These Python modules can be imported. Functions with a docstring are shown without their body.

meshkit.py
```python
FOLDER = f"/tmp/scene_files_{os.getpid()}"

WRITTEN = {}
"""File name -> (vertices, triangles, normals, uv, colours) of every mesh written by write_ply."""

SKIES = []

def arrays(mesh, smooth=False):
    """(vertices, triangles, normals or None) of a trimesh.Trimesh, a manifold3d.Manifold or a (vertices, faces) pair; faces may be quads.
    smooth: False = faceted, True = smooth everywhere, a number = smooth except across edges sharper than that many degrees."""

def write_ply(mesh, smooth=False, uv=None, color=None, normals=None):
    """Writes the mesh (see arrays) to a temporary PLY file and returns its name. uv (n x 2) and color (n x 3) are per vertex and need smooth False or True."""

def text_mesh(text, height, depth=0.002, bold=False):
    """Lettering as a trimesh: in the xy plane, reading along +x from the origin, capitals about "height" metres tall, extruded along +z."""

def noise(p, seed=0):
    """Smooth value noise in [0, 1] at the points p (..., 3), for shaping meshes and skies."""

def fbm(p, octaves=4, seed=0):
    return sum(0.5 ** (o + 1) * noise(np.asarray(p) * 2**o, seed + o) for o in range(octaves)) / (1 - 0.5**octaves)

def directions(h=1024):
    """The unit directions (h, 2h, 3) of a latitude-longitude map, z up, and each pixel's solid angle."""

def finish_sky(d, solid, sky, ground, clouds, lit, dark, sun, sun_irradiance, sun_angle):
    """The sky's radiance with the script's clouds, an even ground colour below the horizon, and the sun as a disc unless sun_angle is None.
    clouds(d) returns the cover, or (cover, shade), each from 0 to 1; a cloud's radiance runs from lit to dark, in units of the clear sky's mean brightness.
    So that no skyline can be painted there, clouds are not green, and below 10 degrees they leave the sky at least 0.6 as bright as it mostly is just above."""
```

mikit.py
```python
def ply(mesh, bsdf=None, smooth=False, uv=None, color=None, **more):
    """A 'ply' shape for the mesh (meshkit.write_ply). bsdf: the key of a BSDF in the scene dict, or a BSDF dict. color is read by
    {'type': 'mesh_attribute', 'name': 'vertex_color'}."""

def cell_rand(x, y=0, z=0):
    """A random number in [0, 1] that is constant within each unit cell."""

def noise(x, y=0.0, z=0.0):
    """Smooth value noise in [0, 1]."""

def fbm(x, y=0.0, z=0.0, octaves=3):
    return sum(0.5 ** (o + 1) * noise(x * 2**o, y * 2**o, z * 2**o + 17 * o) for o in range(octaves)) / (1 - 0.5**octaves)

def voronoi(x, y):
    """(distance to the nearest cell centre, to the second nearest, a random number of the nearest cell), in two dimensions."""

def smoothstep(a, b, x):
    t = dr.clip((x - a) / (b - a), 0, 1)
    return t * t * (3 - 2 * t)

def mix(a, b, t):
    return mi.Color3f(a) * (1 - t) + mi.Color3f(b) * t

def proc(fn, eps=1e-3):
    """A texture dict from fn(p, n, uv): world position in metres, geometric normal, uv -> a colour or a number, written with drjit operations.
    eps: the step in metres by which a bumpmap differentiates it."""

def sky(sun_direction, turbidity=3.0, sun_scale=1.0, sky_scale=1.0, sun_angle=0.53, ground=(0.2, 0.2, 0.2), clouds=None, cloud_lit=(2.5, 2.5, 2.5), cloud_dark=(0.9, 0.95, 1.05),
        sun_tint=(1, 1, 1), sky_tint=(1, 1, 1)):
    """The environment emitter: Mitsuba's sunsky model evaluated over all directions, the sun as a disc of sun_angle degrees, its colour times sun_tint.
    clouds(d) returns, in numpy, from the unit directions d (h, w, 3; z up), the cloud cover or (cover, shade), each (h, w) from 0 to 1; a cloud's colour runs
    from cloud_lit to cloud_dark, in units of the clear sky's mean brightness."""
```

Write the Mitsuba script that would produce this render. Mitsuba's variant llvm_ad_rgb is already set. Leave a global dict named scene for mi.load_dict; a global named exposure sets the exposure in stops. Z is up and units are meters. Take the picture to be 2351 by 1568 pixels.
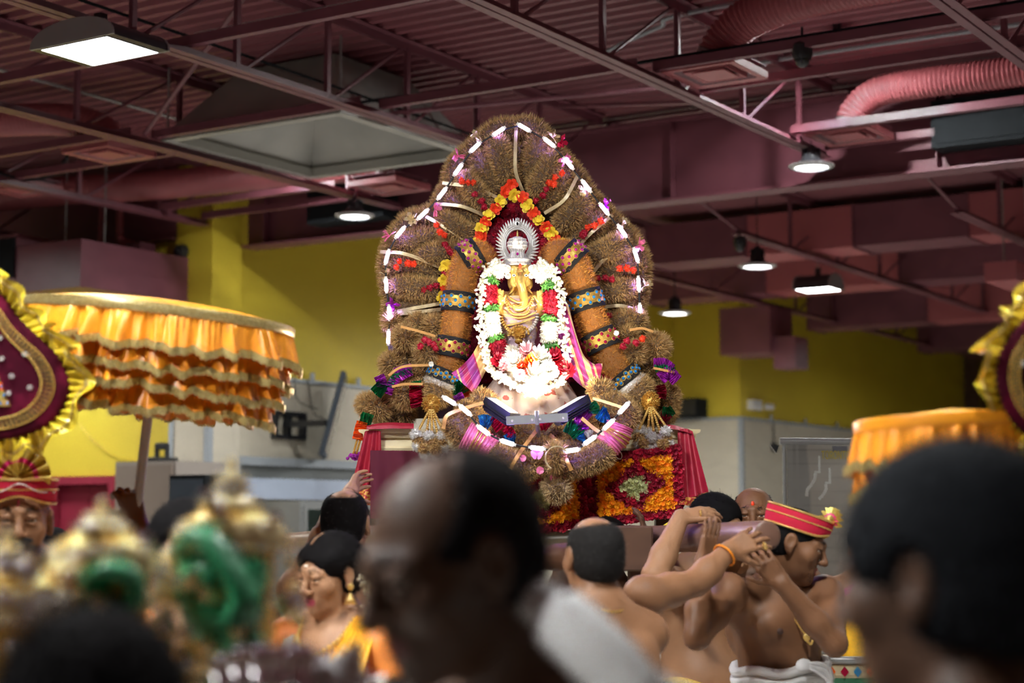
import math, random
import numpy as np, trimesh, mitsuba as mi, drjit as dr, mikit, meshkit
from mikit import proc, noise, fbm, smoothstep, mix, cell_rand, voronoi

# ---------------------------------------------------------------- camera, light, exposure
scene, labels = {}, {}
T = mi.ScalarTransform4f
FOC, CX, CY, CZ = 4000.0, 1175.5, 784.0, 1.64          # focal length and centre in pixels of the 2351 px frame, lens height
PITCH, YAW = math.atan((1194 - 784) / 4000.0), 0.571     # the camera looks up a little; the hall stands turned by YAW
exposure = 0.0
scene['camera'] = {'type': 'thinlens', 'fov': math.degrees(2 * math.atan(1175.5 / FOC)), 'fov_axis': 'x', 'near_clip': 0.1, 'far_clip': 200.0,
                   'aperture_radius': 0.0135, 'focus_distance': 7.0,
                   'to_world': T().look_at(origin=[0, 0, CZ], target=[0, math.cos(PITCH), CZ + math.sin(PITCH)], up=[0, 0, 1])}
BAY, FLOOD, STICK, IDOLF = 240.0, 2800.0, 70.0, 800.0         # radiance of high bays, of small floods, of the LED sticks, of the two idol floods
COOL, WARM = (0.98, 1.0, 0.97), (1.0, 0.83, 0.58)
U2, W2 = np.array([math.sin(YAW), math.cos(YAW)]), np.array([-math.cos(YAW), math.sin(YAW)])


def UW(u, w, z):
    """A point of the hall: u along the joists, w across them."""
    q = u * U2 + w * W2
    return np.array([q[0], q[1], z])


def P(px, py, y):
    """The point in the upright plane y metres ahead that is seen at a pixel of the photograph."""
    a, b = (px - CX) / FOC, -(py - CY) / FOC
    c, s = math.cos(PITCH), math.sin(PITCH)
    r = np.array([a, c - b * s, s + b * c])
    return r * (y / r[1]) + [0, 0, CZ]


RUW = np.array([[U2[0], W2[0], 0], [U2[1], W2[1], 0], [0, 0, 1.0]])     # columns: the hall's axes
R = np.random.default_rng(7)


# ---------------------------------------------------------------- names and entries
def numbered(name):
    if name not in USED:
        USED.add(name)
        return name
    k = 1
    while f'{name}_{k:03d}' in USED:
        k += 1
    USED.add(f'{name}_{k:03d}')
    return f'{name}_{k:03d}'


USED = set()
NEXT = {}


def thing(name, label, cat, group=None, kind=None):
    key = numbered(name)
    labels[key] = {'label': label}
    if cat:
        labels[key]['category'] = cat
    if group:
        labels[key]['group'] = group
    if kind:
        labels[key]['kind'] = kind
    return key


def put(key, mesh, bsdf, smooth=False, color=None, emit=None, **kw):
    d = mikit.ply(mesh, bsdf, smooth=smooth, color=color, **kw) if not (isinstance(mesh, dict)) else {**mesh}
    if emit is not None:
        rad, weight = emit
        d['emitter'] = {'type': 'area', 'radiance': {'type': 'rgb', 'value': [float(x) for x in rad]}, 'sampling_weight': float(weight)}
    scene[key] = d
    return key


def part(parent, name, mesh, bsdf, smooth=False, label=None, kind=None, **kw):
    base = parent + '__' + name
    k = NEXT.get(base, 0)
    key = base if k == 0 else f'{base}_{k:03d}'
    NEXT[base] = k + 1
    put(key, mesh, bsdf, smooth, **kw)
    if label or kind:
        labels[key] = {a: b for a, b in (('label', label), ('kind', kind)) if b}
    return key


def single(name, label, cat, mesh, bsdf, smooth=False, group=None, kind=None, **kw):
    key = thing(name, label, cat, group, kind)
    put(key, mesh, bsdf, smooth, **kw)
    return key


# ---------------------------------------------------------------- meshes: (vertices, triangles)
def V(*a):
    return np.array(a, float)


def unit(v):
    v = np.asarray(v, float)
    return v / (np.linalg.norm(v, axis=-1, keepdims=True) + 1e-12)


def quads(f):
    f = np.asarray(f, int)
    return np.vstack([f[:, [0, 1, 2]], f[:, [0, 2, 3]]])


def join(*ms):
    ms = [m for m in ms if m is not None and len(m[0])]
    at = np.cumsum([0] + [len(m[0]) for m in ms])
    return np.vstack([m[0] for m in ms]), np.vstack([np.asarray(m[1], int) + a for m, a in zip(ms, at)])


def tf(m, rot=None, loc=(0, 0, 0), s=1.0):
    v = np.asarray(m[0], float) * s
    if rot is not None:
        v = v @ np.asarray(rot).T
    f = m[1]
    if rot is not None and np.linalg.det(rot) < 0:
        f = np.asarray(f)[:, ::-1]
    return v + np.asarray(loc, float), f


BOXV = np.array([[x, y, z] for x in (-.5, .5) for y in (-.5, .5) for z in (-.5, .5)])
BOXF = np.array([[0, 1, 3], [0, 3, 2], [4, 6, 7], [4, 7, 5], [0, 4, 5], [0, 5, 1], [2, 3, 7], [2, 7, 6], [0, 2, 6], [0, 6, 4], [1, 5, 7], [1, 7, 3]])


def box(c, s, rot=None):
    return tf((BOXV * np.asarray(s, float), BOXF), rot, c)


def hbox(u0, u1, w0, w1, z0, z1):
    """A box along the hall's axes."""
    return tf((BOXV * [u1 - u0, w1 - w0, z1 - z0], BOXF), RUW, UW((u0 + u1) / 2, (w0 + w1) / 2, (z0 + z1) / 2))


def rbox(c, s, b, rot=None):
    """A box with chamfered edges."""
    h = np.asarray(s, float) / 2
    v = np.array([[sx * (h[0] - (b if k != 0 else 0)), sy * (h[1] - (b if k != 1 else 0)), sz * (h[2] - (b if k != 2 else 0))]
                  for k in range(3) for sx in (-1, 1) for sy in (-1, 1) for sz in (-1, 1)])
    m = trimesh.convex.convex_hull(v)
    return tf((np.array(m.vertices), np.array(m.faces)), rot, c)


def frames(p, closed=False, up=None):
    p = np.asarray(p, float)
    t = np.roll(p, -1, 0) - np.roll(p, 1, 0) if closed else np.gradient(p, axis=0)
    t = unit(t)
    a = np.zeros_like(p)
    ref = np.array(up if up is not None else ([0, 0, 1.0] if abs(t[0][2]) < .9 else [1.0, 0, 0]))
    for i in range(len(p)):
        ref = ref - t[i] * (ref @ t[i])
        ref = ref / (np.linalg.norm(ref) + 1e-12)
        a[i] = ref
    return t, a, np.cross(t, a)


def tube(p, r, n=8, closed=False, caps=True, up=None, flat=1.0):
    """A swept circle (flat < 1 squeezes it along the up direction); r may vary along the way."""
    p = np.asarray(p, float)
    t, a, b = frames(p, closed, up)
    ang = np.arange(n) * 2 * math.pi / n
    rr = np.broadcast_to(np.asarray(r, float), (len(p),))[:, None, None]
    v = p[:, None] + rr * (np.cos(ang)[None, :, None] * a[:, None] * flat + np.sin(ang)[None, :, None] * b[:, None])
    m = len(p)
    i, j = np.meshgrid(np.arange(m if closed else m - 1), np.arange(n), indexing='ij')
    k = (i + 1) % m
    f = quads(np.stack([i * n + j, i * n + (j + 1) % n, k * n + (j + 1) % n, k * n + j], -1).reshape(-1, 4))
    v = v.reshape(-1, 3)
    if caps and not closed:
        v = np.vstack([v, p[:1], p[-1:]])
        q = np.arange(n)
        f = np.vstack([f, np.stack([q * 0 + m * n, (q + 1) % n, q], 1), np.stack([q * 0 + m * n + 1, (m - 1) * n + q, (m - 1) * n + (q + 1) % n], 1)])
    return v, f


def rod(a, b, r, n=8):
    return tube(np.array([a, b], float), r, n)


def curve(pts, n=24):
    """A Catmull-Rom curve through the points."""
    p = np.asarray(pts, float)
    q = np.vstack([2 * p[0] - p[1], p, 2 * p[-1] - p[-2]])
    t = np.linspace(0, len(p) - 1, n)
    i = np.minimum(t.astype(int), len(p) - 2)
    s = (t - i)[:, None]
    a, b, c, d = q[i], q[i + 1], q[i + 2], q[i + 3]
    return .5 * (2 * b + (c - a) * s + (2 * a - 5 * b + 4 * c - d) * s ** 2 + (3 * b - a - 3 * c + d) * s ** 3)


def lathe(prof, n=28, rot=None, loc=(0, 0, 0), flute=None):
    """Turned about z; prof = [(r, z), ...] from bottom to top."""
    pr = np.asarray(prof, float)
    a = np.arange(n) * 2 * math.pi / n
    k = np.ones(n) if flute is None else 1 + flute[1] * np.cos(flute[0] * a)
    v = np.stack([pr[:, None, 0] * np.cos(a) * k, pr[:, None, 0] * np.sin(a) * k, np.broadcast_to(pr[:, None, 1], (len(pr), n))], -1).reshape(-1, 3)
    i, j = np.meshgrid(np.arange(len(pr) - 1), np.arange(n), indexing='ij')
    f = quads(np.stack([i * n + j, i * n + (j + 1) % n, (i + 1) * n + (j + 1) % n, (i + 1) * n + j], -1).reshape(-1, 4))
    return tf((v, f), rot, loc)


_ico = {}


def ell(c, r, rot=None, sub=2):
    if sub not in _ico:
        m = trimesh.creation.icosphere(subdivisions=sub)
        _ico[sub] = (np.array(m.vertices), np.array(m.faces))
    return tf((_ico[sub][0] * np.asarray(r, float), _ico[sub][1]), rot, c)


def grid(fn, nu, nv, closed_u=False, flip=False):
    """fn(u, v) -> points (nu, nv, 3) for u, v in 0..1."""
    u, v = np.meshgrid(np.arange(nu) / (nu if closed_u else nu - 1), np.linspace(0, 1, nv), indexing='ij')
    p = np.stack(fn(u, v), -1).reshape(-1, 3)
    i, j = np.meshgrid(np.arange(nu if closed_u else nu - 1), np.arange(nv - 1), indexing='ij')
    k = (i + 1) % nu
    f = quads(np.stack([i * nv + j, k * nv + j, k * nv + j + 1, i * nv + j + 1], -1).reshape(-1, 4))
    return p, f[:, ::-1] if flip else f


def poly(pts, depth, rot=None, loc=(0, 0, 0)):
    """A plane outline (x, y) extruded along z by depth."""
    from shapely.geometry import Polygon
    g = Polygon(pts).buffer(0)
    ms = [trimesh.creation.extrude_polygon(q, depth, engine='earcut') for q in getattr(g, 'geoms', [g])]
    return tf(join(*[(np.array(m.vertices), np.array(m.faces)) for m in ms]), rot, loc)


def ribbon(p, nrm, width, thick=.002):
    """A flat band along p with its face towards nrm."""
    p = np.asarray(p, float)
    t = unit(np.gradient(p, axis=0))
    n = unit(np.broadcast_to(np.asarray(nrm, float), p.shape))
    n = unit(n - t * (n * t).sum(-1, keepdims=True))
    s = np.cross(t, n)
    w = np.broadcast_to(np.asarray(width, float), (len(p),))[:, None] / 2
    v = np.stack([p + s * w + n * thick, p - s * w + n * thick, p - s * w - n * thick, p + s * w - n * thick], 1).reshape(-1, 3)
    m = len(p)
    i, j = np.meshgrid(np.arange(m - 1), np.arange(4), indexing='ij')
    f = quads(np.stack([i * 4 + j, i * 4 + (j + 1) % 4, (i + 1) * 4 + (j + 1) % 4, (i + 1) * 4 + j], -1).reshape(-1, 4))
    return v, np.vstack([f, [[0, 3, 2], [0, 2, 1]], np.array([[0, 1, 2], [0, 2, 3]]) + 4 * (m - 1)])


def look_rot(z, up=(0, 0, 1)):
    """Columns x, y, z with z along the given direction and y as near up as it goes."""
    z = unit(z)
    x = np.cross(up, z)
    x = unit(x) if np.linalg.norm(x) > 1e-6 else V(1, 0, 0)
    return np.stack([x, np.cross(z, x), z], 1)


def blades(pts, dirs, length, width, rg, spread=.35, curl=0.0):
    """Thin pointed fibres: one triangle each."""
    n = len(pts)
    d = unit(dirs + spread * rg.normal(size=(n, 3)))
    s = unit(np.cross(d, rg.normal(size=(n, 3))))
    L = (length * rg.uniform(.6, 1.25, n))[:, None]
    tip = pts + d * L + curl * L * rg.normal(size=(n, 3)) * .3
    w = width * rg.uniform(.7, 1.3, n)[:, None]
    v = np.stack([pts - s * w, pts + s * w, tip], 1).reshape(-1, 3)
    return v, np.arange(3 * n).reshape(-1, 3)


def on_mesh(m, n, rg):
    """n random points of the mesh, with their face normals."""
    v, f = np.asarray(m[0]), np.asarray(m[1])
    a, b, c = v[f[:, 0]], v[f[:, 1]], v[f[:, 2]]
    cr = np.cross(b - a, c - a)
    ar = np.linalg.norm(cr, axis=1)
    i = rg.choice(len(f), n, p=ar / ar.sum())
    r1, r2 = np.sqrt(rg.random(n))[:, None], rg.random(n)[:, None]
    return a[i] * (1 - r1) + b[i] * r1 * (1 - r2) + c[i] * r1 * r2, unit(cr[i])


# ---------------------------------------------------------------- materials
def rgb(*c):
    return {'type': 'rgb', 'value': [float(x) for x in c]}


def mat(name, color, rough=.6, metal=0.0, **kw):
    col = color if isinstance(color, dict) else rgb(*color)
    scene[name] = {'type': 'twosided', 'bsdf': {'type': 'principled', 'base_color': col, 'roughness': float(rough), 'metallic': float(metal), **kw}}
    return name


VC = {'type': 'mesh_attribute', 'name': 'vertex_color'}
mat('vc_matte', VC, .8)
mat('vc_hair', VC, .8, specular=.02)
mat('vc_satin', VC, .38)
mat('vc_skin', VC, .5, specular=.3)
mat('vc_gold', VC, .28, 1.0)


def stained(a, b, k, c=.5):
    return lambda p, n, uv: mix(a, b, smoothstep(c - .25, c + .25, fbm(p.x * k, p.y * k, p.z * k)))


mat('red_steel', proc(stained((.160, .050, .067), (.13, .041, .056), 3.0)), .42)
mat('red_deck', proc(stained((.185, .049, .063), (.15, .041, .054), 1.2)), .5)
mat('red_duct', (.34, .09, .10), .40)
mat('dark_black', (.012, .014, .016), .85, specular=.1)
mat('black_plastic', (.016, .017, .02), .35)
mat('grey_steel', (.36, .37, .37), .4, .6)
mat('galvanised', proc(stained((.42, .41, .38), (.33, .33, .31), 2.5)), .5, .25)
mat('grey_trim', (.30, .33, .36), .5)
mat('yellow_paint', proc(stained((.66, .51, .04), (.60, .455, .035), .8)), .6)
mat('cream_paint', (.64, .61, .50), .6)
mat('red_paint', (.20, .016, .034), .6, specular=.2)
mat('white_plastic', (.75, .75, .73), .4)


def marble(p, n, uv):
    q = p.x * 1.3 + p.y * .9 + p.z * 1.7 + 1.6 * fbm(p.x * 1.5, p.y * 1.5, p.z * 1.5)
    vein = smoothstep(.42, .5, dr.abs(q - dr.floor(q) - .5))
    return mix((.58, .53, .43), (.50, .455, .37), .65 * fbm(p.x * 4, p.y * 4, p.z * 9) + .35 * vein)


mat('marble', proc(marble), .3)
mat('concrete', proc(stained((.42, .40, .37), (.33, .31, .29), 2.0)), .35)
mat('lamp_glass', (.9, .9, .9), .4)
mat('dark_wood', proc(stained((.10, .052, .034), (.065, .034, .024), 9.0)), .35)
mat('beige_wood', (.30, .24, .16), .5)
# ================================================================ the hall
def wall(name, mesh, bsdf):
    put(name, mesh, bsdf)
    labels[name] = {'kind': 'structure'}
    USED.add(name)
    return name


wall('floor', hbox(-9, 34.2, -15, 16.2, -.12, 0), 'concrete')


def deck():
    """Corrugated roof deck: ribs run across the joists."""
    us = []
    for k in range(int(43.2 / .152)):
        u = -9 + k * .152
        us += [(u, 4.965), (u + .05, 4.965), (u + .072, 5.005), (u + .13, 5.005)]
    us = np.array(us + [(34.2, 4.965)])
    lo = np.array([UW(u, -15, z) for u, z in us])
    hi = np.array([UW(u, 16.2, z) for u, z in us])
    n = len(us)
    i = np.arange(n - 1)
    return np.vstack([lo, hi]), quads(np.stack([i, i + 1, n + i + 1, n + i], 1))


wall('ceiling', deck(), 'red_deck')
wall('wall_front', hbox(-9.2, -9, -15, 16.2, 0, 5.2), 'cream_paint')
wall('wall_side', hbox(-9, 34.2, -15.2, -15, 0, 5.2), 'yellow_paint')
wall('wall_far', hbox(34.2, 34.4, -15, 11.3, 0, 5.2), 'yellow_paint')
wall('wall_left', join(hbox(12.02, 12.3, 13.13, 16.2, 0, 5.0), hbox(12.02, 12.3, 11.4, 12.2, 0, 5.0), hbox(12.02, 12.3, 12.2, 13.13, 2.06, 5.0)), 'yellow_paint')
wall('wall_outer', hbox(-9, 12.02, 16, 16.2, 0, 5.0), 'cream_paint')
wall('wall_column', hbox(11.94, 12.34, 10.97, 11.42, 0, 4.96), 'yellow_paint')
part('wall_column', 'marble_panel', hbox(11.96, 12.34, 10.955, 10.972, .01, 3.0), 'marble')
wall('wall_back', hbox(12.34, 21.5, 11.15, 11.35, 0, 5.0), 'yellow_paint')
wall('wall_return', hbox(21.52, 21.7, 10.15, 11.35, 0, 5.0), 'yellow_paint')
wall('wall_right', hbox(21.7, 34.2, 10.15, 10.35, 0, 5.0), 'yellow_paint')
wall('wall_pilaster', hbox(31.0, 31.5, 9.9, 10.15, 0, 5.0), 'dark_wood')
# marble cladding: single panels with open joints, a cap rail with clips
u = 12.38
for w_ in (1.0, 1.5, 1.5, 1.5, 1.5, 1.5, .58):
    part('wall_back', 'marble_panel', hbox(u + .004, u + w_ - .006, 11.128, 11.152, .01, 3.0), 'marble')
    u += w_
for k in range(1):
    part('wall_return', 'marble_panel', hbox(21.495, 21.522, 10.16, 11.14, .01, 3.0), 'marble')
for k in range(8):
    part('wall_right', 'marble_panel', hbox(21.5 + 1.5 * k + .005, 23.0 + 1.5 * k - .005, 10.125, 10.152, .01, 3.0), 'marble')
part('wall_column', 'marble_panel', hbox(11.915, 11.942, 11.0, 11.4, .01, 3.0), 'marble')
for i, m in enumerate((hbox(12.34, 21.5, 11.10, 11.15, 3.0, 3.035), hbox(21.47, 21.52, 10.12, 11.15, 3.0, 3.035), hbox(21.47, 33.5, 10.10, 10.15, 3.0, 3.035),
                       hbox(21.47, 21.53, 10.10, 10.16, 0, 3.0), hbox(11.90, 11.94, 11.39, 11.44, 0, 3.05), hbox(11.90, 11.96, 10.94, 11.0, 0, 3.05),
                       hbox(11.94, 12.36, 10.94, 10.98, 3.0, 3.035))):
    wall(f'trim_{i + 1}', m, 'grey_trim')
for k in range(12):
    u_ = 12.8 + .75 * k
    part('trim_1', 'clip', hbox(u_, u_ + .05, 11.09, 11.11, 3.03, 3.11), 'grey_trim')
for k in range(9):
    u_ = 22.4 + 1.2 * k
    part('trim_3', 'clip', hbox(u_, u_ + .05, 10.09, 10.11, 3.03, 3.11), 'grey_trim')
# red double door in the yellow wall
put('door_1', join(hbox(12.1, 12.16, 12.28, 12.66, 0, 1.98), hbox(12.1, 12.16, 12.67, 13.05, 0, 1.98)), 'red_paint')
labels['door_1'] = {'kind': 'structure'}
part('door_1', 'door_frame', join(hbox(11.97, 12.2, 12.2, 12.28, 0, 2.06), hbox(11.97, 12.2, 13.05, 13.13, 0, 2.06), hbox(11.97, 12.2, 12.2, 13.13, 1.985, 2.06)), 'red_paint')
part('door_1', 'handle', hbox(12.05, 12.09, 12.6, 12.63, .9, 1.2), 'grey_steel')


# ---------------------------------------------------------------- roof steel
def angle_pair(w, u0, u1, z, up=True, leg=.048, gap=.014, th=.006):
    """Two steel angles back to back with a gap between them."""
    s = 1 if up else -1
    ms = []
    for k in (-1, 1):
        a, b = sorted((w + k * gap / 2, w + k * (gap / 2 + leg)))
        ms.append(hbox(u0, u1, a, b, *sorted((z, z + s * th))))
        a, b = sorted((w + k * gap / 2, w + k * (gap / 2 + th)))
        ms.append(hbox(u0, u1, a, b, *sorted((z + s * th, z + s * leg))))
    return join(*ms)


def joist(label, w, u0, u1, anchor, step, ub0=None, ub1=None, zb=4.36):
    t = thing('roof_joist', label, 'steel joist', 'open web joists under the roof deck')
    part(t, 'bottom_chord', angle_pair(w, ub0 if ub0 is not None else u0, ub1 if ub1 is not None else u1, zb, leg=.055), 'red_steel')
    part(t, 'top_chord', angle_pair(w, u0, u1, 4.96, up=False, leg=.06), 'red_steel')
    lo, hi = (ub0 if ub0 is not None else u0), (ub1 if ub1 is not None else u1)
    k0 = int(math.ceil((lo + .05 - anchor) / step))
    u_ = anchor + k0 * step
    while u_ < hi - .03:
        part(t, 'web_post', hbox(u_ - .018, u_ + .018, w - .016, w + .016, zb + .006, 4.93), 'red_steel')
        if u_ + step < u1 + .3:
            part(t, 'web_diagonal', rod(UW(u_ + .06, w, zb + .03), UW(min(u_ + step - .05, u1), w, 4.92), .0135, 6), 'red_steel')
        u_ += step
    if ub0 is not None:
        part(t, 'web_diagonal', rod(UW(ub0 + .1, w, zb + .03), UW(u0 + .05, w, 4.9), .016, 6), 'red_steel')
    return t


JL = [('steel joist over the big rectangular LED lamp, crossing above the grey hood', 7.05, 6.98, .88), ('steel joist running from top centre to the round lamp beside the lit flexible duct', 5.02, 8.81, .97),
      ('steel joist crossing the top right corner of the photo', 2.93, 8.0, .92), ('steel joist ending at the round lamp left of the arch', 9.02, 8.41, 1.02),
      ('steel joist nearest the yellow left wall', 11.06, 8.4, .98)]
for lb, w_, an, st in JL:
    joist(lb, w_, -6, 12.35, an, st, ub1=12.2)
joist('steel joist beyond the yellow left wall edge', 13.1, -6, 12.0, 8.3, .95, ub1=11.8)
for w_ in (.9, -1.1):
    joist(f'steel joist out of the picture, {"first" if w_ > 0 else "second"} from the top right corner', w_, -6, 12.35, 8.3, .95, ub1=12.2)
for lb, w_ in (('joist behind the deep beam, starting right of the white clip at far right', 4.95), ('joist behind the deep beam, starting at the small dome camera', 7.1), ('joist behind the deep beam, just right of the arch', 9.22),
               ('joist behind the deep beam beyond the right fan', 2.9)):
    joist(lb, w_, 12.55, 31, 15.05, 1.25, ub0=15.03)

# the deep plate girder and the beam over the left wall
g = thing('steel_girder', 'deep red steel girder crossing behind the flower arch', 'steel girder')
part(g, 'web', hbox(12.42, 12.44, -8, 10.96, 4.22, 4.86), 'red_steel')
part(g, 'bottom_flange', hbox(12.32, 12.54, -8, 10.96, 4.2, 4.222), 'red_steel')
part(g, 'top_flange', hbox(12.32, 12.54, -8, 10.96, 4.858, 4.88), 'red_steel')
for w_ in (10.7, 8.6, 6.4, 4.2, 2.0):
    part(g, 'stiffener', hbox(12.34, 12.52, w_, w_ + .012, 4.222, 4.858), 'red_steel')
g = thing('steel_beam', 'red steel beam along the top of the yellow left wall', 'steel beam')
part(g, 'web', hbox(11.96, 11.98, 11.43, 16, 4.29, 4.86), 'red_steel')
part(g, 'bottom_flange', hbox(11.88, 12.02, 11.43, 16, 4.27, 4.29), 'red_steel')
part(g, 'top_flange', hbox(11.88, 12.02, 11.43, 16, 4.86, 4.88), 'red_steel')
# painted rectangular ducts through the joists of the second bay
for (u_, w0, w1, z0, lb) in ((16.75, 3.0, 9.0, 4.43, 'long red rectangular duct behind the deep girder, with pale patches underneath'), (19.6, 2.0, 10.6, 4.43, 'second red rectangular duct further back'),
                             (22.6, 1.0, 9.6, 4.3, 'red rectangular duct before the yellow right wall'), (26.5, .5, 9.4, 4.3, 'last red rectangular duct over the yellow right wall')):
    t = thing('rectangular_duct', lb, 'air duct', 'red rectangular ducts')
    n = 5
    for k in range(n):
        a, b = w0 + (w1 - w0) * k / n, w0 + (w1 - w0) * (k + 1) / n
        part(t, 'duct_section', hbox(u_, u_ + .6, a + .006, b - .006, z0, 4.86), 'red_duct' if k % 2 else 'red_steel')
        part(t, 'seam_flange', hbox(u_ - .02, u_ + .62, b - .008, b + .008, z0 - .02, 4.87), 'red_steel')
# bridging angles across the joists
BR = [(9.27, 5.04, 7.03, 'bridging bar before the hood, right half'), (9.12, 7.07, 9.0, 'bridging bar under the grey hood edge'), (8.95, 9.04, 11.04, 'bridging bar at far left above the square vent'),
      (9.62, 9.04, 13.0, 'bridging bar at far left below the square vent'), (9.40, -1, 5.0, 'bridging bar carrying the camera and the small flood'), (10.05, -1, 5.0, 'bridging bar below the first right vent'),
      (11.50, -1, 5.0, 'brightly lit bridging bar under the flexible duct'), (12.14, -1, 5.0, 'lower lit bridging bar right of the second vent'), (11.32, 9.04, 11.04, 'white lit bridging bar left of the arch'),
      (11.86, 9.04, 11.04, 'pink lit bridging bar left of the arch'), (7.4, -1, 11.0, 'bridging bar near the top of the photo')]
for u_, a, b, lb in BR:
    single('bridging_bar', lb, 'bridging bar', join(hbox(u_, u_ + .006, a, b, 4.425, 4.48), hbox(u_, u_ + .05, a, b, 4.42, 4.426)), 'red_steel', group='bridging bars between the joists')
# cross bracing rods and conduits
for a, b, lb in ((UW(8.0, 7.1, 4.9), UW(9.0, 8.95, 4.42), 'sway rod left of the hood'), (UW(10.3, 5.1, 4.42), UW(11.6, 7.0, 4.9), 'sway rod behind the top of the arch'), (UW(9.5, 7.1, 4.44), UW(11.7, 5.0, 4.9), 'sway rod right of the hood')):
    single('brace_rod', lb, 'brace', rod(a, b, .016, 6), 'red_steel', group='sway rods')
for pts, r, m, lb in (([UW(7.6, 9.85, 4.9), UW(9.4, 9.84, 4.9), UW(10.7, 9.86, 4.9)], .013, 'grey_steel', 'pale straight conduit at far left under the deck'),
                      ([UW(8.5, 2, 4.9), UW(8.5, 8, 4.9)], .011, 'grey_steel', 'thin conduit high over the hood'),
                      ([UW(9.9, 1.5, 4.92), UW(9.9, 4.8, 4.92), UW(10.05, 5.3, 4.9), UW(10.3, 5.9, 4.86)], .016, 'grey_trim', 'bent conduit left of the upper flexible duct'),
                      ([UW(11.4, 2.5, 4.93), UW(11.35, 5.2, 4.93), UW(11.5, 5.5, 4.85)], .016, 'grey_trim', 'bent conduit behind the lit joist'),
                      ([UW(9.44, -1, 4.50), UW(9.44, 5.6, 4.5), UW(9.4, 7.2, 4.52), UW(9.3, 7.6, 4.46)], .012, 'dark_black', 'black cable strapped to the bridging bar'),
                      ([UW(6.6, 7.08, 4.5), UW(8.5, 7.1, 4.5), UW(11.9, 7.12, 4.47)], .010, 'dark_black', 'black cable on the joist over the hood'),
                      ([UW(8.6, 11.0, 4.5), UW(9.8, 11.02, 4.44), UW(10.1, 10.9, 4.7), UW(10.2, 10.9, 4.9)], .012, 'dark_black', 'black cable on the left joist')):
    single('conduit', lb, 'conduit', tube(curve(pts, 24), r, 6), m, 30)


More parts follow.
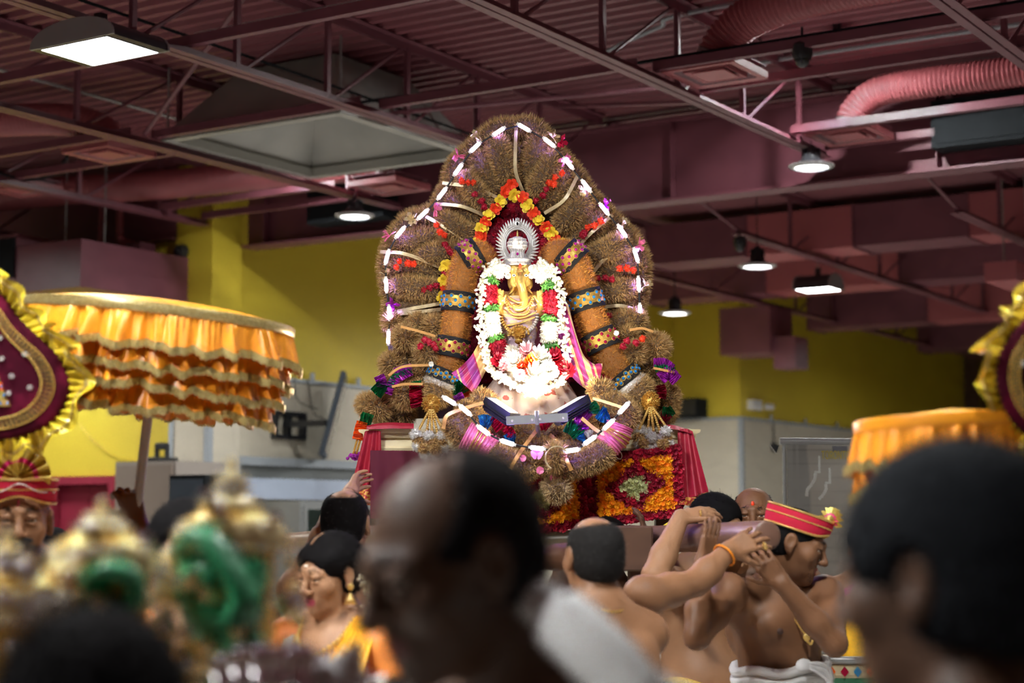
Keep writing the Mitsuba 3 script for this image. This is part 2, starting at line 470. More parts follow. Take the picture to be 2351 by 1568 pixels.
# ---------------------------------------------------------------- ceiling vents with flexible ducts
def vent(u0, w0, lb, s=.5):
    t = thing('air_vent', lb, 'ceiling vent', 'square ceiling vents')
    c = (u0 + s / 2, w0 + s / 2)

    def sq(h0, h1, z0, z1, z2):
        """A square ring: outer edge h0 at z0, inner h1 at z1, with a back at z2."""
        v = [UW(c[0] + a * h, c[1] + b * h, z) for h, z in ((h0, z0), (h1, z1), (h0, z2)) for a, b in ((-1, -1), (1, -1), (1, 1), (-1, 1))]
        f = []
        for k in range(4):
            l = (k + 1) % 4
            f += [[k, l, 4 + l, 4 + k], [k, 8 + k, 8 + l, l]]
        return np.array(v), quads(f)
    part(t, 'frame', sq(s / 2, s / 2 - .05, 4.41, 4.415, 4.46), 'red_duct')
    part(t, 'cone', sq(s / 2 - .055, s / 2 - .12, 4.415, 4.46, 4.5), 'red_steel')
    part(t, 'cone', sq(s / 2 - .10, s / 2 - .15, 4.413, 4.44, 4.48), 'red_duct')
    part(t, 'center_plate', hbox(c[0] - s / 2 + .14, c[0] + s / 2 - .14, c[1] - s / 2 + .14, c[1] + s / 2 - .14, 4.412, 4.42), 'red_duct')
    part(t, 'neck', lathe([(s * .38, 4.455), (s * .38, 4.5)], 24, None, UW(*c, 0)), 'red_steel', True)
    part(t, 'top_pan', hbox(u0 + .01, u0 + s - .01, w0 + .01, w0 + s - .01, 4.49, 4.5), 'red_steel')


vent(9.44, 4.46, 'square vent at top centre right beside the joist')
vent(11.56, 4.42, 'square vent under the brightly lit flexible duct')
vent(9.10, 9.42, 'square vent with yellowish glow on the upper left joist')
vent(9.72, 11.1, 'square vent at the lower left joist')
vent(11.34, 8.42, 'square vent hidden partly behind the joist left of the arch')


def flex_duct(lb, pts, r, n, ring=.034):
    t = thing('flexible_duct', lb, 'flexible duct', 'red flexible ducts')
    c = curve(pts, 400)
    d = np.concatenate([[0], np.cumsum(np.linalg.norm(np.diff(c, axis=0), axis=1))])
    m = int(d[-1] / ring * 5)
    s = np.linspace(0, d[-1], m)
    p = np.stack([np.interp(s, d, c[:, k]) for k in range(3)], 1)
    part(t, 'hose', tube(p, r * (1 + .065 * np.cos(2 * math.pi * s / ring)), n, up=[0.3, 0.1, 1]), 'red_duct', True)
    part(t, 'clamp', tube(p[3:9], r * 1.05, n, up=[.3, .1, 1]), 'grey_steel', True)


flex_duct('ribbed red flexible duct, bent down onto the lit vent at right', [UW(11.8, 4.66, 4.49), UW(11.8, 4.62, 4.6), UW(11.8, 4.46, 4.71), UW(11.82, 4.1, 4.74), UW(11.86, 3.4, 4.74), UW(11.9, 2.0, 4.75), UW(11.9, .5, 4.75)], .105, 32)
flex_duct('larger ribbed red flexible duct at the top edge of the photo', [UW(9.66, 4.70, 4.49), UW(9.66, 4.62, 4.62), UW(9.64, 4.42, 4.74), UW(9.62, 4.0, 4.80), UW(9.6, 3.2, 4.8), UW(9.6, 1.0, 4.8)], .125, 32)
flex_duct('ribbed red flexible duct left of the arch over the white lit bar', [UW(11.6, 8.68, 4.49), UW(11.62, 8.8, 4.6), UW(11.62, 9.3, 4.66), UW(11.5, 10.0, 4.66), UW(11.3, 11.0, 4.64), UW(11.1, 12.0, 4.66), UW(11.0, 14.0, 4.7)], .125, 28)
flex_duct('ribbed red flexible duct at far left above the square vent', [UW(9.34, 9.66, 4.49), UW(9.34, 9.72, 4.6), UW(9.2, 10.0, 4.70), UW(8.9, 10.8, 4.72), UW(8.6, 12.0, 4.74), UW(8.4, 14.0, 4.76)], .12, 28)

# ---------------------------------------------------------------- grey canopy hood
t = thing('canopy_hood', 'big grey sheet metal canopy hood hung between the joists', 'exhaust hood')
HU, HW, HT = (9.22, 10.9), (7.32, 8.96), ((9.5, 10.4), (7.6, 8.5))


def frustum(d, z0, z1, flip=False):
    v = [UW(u, w, z0) for u, w in ((HU[0] + d, HW[0] + d), (HU[1] - d, HW[0] + d), (HU[1] - d, HW[1] - d), (HU[0] + d, HW[1] - d))]
    v += [UW(u, w, z1) for u, w in ((HT[0][0], HT[1][0]), (HT[0][1], HT[1][0]), (HT[0][1], HT[1][1]), (HT[0][0], HT[1][1]))]
    return np.array(v)


vv = frustum(.0, 4.47, 4.93)
for k in range(4):
    l = (k + 1) % 4
    a = np.vstack([vv[[k, l, 4 + l, 4 + k]], vv[[k, l, 4 + l, 4 + k]] + unit(vv.mean(0) - vv[[k, l]].mean(0)) * .006])
    part(t, 'side_panel', (a, np.vstack([quads([[0, 1, 2, 3], [7, 6, 5, 4]]), quads([[0, 4, 5, 1], [1, 5, 6, 2], [2, 6, 7, 3], [3, 7, 4, 0]])])), 'galvanised')
part(t, 'top_plate', hbox(HT[0][0], HT[0][1], HT[1][0], HT[1][1], 4.92, 4.935), 'galvanised')
for a in (hbox(HU[0] - .02, HU[1] + .02, HW[0] - .02, HW[0] + .06, 4.41, 4.48), hbox(HU[0] - .02, HU[1] + .02, HW[1] - .06, HW[1] + .02, 4.41, 4.48),
          hbox(HU[0] - .02, HU[0] + .06, HW[0] + .06, HW[1] - .06, 4.41, 4.48), hbox(HU[1] - .06, HU[1] + .02, HW[0] + .06, HW[1] - .06, 4.41, 4.48)):
    part(t, 'rim', a, 'galvanised')
for u_, w_ in ((9.23, 7.33), (10.88, 7.33), (10.88, 8.94), (9.23, 8.94)):
    part(t, 'hanger_rod', rod(UW(u_, w_, 4.47), UW(u_, w_, 4.96), .008, 6), 'grey_steel')


# ---------------------------------------------------------------- lamps
def high_bay(u_, w_, z, lb, r=.125, hang=.16, drop=True, rad=BAY, hood=.6):
    """A round LED high bay; z is its lit face."""
    t = thing('high_bay_lamp', lb, 'ceiling lamp', 'round high bay lamps')
    o = UW(u_, w_, z)
    part(t, 'housing', lathe([(0.02, hang), (.03, hang - .01), (.05, hang * .75), (.055, hang * hood), (.075, .05), (r * .9, .03), (r * 1.25, .004), (r * 1.28, -.006), (r * 1.1, 0), (r, .008), (0, .008)], 36, None, o), 'black_plastic', 35)
    part(t, 'lens', (lambda m: (m[0], m[1]))(lathe([(0.001, .004), (r * .98, .004)], 36, np.diag([1, 1, 1.0]), o)), 'lamp_glass', emit=([rad * c for c in COOL], 1.0))
    part(t, 'glass_ring', lathe([(r * 1.0, .0), (r * 1.32, .012), (r * 1.34, .004), (r * 1.02, -.012)], 36, None, o), 'lamp_glass', 30)
    for k in range(10):
        a = k * math.pi / 5
        part(t, 'cooling_fin', box(o + V(.055 * math.cos(a), .055 * math.sin(a), hang * .6), (.03, .006, hang * .5), np.array([[math.cos(a), -math.sin(a), 0], [math.sin(a), math.cos(a), 0], [0, 0, 1]])), 'black_plastic')
    if drop:
        part(t, 'hook', rod(o + V(0, 0, hang), V(o[0], o[1], drop if drop is not True else 4.40), .006, 6), 'black_plastic')


high_bay(11.72, 4.93, 4.205, 'bright round lamp at the joist end below the lit flexible duct')
high_bay(11.52, 8.98, 4.195, 'bright round lamp just left of the flower arch')
high_bay(15.45, 7.08, 4.1, 'round lamp hanging by a cable right of the arch under a small dome camera', .14, .2, 4.9, 420.0)
high_bay(17.6, 9.1, 3.985, 'smallest round lamp close to the right edge of the arch before the yellow wall', .14, .2, 4.9, 800.0)
for k, (u_, w_) in enumerate(((11.72, .9), (5.2, 9.6), (8.8, 13.2), (18.0, 2.6), (24.0, 6.5), (9.5, -3.0), (15.0, -1.5))):
    high_bay(u_, w_, 4.2, 'round lamp out of the picture', .14, rad=320.0)


def panel_lamp(o, rot, sx, sy, lb, rad, depth=.12, weight=1.0, drop=0.0):
    """A rectangular LED lamp with an arched back; rot's columns: long axis, short axis, away from the light."""
    t = thing('panel_lamp', lb, 'ceiling lamp')
    a = np.linspace(0, math.pi, 15)
    outline = [(sx / 2 * math.cos(x), depth * math.sin(x) ** .8) for x in a]
    r2 = np.stack([rot[:, 0], rot[:, 2], -rot[:, 1]], 1)
    part(t, 'housing', poly(outline, sy, r2, o + rot[:, 1] * sy / 2), 'black_plastic', 30)
    for s in (-1, 1):
        part(t, 'end_cap', poly([(x * 1.02, y * 1.05) for x, y in outline], .012, r2, o + rot[:, 1] * (s * (sy / 2) + .006)), 'grey_steel', 30)
    part(t, 'lens', (np.array([o + rot[:, 0] * x * sx * .4 + rot[:, 1] * y * sy * .46 - rot[:, 2] * .004 for x, y in ((-1, -1), (-1, 1), (1, 1), (1, -1))]), np.array([[0, 1, 2], [0, 2, 3]])), 'lamp_glass', emit=([rad * c for c in COOL], weight))
    part(t, 'bracket', box(o + rot[:, 2] * (depth + .04), (.05, .05, .08), rot), 'black_plastic')
    if drop:
        part(t, 'hanger_rod', rod(o + V(0, 0, depth + .05), V(o[0], o[1], drop), .008, 6), 'grey_steel')
    return t


panel_lamp(UW(6.38, 6.68, 4.1), np.stack([RUW[:, 0], RUW[:, 1], RUW[:, 2]], 1) @ np.array([[0, 1, 0], [-1, 0, 0], [0, 0, 1.0]]), .60, .40, 'big rectangular LED lamp with arched black housing at top left', BAY)
for x_, y_, lb, k in ((.9, 3.6, 'the bearers', 1.0), (-1.8, 3.8, 'the woman in the yellow sari', 1.0), (-2.2, 1.8, 'the gold crowns', 1.9)):
    panel_lamp(V(x_, y_, 4.1), RUW, .60, .40, f'rectangular LED lamp above {lb}, out of the picture', BAY * k, drop=4.97)
panel_lamp(UW(10.9, 12.75, 3.555), RUW, .60, .40, 'rectangular LED lamp before the yellow left wall, out of the picture', BAY * .5)
panel_lamp(UW(17.6, 7.35, 4.13), RUW, .42, .42, 'rectangular lamp with a broad dark housing at far right above the yellow wall', BAY, .16, drop=4.97)
panel_lamp(UW(10.9, 4.38, 4.885), look_rot(V(0, 0, 1), UW(1, 0, 0)), .20, .12, 'small flat flood under the deck at top right, throwing light on the flexible duct', FLOOD, .04)
panel_lamp(UW(11.1, 9.2, 4.70), look_rot(V(0, 0, 1), UW(1, 0, 0)), .2, .12, 'small flat flood under the deck, hidden behind the grey hood', FLOOD * .3, .04, drop=4.97)


# ---------------------------------------------------------------- cameras, boxes and things on the walls
def dome(o, lb, stem):
    t = thing('dome_camera', lb, 'security camera')
    part(t, 'housing', lathe([(.0, .10), (.05, .10), (.062, .085), (.062, .03), (.05, .0)], 28, None, o), 'black_plastic', 35)
    part(t, 'dome', lathe([(.0, -.048), (.02, -.044), (.036, -.03), (.044, -.012), (.046, .004)], 28, None, o), 'dark_gloss', True)
    part(t, 'bracket', rod(o + V(0, 0, .1), o + V(0, 0, stem), .008, 8), 'black_plastic')


mat('dark_gloss', (.02, .02, .022), .08)
dome(UW(9.45, 4.02, 4.36), 'black dome camera hanging from a bridging bar at top right', .2)
dome(UW(14.95, 7.03, 4.22), 'black dome camera at the joist end right of the arch', .16)
o = UW(11.93, 11.33, 4.14)
t = thing('wall_camera', 'round black camera on the yellow column at upper left', 'security camera')
part(t, 'housing', lathe([(.0, .07), (.055, .07), (.07, .03), (.072, 0), (0, 0)], 28, look_rot(-RUW[:, 0]), o), 'black_plastic', 35)
part(t, 'lens', ell(o - RUW[:, 0] * .06, (.03, .03, .03)), 'dark_gloss', True)
for u_, a, b, z0, z1, lb in ((12.26, 2.4, 4.17, 4.33, 4.68, 'black box on the girder at far right'), (12.22, 9.12, 9.98, 4.30, 4.68, 'black box on the girder behind the round lamp left of the arch'),):
    t = thing('black_loudspeaker', lb, 'loudspeaker', 'black boxes on the girder')
    part(t, 'cabinet', hbox(u_ - .12, u_ + .1, a, b, z0, z1), 'dark_black')
    part(t, 'grille', hbox(u_ - .13, u_ - .12, a + .03, b - .03, z0 + .03, z1 - .03), 'dark_black')
    for w_ in (a + .1, b - .1):
        part(t, 'bracket', hbox(u_ - .02, u_ + .02, w_ - .02, w_ + .02, z1, 4.86), 'grey_steel')
t = thing('air_handler', 'red boxed duct with a dark open end hung at far left', 'air duct')
part(t, 'box', hbox(10.6, 12.0, 11.27, 12.08, 3.66, 4.08), 'red_steel')
part(t, 'grille', hbox(10.58, 10.6, 12.1, 13.6, 3.8, 4.16), 'dark_black')
part(t, 'box_frame', hbox(10.6, 12.0, 12.09, 13.7, 3.76, 4.2), 'red_steel')
for w_ in (11.4, 11.9, 12.9):
    part(t, 'hanger_rod', rod(UW(11, w_, 4.07), UW(11, w_, 4.96), .008, 6), 'grey_steel')
t = thing('drain_pipe', 'red bent pipes with a small box before the yellow left wall', 'pipe')
part(t, 'pipe', tube(curve([UW(11.75, 12.22, 4.9), UW(11.75, 12.22, 4.4), UW(11.75, 12.22, 4.2), UW(11.75, 12.1, 4.13), UW(11.75, 11.75, 4.08)], 30), .035, 12), 'red_duct', True)
part(t, 'pipe', tube(curve([UW(11.75, 11.98, 4.9), UW(11.75, 11.98, 4.45), UW(11.75, 11.95, 4.28), UW(11.75, 11.8, 4.23)], 24), .035, 12), 'red_duct', True)
part(t, 'junction_box', hbox(11.7, 11.9, 11.66, 11.84, 4.03, 4.24), 'red_steel')
t = thing('supply_box', 'red box duct with a round ringed collar at far right before the right fan', 'air duct')
o = UW(16.6, 4.9, 4.03)
part(t, 'box', hbox(16.0, 17.0, 4.72, 5.02, 3.86, 4.04), 'red_duct')
part(t, 'collar', tube([UW(16.9, 4.62, 4.1) + .13 * V(math.cos(a), math.sin(a), 0) for a in np.linspace(0, 2 * math.pi, 25)[:-1]], .016, 8, closed=True), 'red_duct', True)
part(t, 'drop_duct', lathe([(.11, 4.1), (.11, 4.96)], 20, None, UW(16.9, 4.62, 0)), 'red_duct', True)
for w_ in (4.76, 4.98):
    part(t, 'hanger_rod', rod(UW(16.5, w_, 4.03), UW(16.5, w_, 4.96), .008, 6), 'grey_steel')
t = thing('supply_box', 'red box duct with a spout hung before the yellow right wall', 'air duct')
part(t, 'box', hbox(20.2, 20.9, 9.1, 9.8, 3.75, 4.35), 'red_steel')
part(t, 'spout', hbox(20.3, 20.7, 8.8, 9.1, 3.55, 3.95), 'red_steel')
part(t, 'hanger_rod', rod(UW(20.5, 9.4, 4.35), UW(20.5, 9.4, 4.96), .008, 6), 'grey_steel')
# ================================================================ the palanquin with its deity
Y0 = 7.0
PX = Y0 / FOC                      # metres per pixel of the photograph in the plane of the arch


def Q(x, y, d=0.0):
    return P(x, y, Y0 + d)


def Qs(pts, d=0.0):
    return np.array([Q(p[0], p[1], d + (p[2] if len(p) > 2 else 0)) for p in pts])


FRONT = V(0, -1, 0)
UPV = V(0, 0, 1)


def tint(m, c, rg=None, var=0.0):
    """One colour for a mesh (each triangle group may vary through tint of its pieces)."""
    return m, np.tile(np.asarray(c, float), (len(m[0]), 1))


def cjoin(*mc):
    return join(*[a for a, _ in mc]), np.vstack([c for _, c in mc])


def pal(n, cols, rg, per=1):
    """n random picks between the colours, each repeated for `per` vertices."""
    cols = np.asarray(cols, float)
    i, j, t = rg.integers(0, len(cols), n), rg.integers(0, len(cols), n), rg.random(n)[:, None]
    return np.repeat(cols[i] * t + cols[j] * (1 - t), per, 0)


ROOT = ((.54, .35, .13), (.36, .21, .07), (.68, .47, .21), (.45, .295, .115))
ORNG = ((.78, .36, .055), (.68, .28, .04), (.86, .48, .10), (.56, .23, .035))


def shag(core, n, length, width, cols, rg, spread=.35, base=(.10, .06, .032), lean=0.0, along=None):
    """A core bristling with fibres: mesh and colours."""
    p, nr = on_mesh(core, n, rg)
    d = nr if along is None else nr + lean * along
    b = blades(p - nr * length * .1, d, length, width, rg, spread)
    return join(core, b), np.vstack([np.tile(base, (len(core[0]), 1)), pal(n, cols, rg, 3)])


def roll_core(pts, r, n=10, m=14):
    c = curve(pts, m)
    s = np.linspace(0, 1, m)
    rr = r * np.minimum(1, np.sqrt(np.clip(np.minimum(s, 1 - s) * 7 + .12, 0, 1)))
    return tube(c, rr, n)


def root_roll(parent, name, pts, rpx, d=0.0, cols=ROOT, dens=1.0, label=None, length=.027, width=.0017, base=(.10, .06, .032)):
    p = Qs(pts, d)
    r = rpx * PX
    L = np.linalg.norm(np.diff(p, axis=0), axis=1).sum()
    n = int(dens * 215000 * r * (L + r)) + 300
    core = roll_core(p, r * .86)
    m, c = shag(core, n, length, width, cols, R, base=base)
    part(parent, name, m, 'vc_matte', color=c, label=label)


def root_ball(parent, name, x, y, rpx, d=0.0, cols=ROOT, dens=1.0, label=None):
    r = rpx * PX
    core = ell(Q(x, y, d), (r * .8,) * 3)
    m, c = shag(core, int(dens * 700000 * r * r) + 200, .028, .0017, cols, R)
    part(parent, name, m, 'vc_matte', color=c, label=label)


def rosette(r, petals=6, layers=2, lift=.5, cup=.6, seed=1):
    """A little flower of cupped petals facing +z."""
    rg = np.random.default_rng(seed)
    v, f = [], []
    for l in range(layers):
        rr = r * (1 - .38 * l / max(layers - 1, 1))
        for k in range(petals):
            a = (k + .5 * l) * 2 * math.pi / petals + rg.normal() * .1
            e, s = V(math.cos(a), math.sin(a), 0), V(-math.sin(a), math.cos(a), 0)
            z = lift * r * l / layers
            w = rr * 2.2 / petals * 1.25
            i = len(v)
            v += [V(0, 0, z * .6)] + [e * rr * q + s * w * h + V(0, 0, z + cup * r * c) for q, h, c in ((.5, -.9, .18), (.86, -.72, .32 + .2 * l), (1.02 + .05 * rg.normal(), 0, .38 + .3 * l), (.86, .72, .32 + .2 * l), (.5, .9, .18))]
            f += [[i, i + 1, i + 2], [i, i + 2, i + 3], [i, i + 3, i + 4], [i, i + 4, i + 5]]
    return np.array(v), np.array(f)


def facing(n, spin=0.0):
    r = look_rot(n, UPV if abs(n[2]) < .95 else V(0, 1, 0))
    c, s = math.cos(spin), math.sin(spin)
    return r @ np.array([[c, -s, 0], [s, c, 0], [0, 0, 1]])


mat('petal_red', (.40, .008, .03), .55)
mat('petal_crimson', (.22, .004, .018), .6)
mat('petal_scarlet', (.85, .06, .015), .5)
mat('petal_yellow', (.95, .72, .05), .5)
mat('petal_marigold', (.92, .43, .012), .6)
mat('petal_orange', (.90, .27, .01), .6)
mat('petal_white', (.86, .84, .74), .6)
mat('petal_green', (.70, .74, .42), .6)
mat('gold_ribbon', proc(lambda p, n, uv: mix((.50, .38, .20), (.80, .68, .42), noise(p.x * 900, p.y * 900, p.z * 900))), .35, .5)
mat('orange_ribbon', proc(lambda p, n, uv: mix((.48, .22, .06), (.74, .42, .14), noise(p.x * 900, p.y * 900, p.z * 900))), .35, .4)
mat('gold', (.88, .60, .18), .34, .75)
mat('gold_dark', (.66, .40, .09), .4, .7)
mat('silver', (.86, .86, .84), .34, .55)
mat('black_velvet', (.010, .010, .012), .9)
mat('cloth_red', (.32, .010, .028), .55)
mat('maroon_cloth', (.085, .004, .018), .85)
mat('foil_green', (.01, .30, .10), .25, .6)
mat('foil_purple', (.42, .035, .46), .25, .5)
mat('foil_red', (.45, .01, .05), .25, .5)
mat('foil_orange', (.85, .14, .01), .3, .4)
mat('foil_blue', (.03, .30, .62), .25, .5)
mat('gem_purple', (.42, .02, .26), .12)
mat('gem_blue', (.02, .22, .62), .12)
mat('gem_red', (.30, .005, .05), .12)
mat('pink_satin', (.70, .16, .33), .35, sheen=.5)
mat('led_tube', (.9, .88, .95), .4)
mat('ivory_paint', proc(stained((.70, .61, .40), (.58, .49, .29), 6.0)), .35)

# ---------------------------------------------------------------- arch of vetiver root rolls
arch = thing('root_arch', 'tall brown arch of shaggy root rolls tied with gold ribbons behind the deity', 'arch')
OUTL = [(1182, 278), (1138, 274), (1106, 288), (1064, 328), (1036, 366), (1022, 390), (1016, 422), (998, 450), (990, 478), (950, 495), (920, 503), (886, 548), (875, 582), (873, 616), (877, 651), (885, 684), (880, 728), (884, 770)]
OUTR = [(1188, 278), (1232, 270), (1262, 290), (1283, 322), (1304, 357), (1338, 397), (1366, 441), (1395, 474), (1427, 505), (1460, 537), (1478, 568), (1489, 598), (1489, 633), (1483, 668), (1476, 703), (1478, 735), (1500, 772)]
bx, bz = [], []
outline = [Q(x + 6, y + 8, .16) for x, y in OUTL[::-1]] + [Q(x - 6, y + 8, .16) for x, y in OUTR]
outline += [Q(1480, 960, .16), Q(900, 960, .16)]
part(arch, 'backing_board', poly([(p[0], p[2]) for p in outline], .03, np.array([[1, 0, 0], [0, 0, 1], [0, 1, 0.0]]), (0, Y0 + .16, 0)), 'dark_wood')
for side, o in ((1, OUTL), (-1, OUTR)):
    pts = [(x + side * 20, y + (20 if i < 4 else 6)) for i, (x, y) in enumerate(o)]
    for a, b in ((0, 4), (3, 7), (6, 10), (9, 12), (11, 14), (13, 17)):
        root_roll(arch, 'rim_roll', pts[a:b + 1], 25, .05, dens=.9)
INNER = [((1134, 312), (1166, 415), 36), ((1092, 352), (1148, 448), 36), ((1058, 402), (1118, 476), 34), ((1032, 452), (1102, 508), 33), ((1010, 498), (1088, 546), 33),
         ((905, 555), (1004, 545), 38), ((960, 590), (1062, 572), 34), ((900, 608), (1012, 628), 36), ((895, 655), (1024, 668), 34), ((905, 705), (1020, 712), 33), ((1005, 560), (1080, 590), 26),
         ((1238, 310), (1206, 415), 36), ((1278, 352), (1226, 448), 36), ((1310, 398), (1252, 478), 34), ((1350, 446), (1280, 524), 36), ((1392, 496), (1308, 560), 36),
         ((1440, 552), (1352, 596), 38), ((1462, 606), (1362, 636), 36), ((1460, 660), (1366, 676), 34), ((1456, 706), (1380, 716), 34), ((1330, 560), (1290, 590), 24)]
for a, b, r in INNER:
    m = ((a[0] + b[0]) / 2 + R.normal() * 3, (a[1] + b[1]) / 2 + R.normal() * 3, -.025)
    root_roll(arch, 'root_roll', [a, m, b], r * .84, .0 + .035 * (INNER.index((a, b, r)) % 2), length=.022)
for a, b in (((1185, 330), (1186, 400)), ((1110, 330), (1150, 420)), ((1262, 330), (1222, 420)), ((1040, 480), (1100, 520)), ((1340, 480), (1280, 540)), ((1400, 530), (1330, 590)), ((980, 530), (1060, 560)), ((900, 760), (1000, 750)), ((1470, 745), (1400, 760))):
    root_roll(arch, 'root_roll', [a, ((a[0] + b[0]) / 2, (a[1] + b[1]) / 2), b], 34, .09, dens=.7)
TIES = [[(1185, 287), (1183, 350), (1184, 395), (1201, 442)], [(1016, 420), (1085, 430), (1140, 453)], [(1000, 468), (1060, 474), (1110, 494)], [(978, 497), (1030, 527), (1084, 562)], [(873, 578), (930, 583), (1012, 614)],
        [(905, 716), (960, 706), (1026, 694)], [(905, 722), (960, 716), (1022, 709)], [(1326, 404), (1296, 458), (1250, 490)], [(1352, 444), (1318, 488), (1280, 531)], [(1406, 494), (1358, 534), (1320, 574)], [(1452, 568), (1392, 592), (1357, 632)], [(1380, 706), (1425, 702), (1462, 713)]]
for t_ in TIES:
    k = len(t_)
    p = curve(Qs([(x, y, -.055 + .03 * (i in (0, k - 1))) for i, (x, y) in enumerate(t_)]), 16)
    part(arch, 'gold_tie', ribbon(p, FRONT, .014, .003), 'gold_ribbon', 40)
POM = {'petal_scarlet': [(800, 530), (840, 538), (875, 540), (632, 818), (655, 862), (685, 882), (390, 1055), (370, 1095), (447, 1068), (482, 1072), (1410, 505), (1455, 478), (1370, 540), (1400, 550), (1625, 832), (1668, 822), (1710, 790), (1833, 1100), (1880, 1098), (1922, 1112), (1830, 1412), (1885, 1400), (680, 1235), (1905, 1405)],
       'petal_red': [(882, 617), (928, 662), (945, 700), (688, 945), (705, 970), (722, 990), (742, 1015), (550, 1240), (590, 1225), (630, 1215), (690, 1130), (1285, 658), (1332, 622), (1352, 582), (1545, 935), (1588, 885), (1600, 870), (1690, 1165), (1738, 1162), (1782, 1172), (1730, 1412), (1765, 1412)]}
for m_, l_ in POM.items():
    for x, y in l_:
        rp = 7.5 + R.random() * 2
        c = Q(780 + x / 2.851, 230 + y / 2.851, -.065)
        core = ell(c, (rp * PX * .7,) * 3, sub=1)
        p, nr = on_mesh(core, 60, R)
        part(arch, 'carnation', join(core, blades(p, nr, rp * PX * .55, .0035, R, .4)), m_)
for x, y, m_ in ((775, 365, 'pink_satin'), (905, 235, 'gold_ribbon'), (625, 720, 'pink_satin'), (470, 780, 'gold_ribbon'), (325, 890, 'pink_satin'), (305, 1150, 'gold_ribbon'), (1450, 270, 'foil_red'), (1395, 245, 'gold_ribbon'), (1600, 590, 'gold_ribbon'),
                 (1475, 400, 'pink_satin'), (1850, 815, 'gold_ribbon'), (1740, 690, 'foil_purple'), (1960, 950, 'pink_satin'), (2000, 1215, 'gold_ribbon'), (350, 1340, 'foil_purple')):
    c = Q(780 + x / 2.851, 230 + y / 2.851, -.04)
    ms = []
    for k in range(5):
        a = R.uniform(0, 2 * math.pi)
        e = V(math.cos(a), -.5, math.sin(a)) * .028
        ms.append(ribbon(np.array([c, c + e * .6 + V(0, -.012, 0), c + e]), R.normal(size=3), [.005, .02, .012], .0015))
    part(arch, 'ribbon_bow', join(*ms), m_)

# ---------------------------------------------------------------- LED strings
SL = [(1145, 303), (1091, 339), (1052, 390), (1015, 445), (971, 493), (919, 534), (889, 591), (887, 655), (894, 719), (892, 775)]
SR = [(1203, 294), (1261, 328), (1305, 376), (1346, 428), (1387, 481), (1428, 531), (1460, 587), (1466, 653), (1469, 715)]
SF = [(1032, 920), (1068, 942), (1110, 988), (1165, 1016), (1233, 1029), (1313, 1034), (1354, 1011), (1397, 975), (1432, 937)]


def led_string(lb, pts, d, lead, axis_len=15):
    t = thing('led_string', lb, 'light string')
    p = Qs(pts, d)
    part(t, 'cable', tube(curve(np.vstack([lead(p), p]) if lead else p, 90), .0035, 6), 'black_plastic', True)
    for i in range(len(p)):
        a = p[min(i + 1, len(p) - 1)] - p[max(i - 1, 0)]
        a = unit(a)
        h = axis_len * PX
        c = p[i] + V(0, -.008, 0)
        r_ = look_rot(FRONT, a)
        key = part(t, 'led_stick', rbox(c, (.0155, 2 * h, .012), .003, r_), 'led_tube', emit=([STICK * q for q in (.42, .27, 1.5)], .12))
        for s in (-1, 1):
            part(t, 'end_clip', box(c + a * s * (h + .004), (.011, .008, .010), r_), 'white_plastic')
    return t


led_string('violet LED string along the left edge of the arch', SL, -.055, lambda p: Qs([(1185, 290)], -.055))
led_string('violet LED string along the right edge of the arch', SR, -.055, lambda p: Qs([(1185, 290)], -.055))
led_string('violet LED string around the front of the base, below the two floods', SF, -.69, None, 14)

# ---------------------------------------------------------------- flowers inside the arch
gar = thing('flower_garland', 'red and yellow cloth flower garland lining the opening of the arch', 'garland')
ros = [rosette(.031, 6, 2, .5, .7, s) for s in range(3)]
for x, y, c in ((1125, 555, 0), (1142, 622, 1), (1085, 600, 0), (1052, 660, 1), (1018, 712, 0), (978, 752, 1), (955, 800, 0), (930, 842, 1), (926, 892, 0), (897, 938, 1), (850, 985, 0), (1200, 640, 0), (1232, 692, 1), (1270, 742, 0), (1302, 787, 1), (1350, 832, 0), (1385, 872, 1), (1412, 925, 0), (1460, 950, 1),
                (700, 1090, 1), (690, 1180, 1), (680, 1290, 1), (1460, 1010, 0)):
    n = unit(V(R.normal() * .25, -1, R.normal() * .25 - .1))
    part(gar, 'red_flower' if c == 0 else 'yellow_flower', tf(ros[R.integers(3)], facing(n, R.uniform(0, 6)), Q(780 + x / 2.851, 230 + y / 2.851, -.06), R.uniform(.85, 1.1)), 'petal_scarlet' if c == 0 else 'petal_yellow')
part(gar, 'thread', tube(curve(Qs([(1076, 575), (1105, 545), (1120, 490), (1180, 435), (1225, 480), (1262, 535), (1300, 565)], -.045), 40), .003, 5), 'petal_red')
bd = thing('flower_backdrop', 'dark crimson backdrop of small red blooms behind the deity', 'flower backdrop')
bp = [Q(x, y, .10) for x, y in ((1185, 440), (1240, 505), (1300, 580), (1345, 640), (1368, 880), (1060, 880), (1075, 640), (1075, 580), (1130, 505))]
part(bd, 'board', poly([(p[0], p[2]) for p in bp], .03, np.array([[1, 0, 0], [0, 0, 1], [0, 1, 0.0]]), (0, Y0 + .10, 0)), 'maroon_cloth')
bl = [rosette(.0165, 7, 2, .5, .6, 20 + s) for s in range(3)]
pts = []
for y in range(452, 872, 11):
    for x in range(1068, 1368, 12):
        hw = (y - 440) * .80 if y < 580 else 130 + (y - 580) * .05
        xx = x + (y // 11 % 2) * 6
        if abs(xx - 1192 - max(0, y - 580) * .07) < hw and not (y > 640 and 1130 < xx < 1262) and not (1160 < xx < 1225 and y > 590):
            pts.append((xx + R.normal() * 1.5, y + R.normal() * 1.5))
for x, y in pts[:300]:
    part(bd, 'bloom', tf(bl[R.integers(3)], facing(unit(V(R.normal() * .3, -1, R.normal() * .3)), R.uniform(0, 6)), Q(x, y, .088)), 'petal_red' if R.random() < .55 else 'petal_crimson')
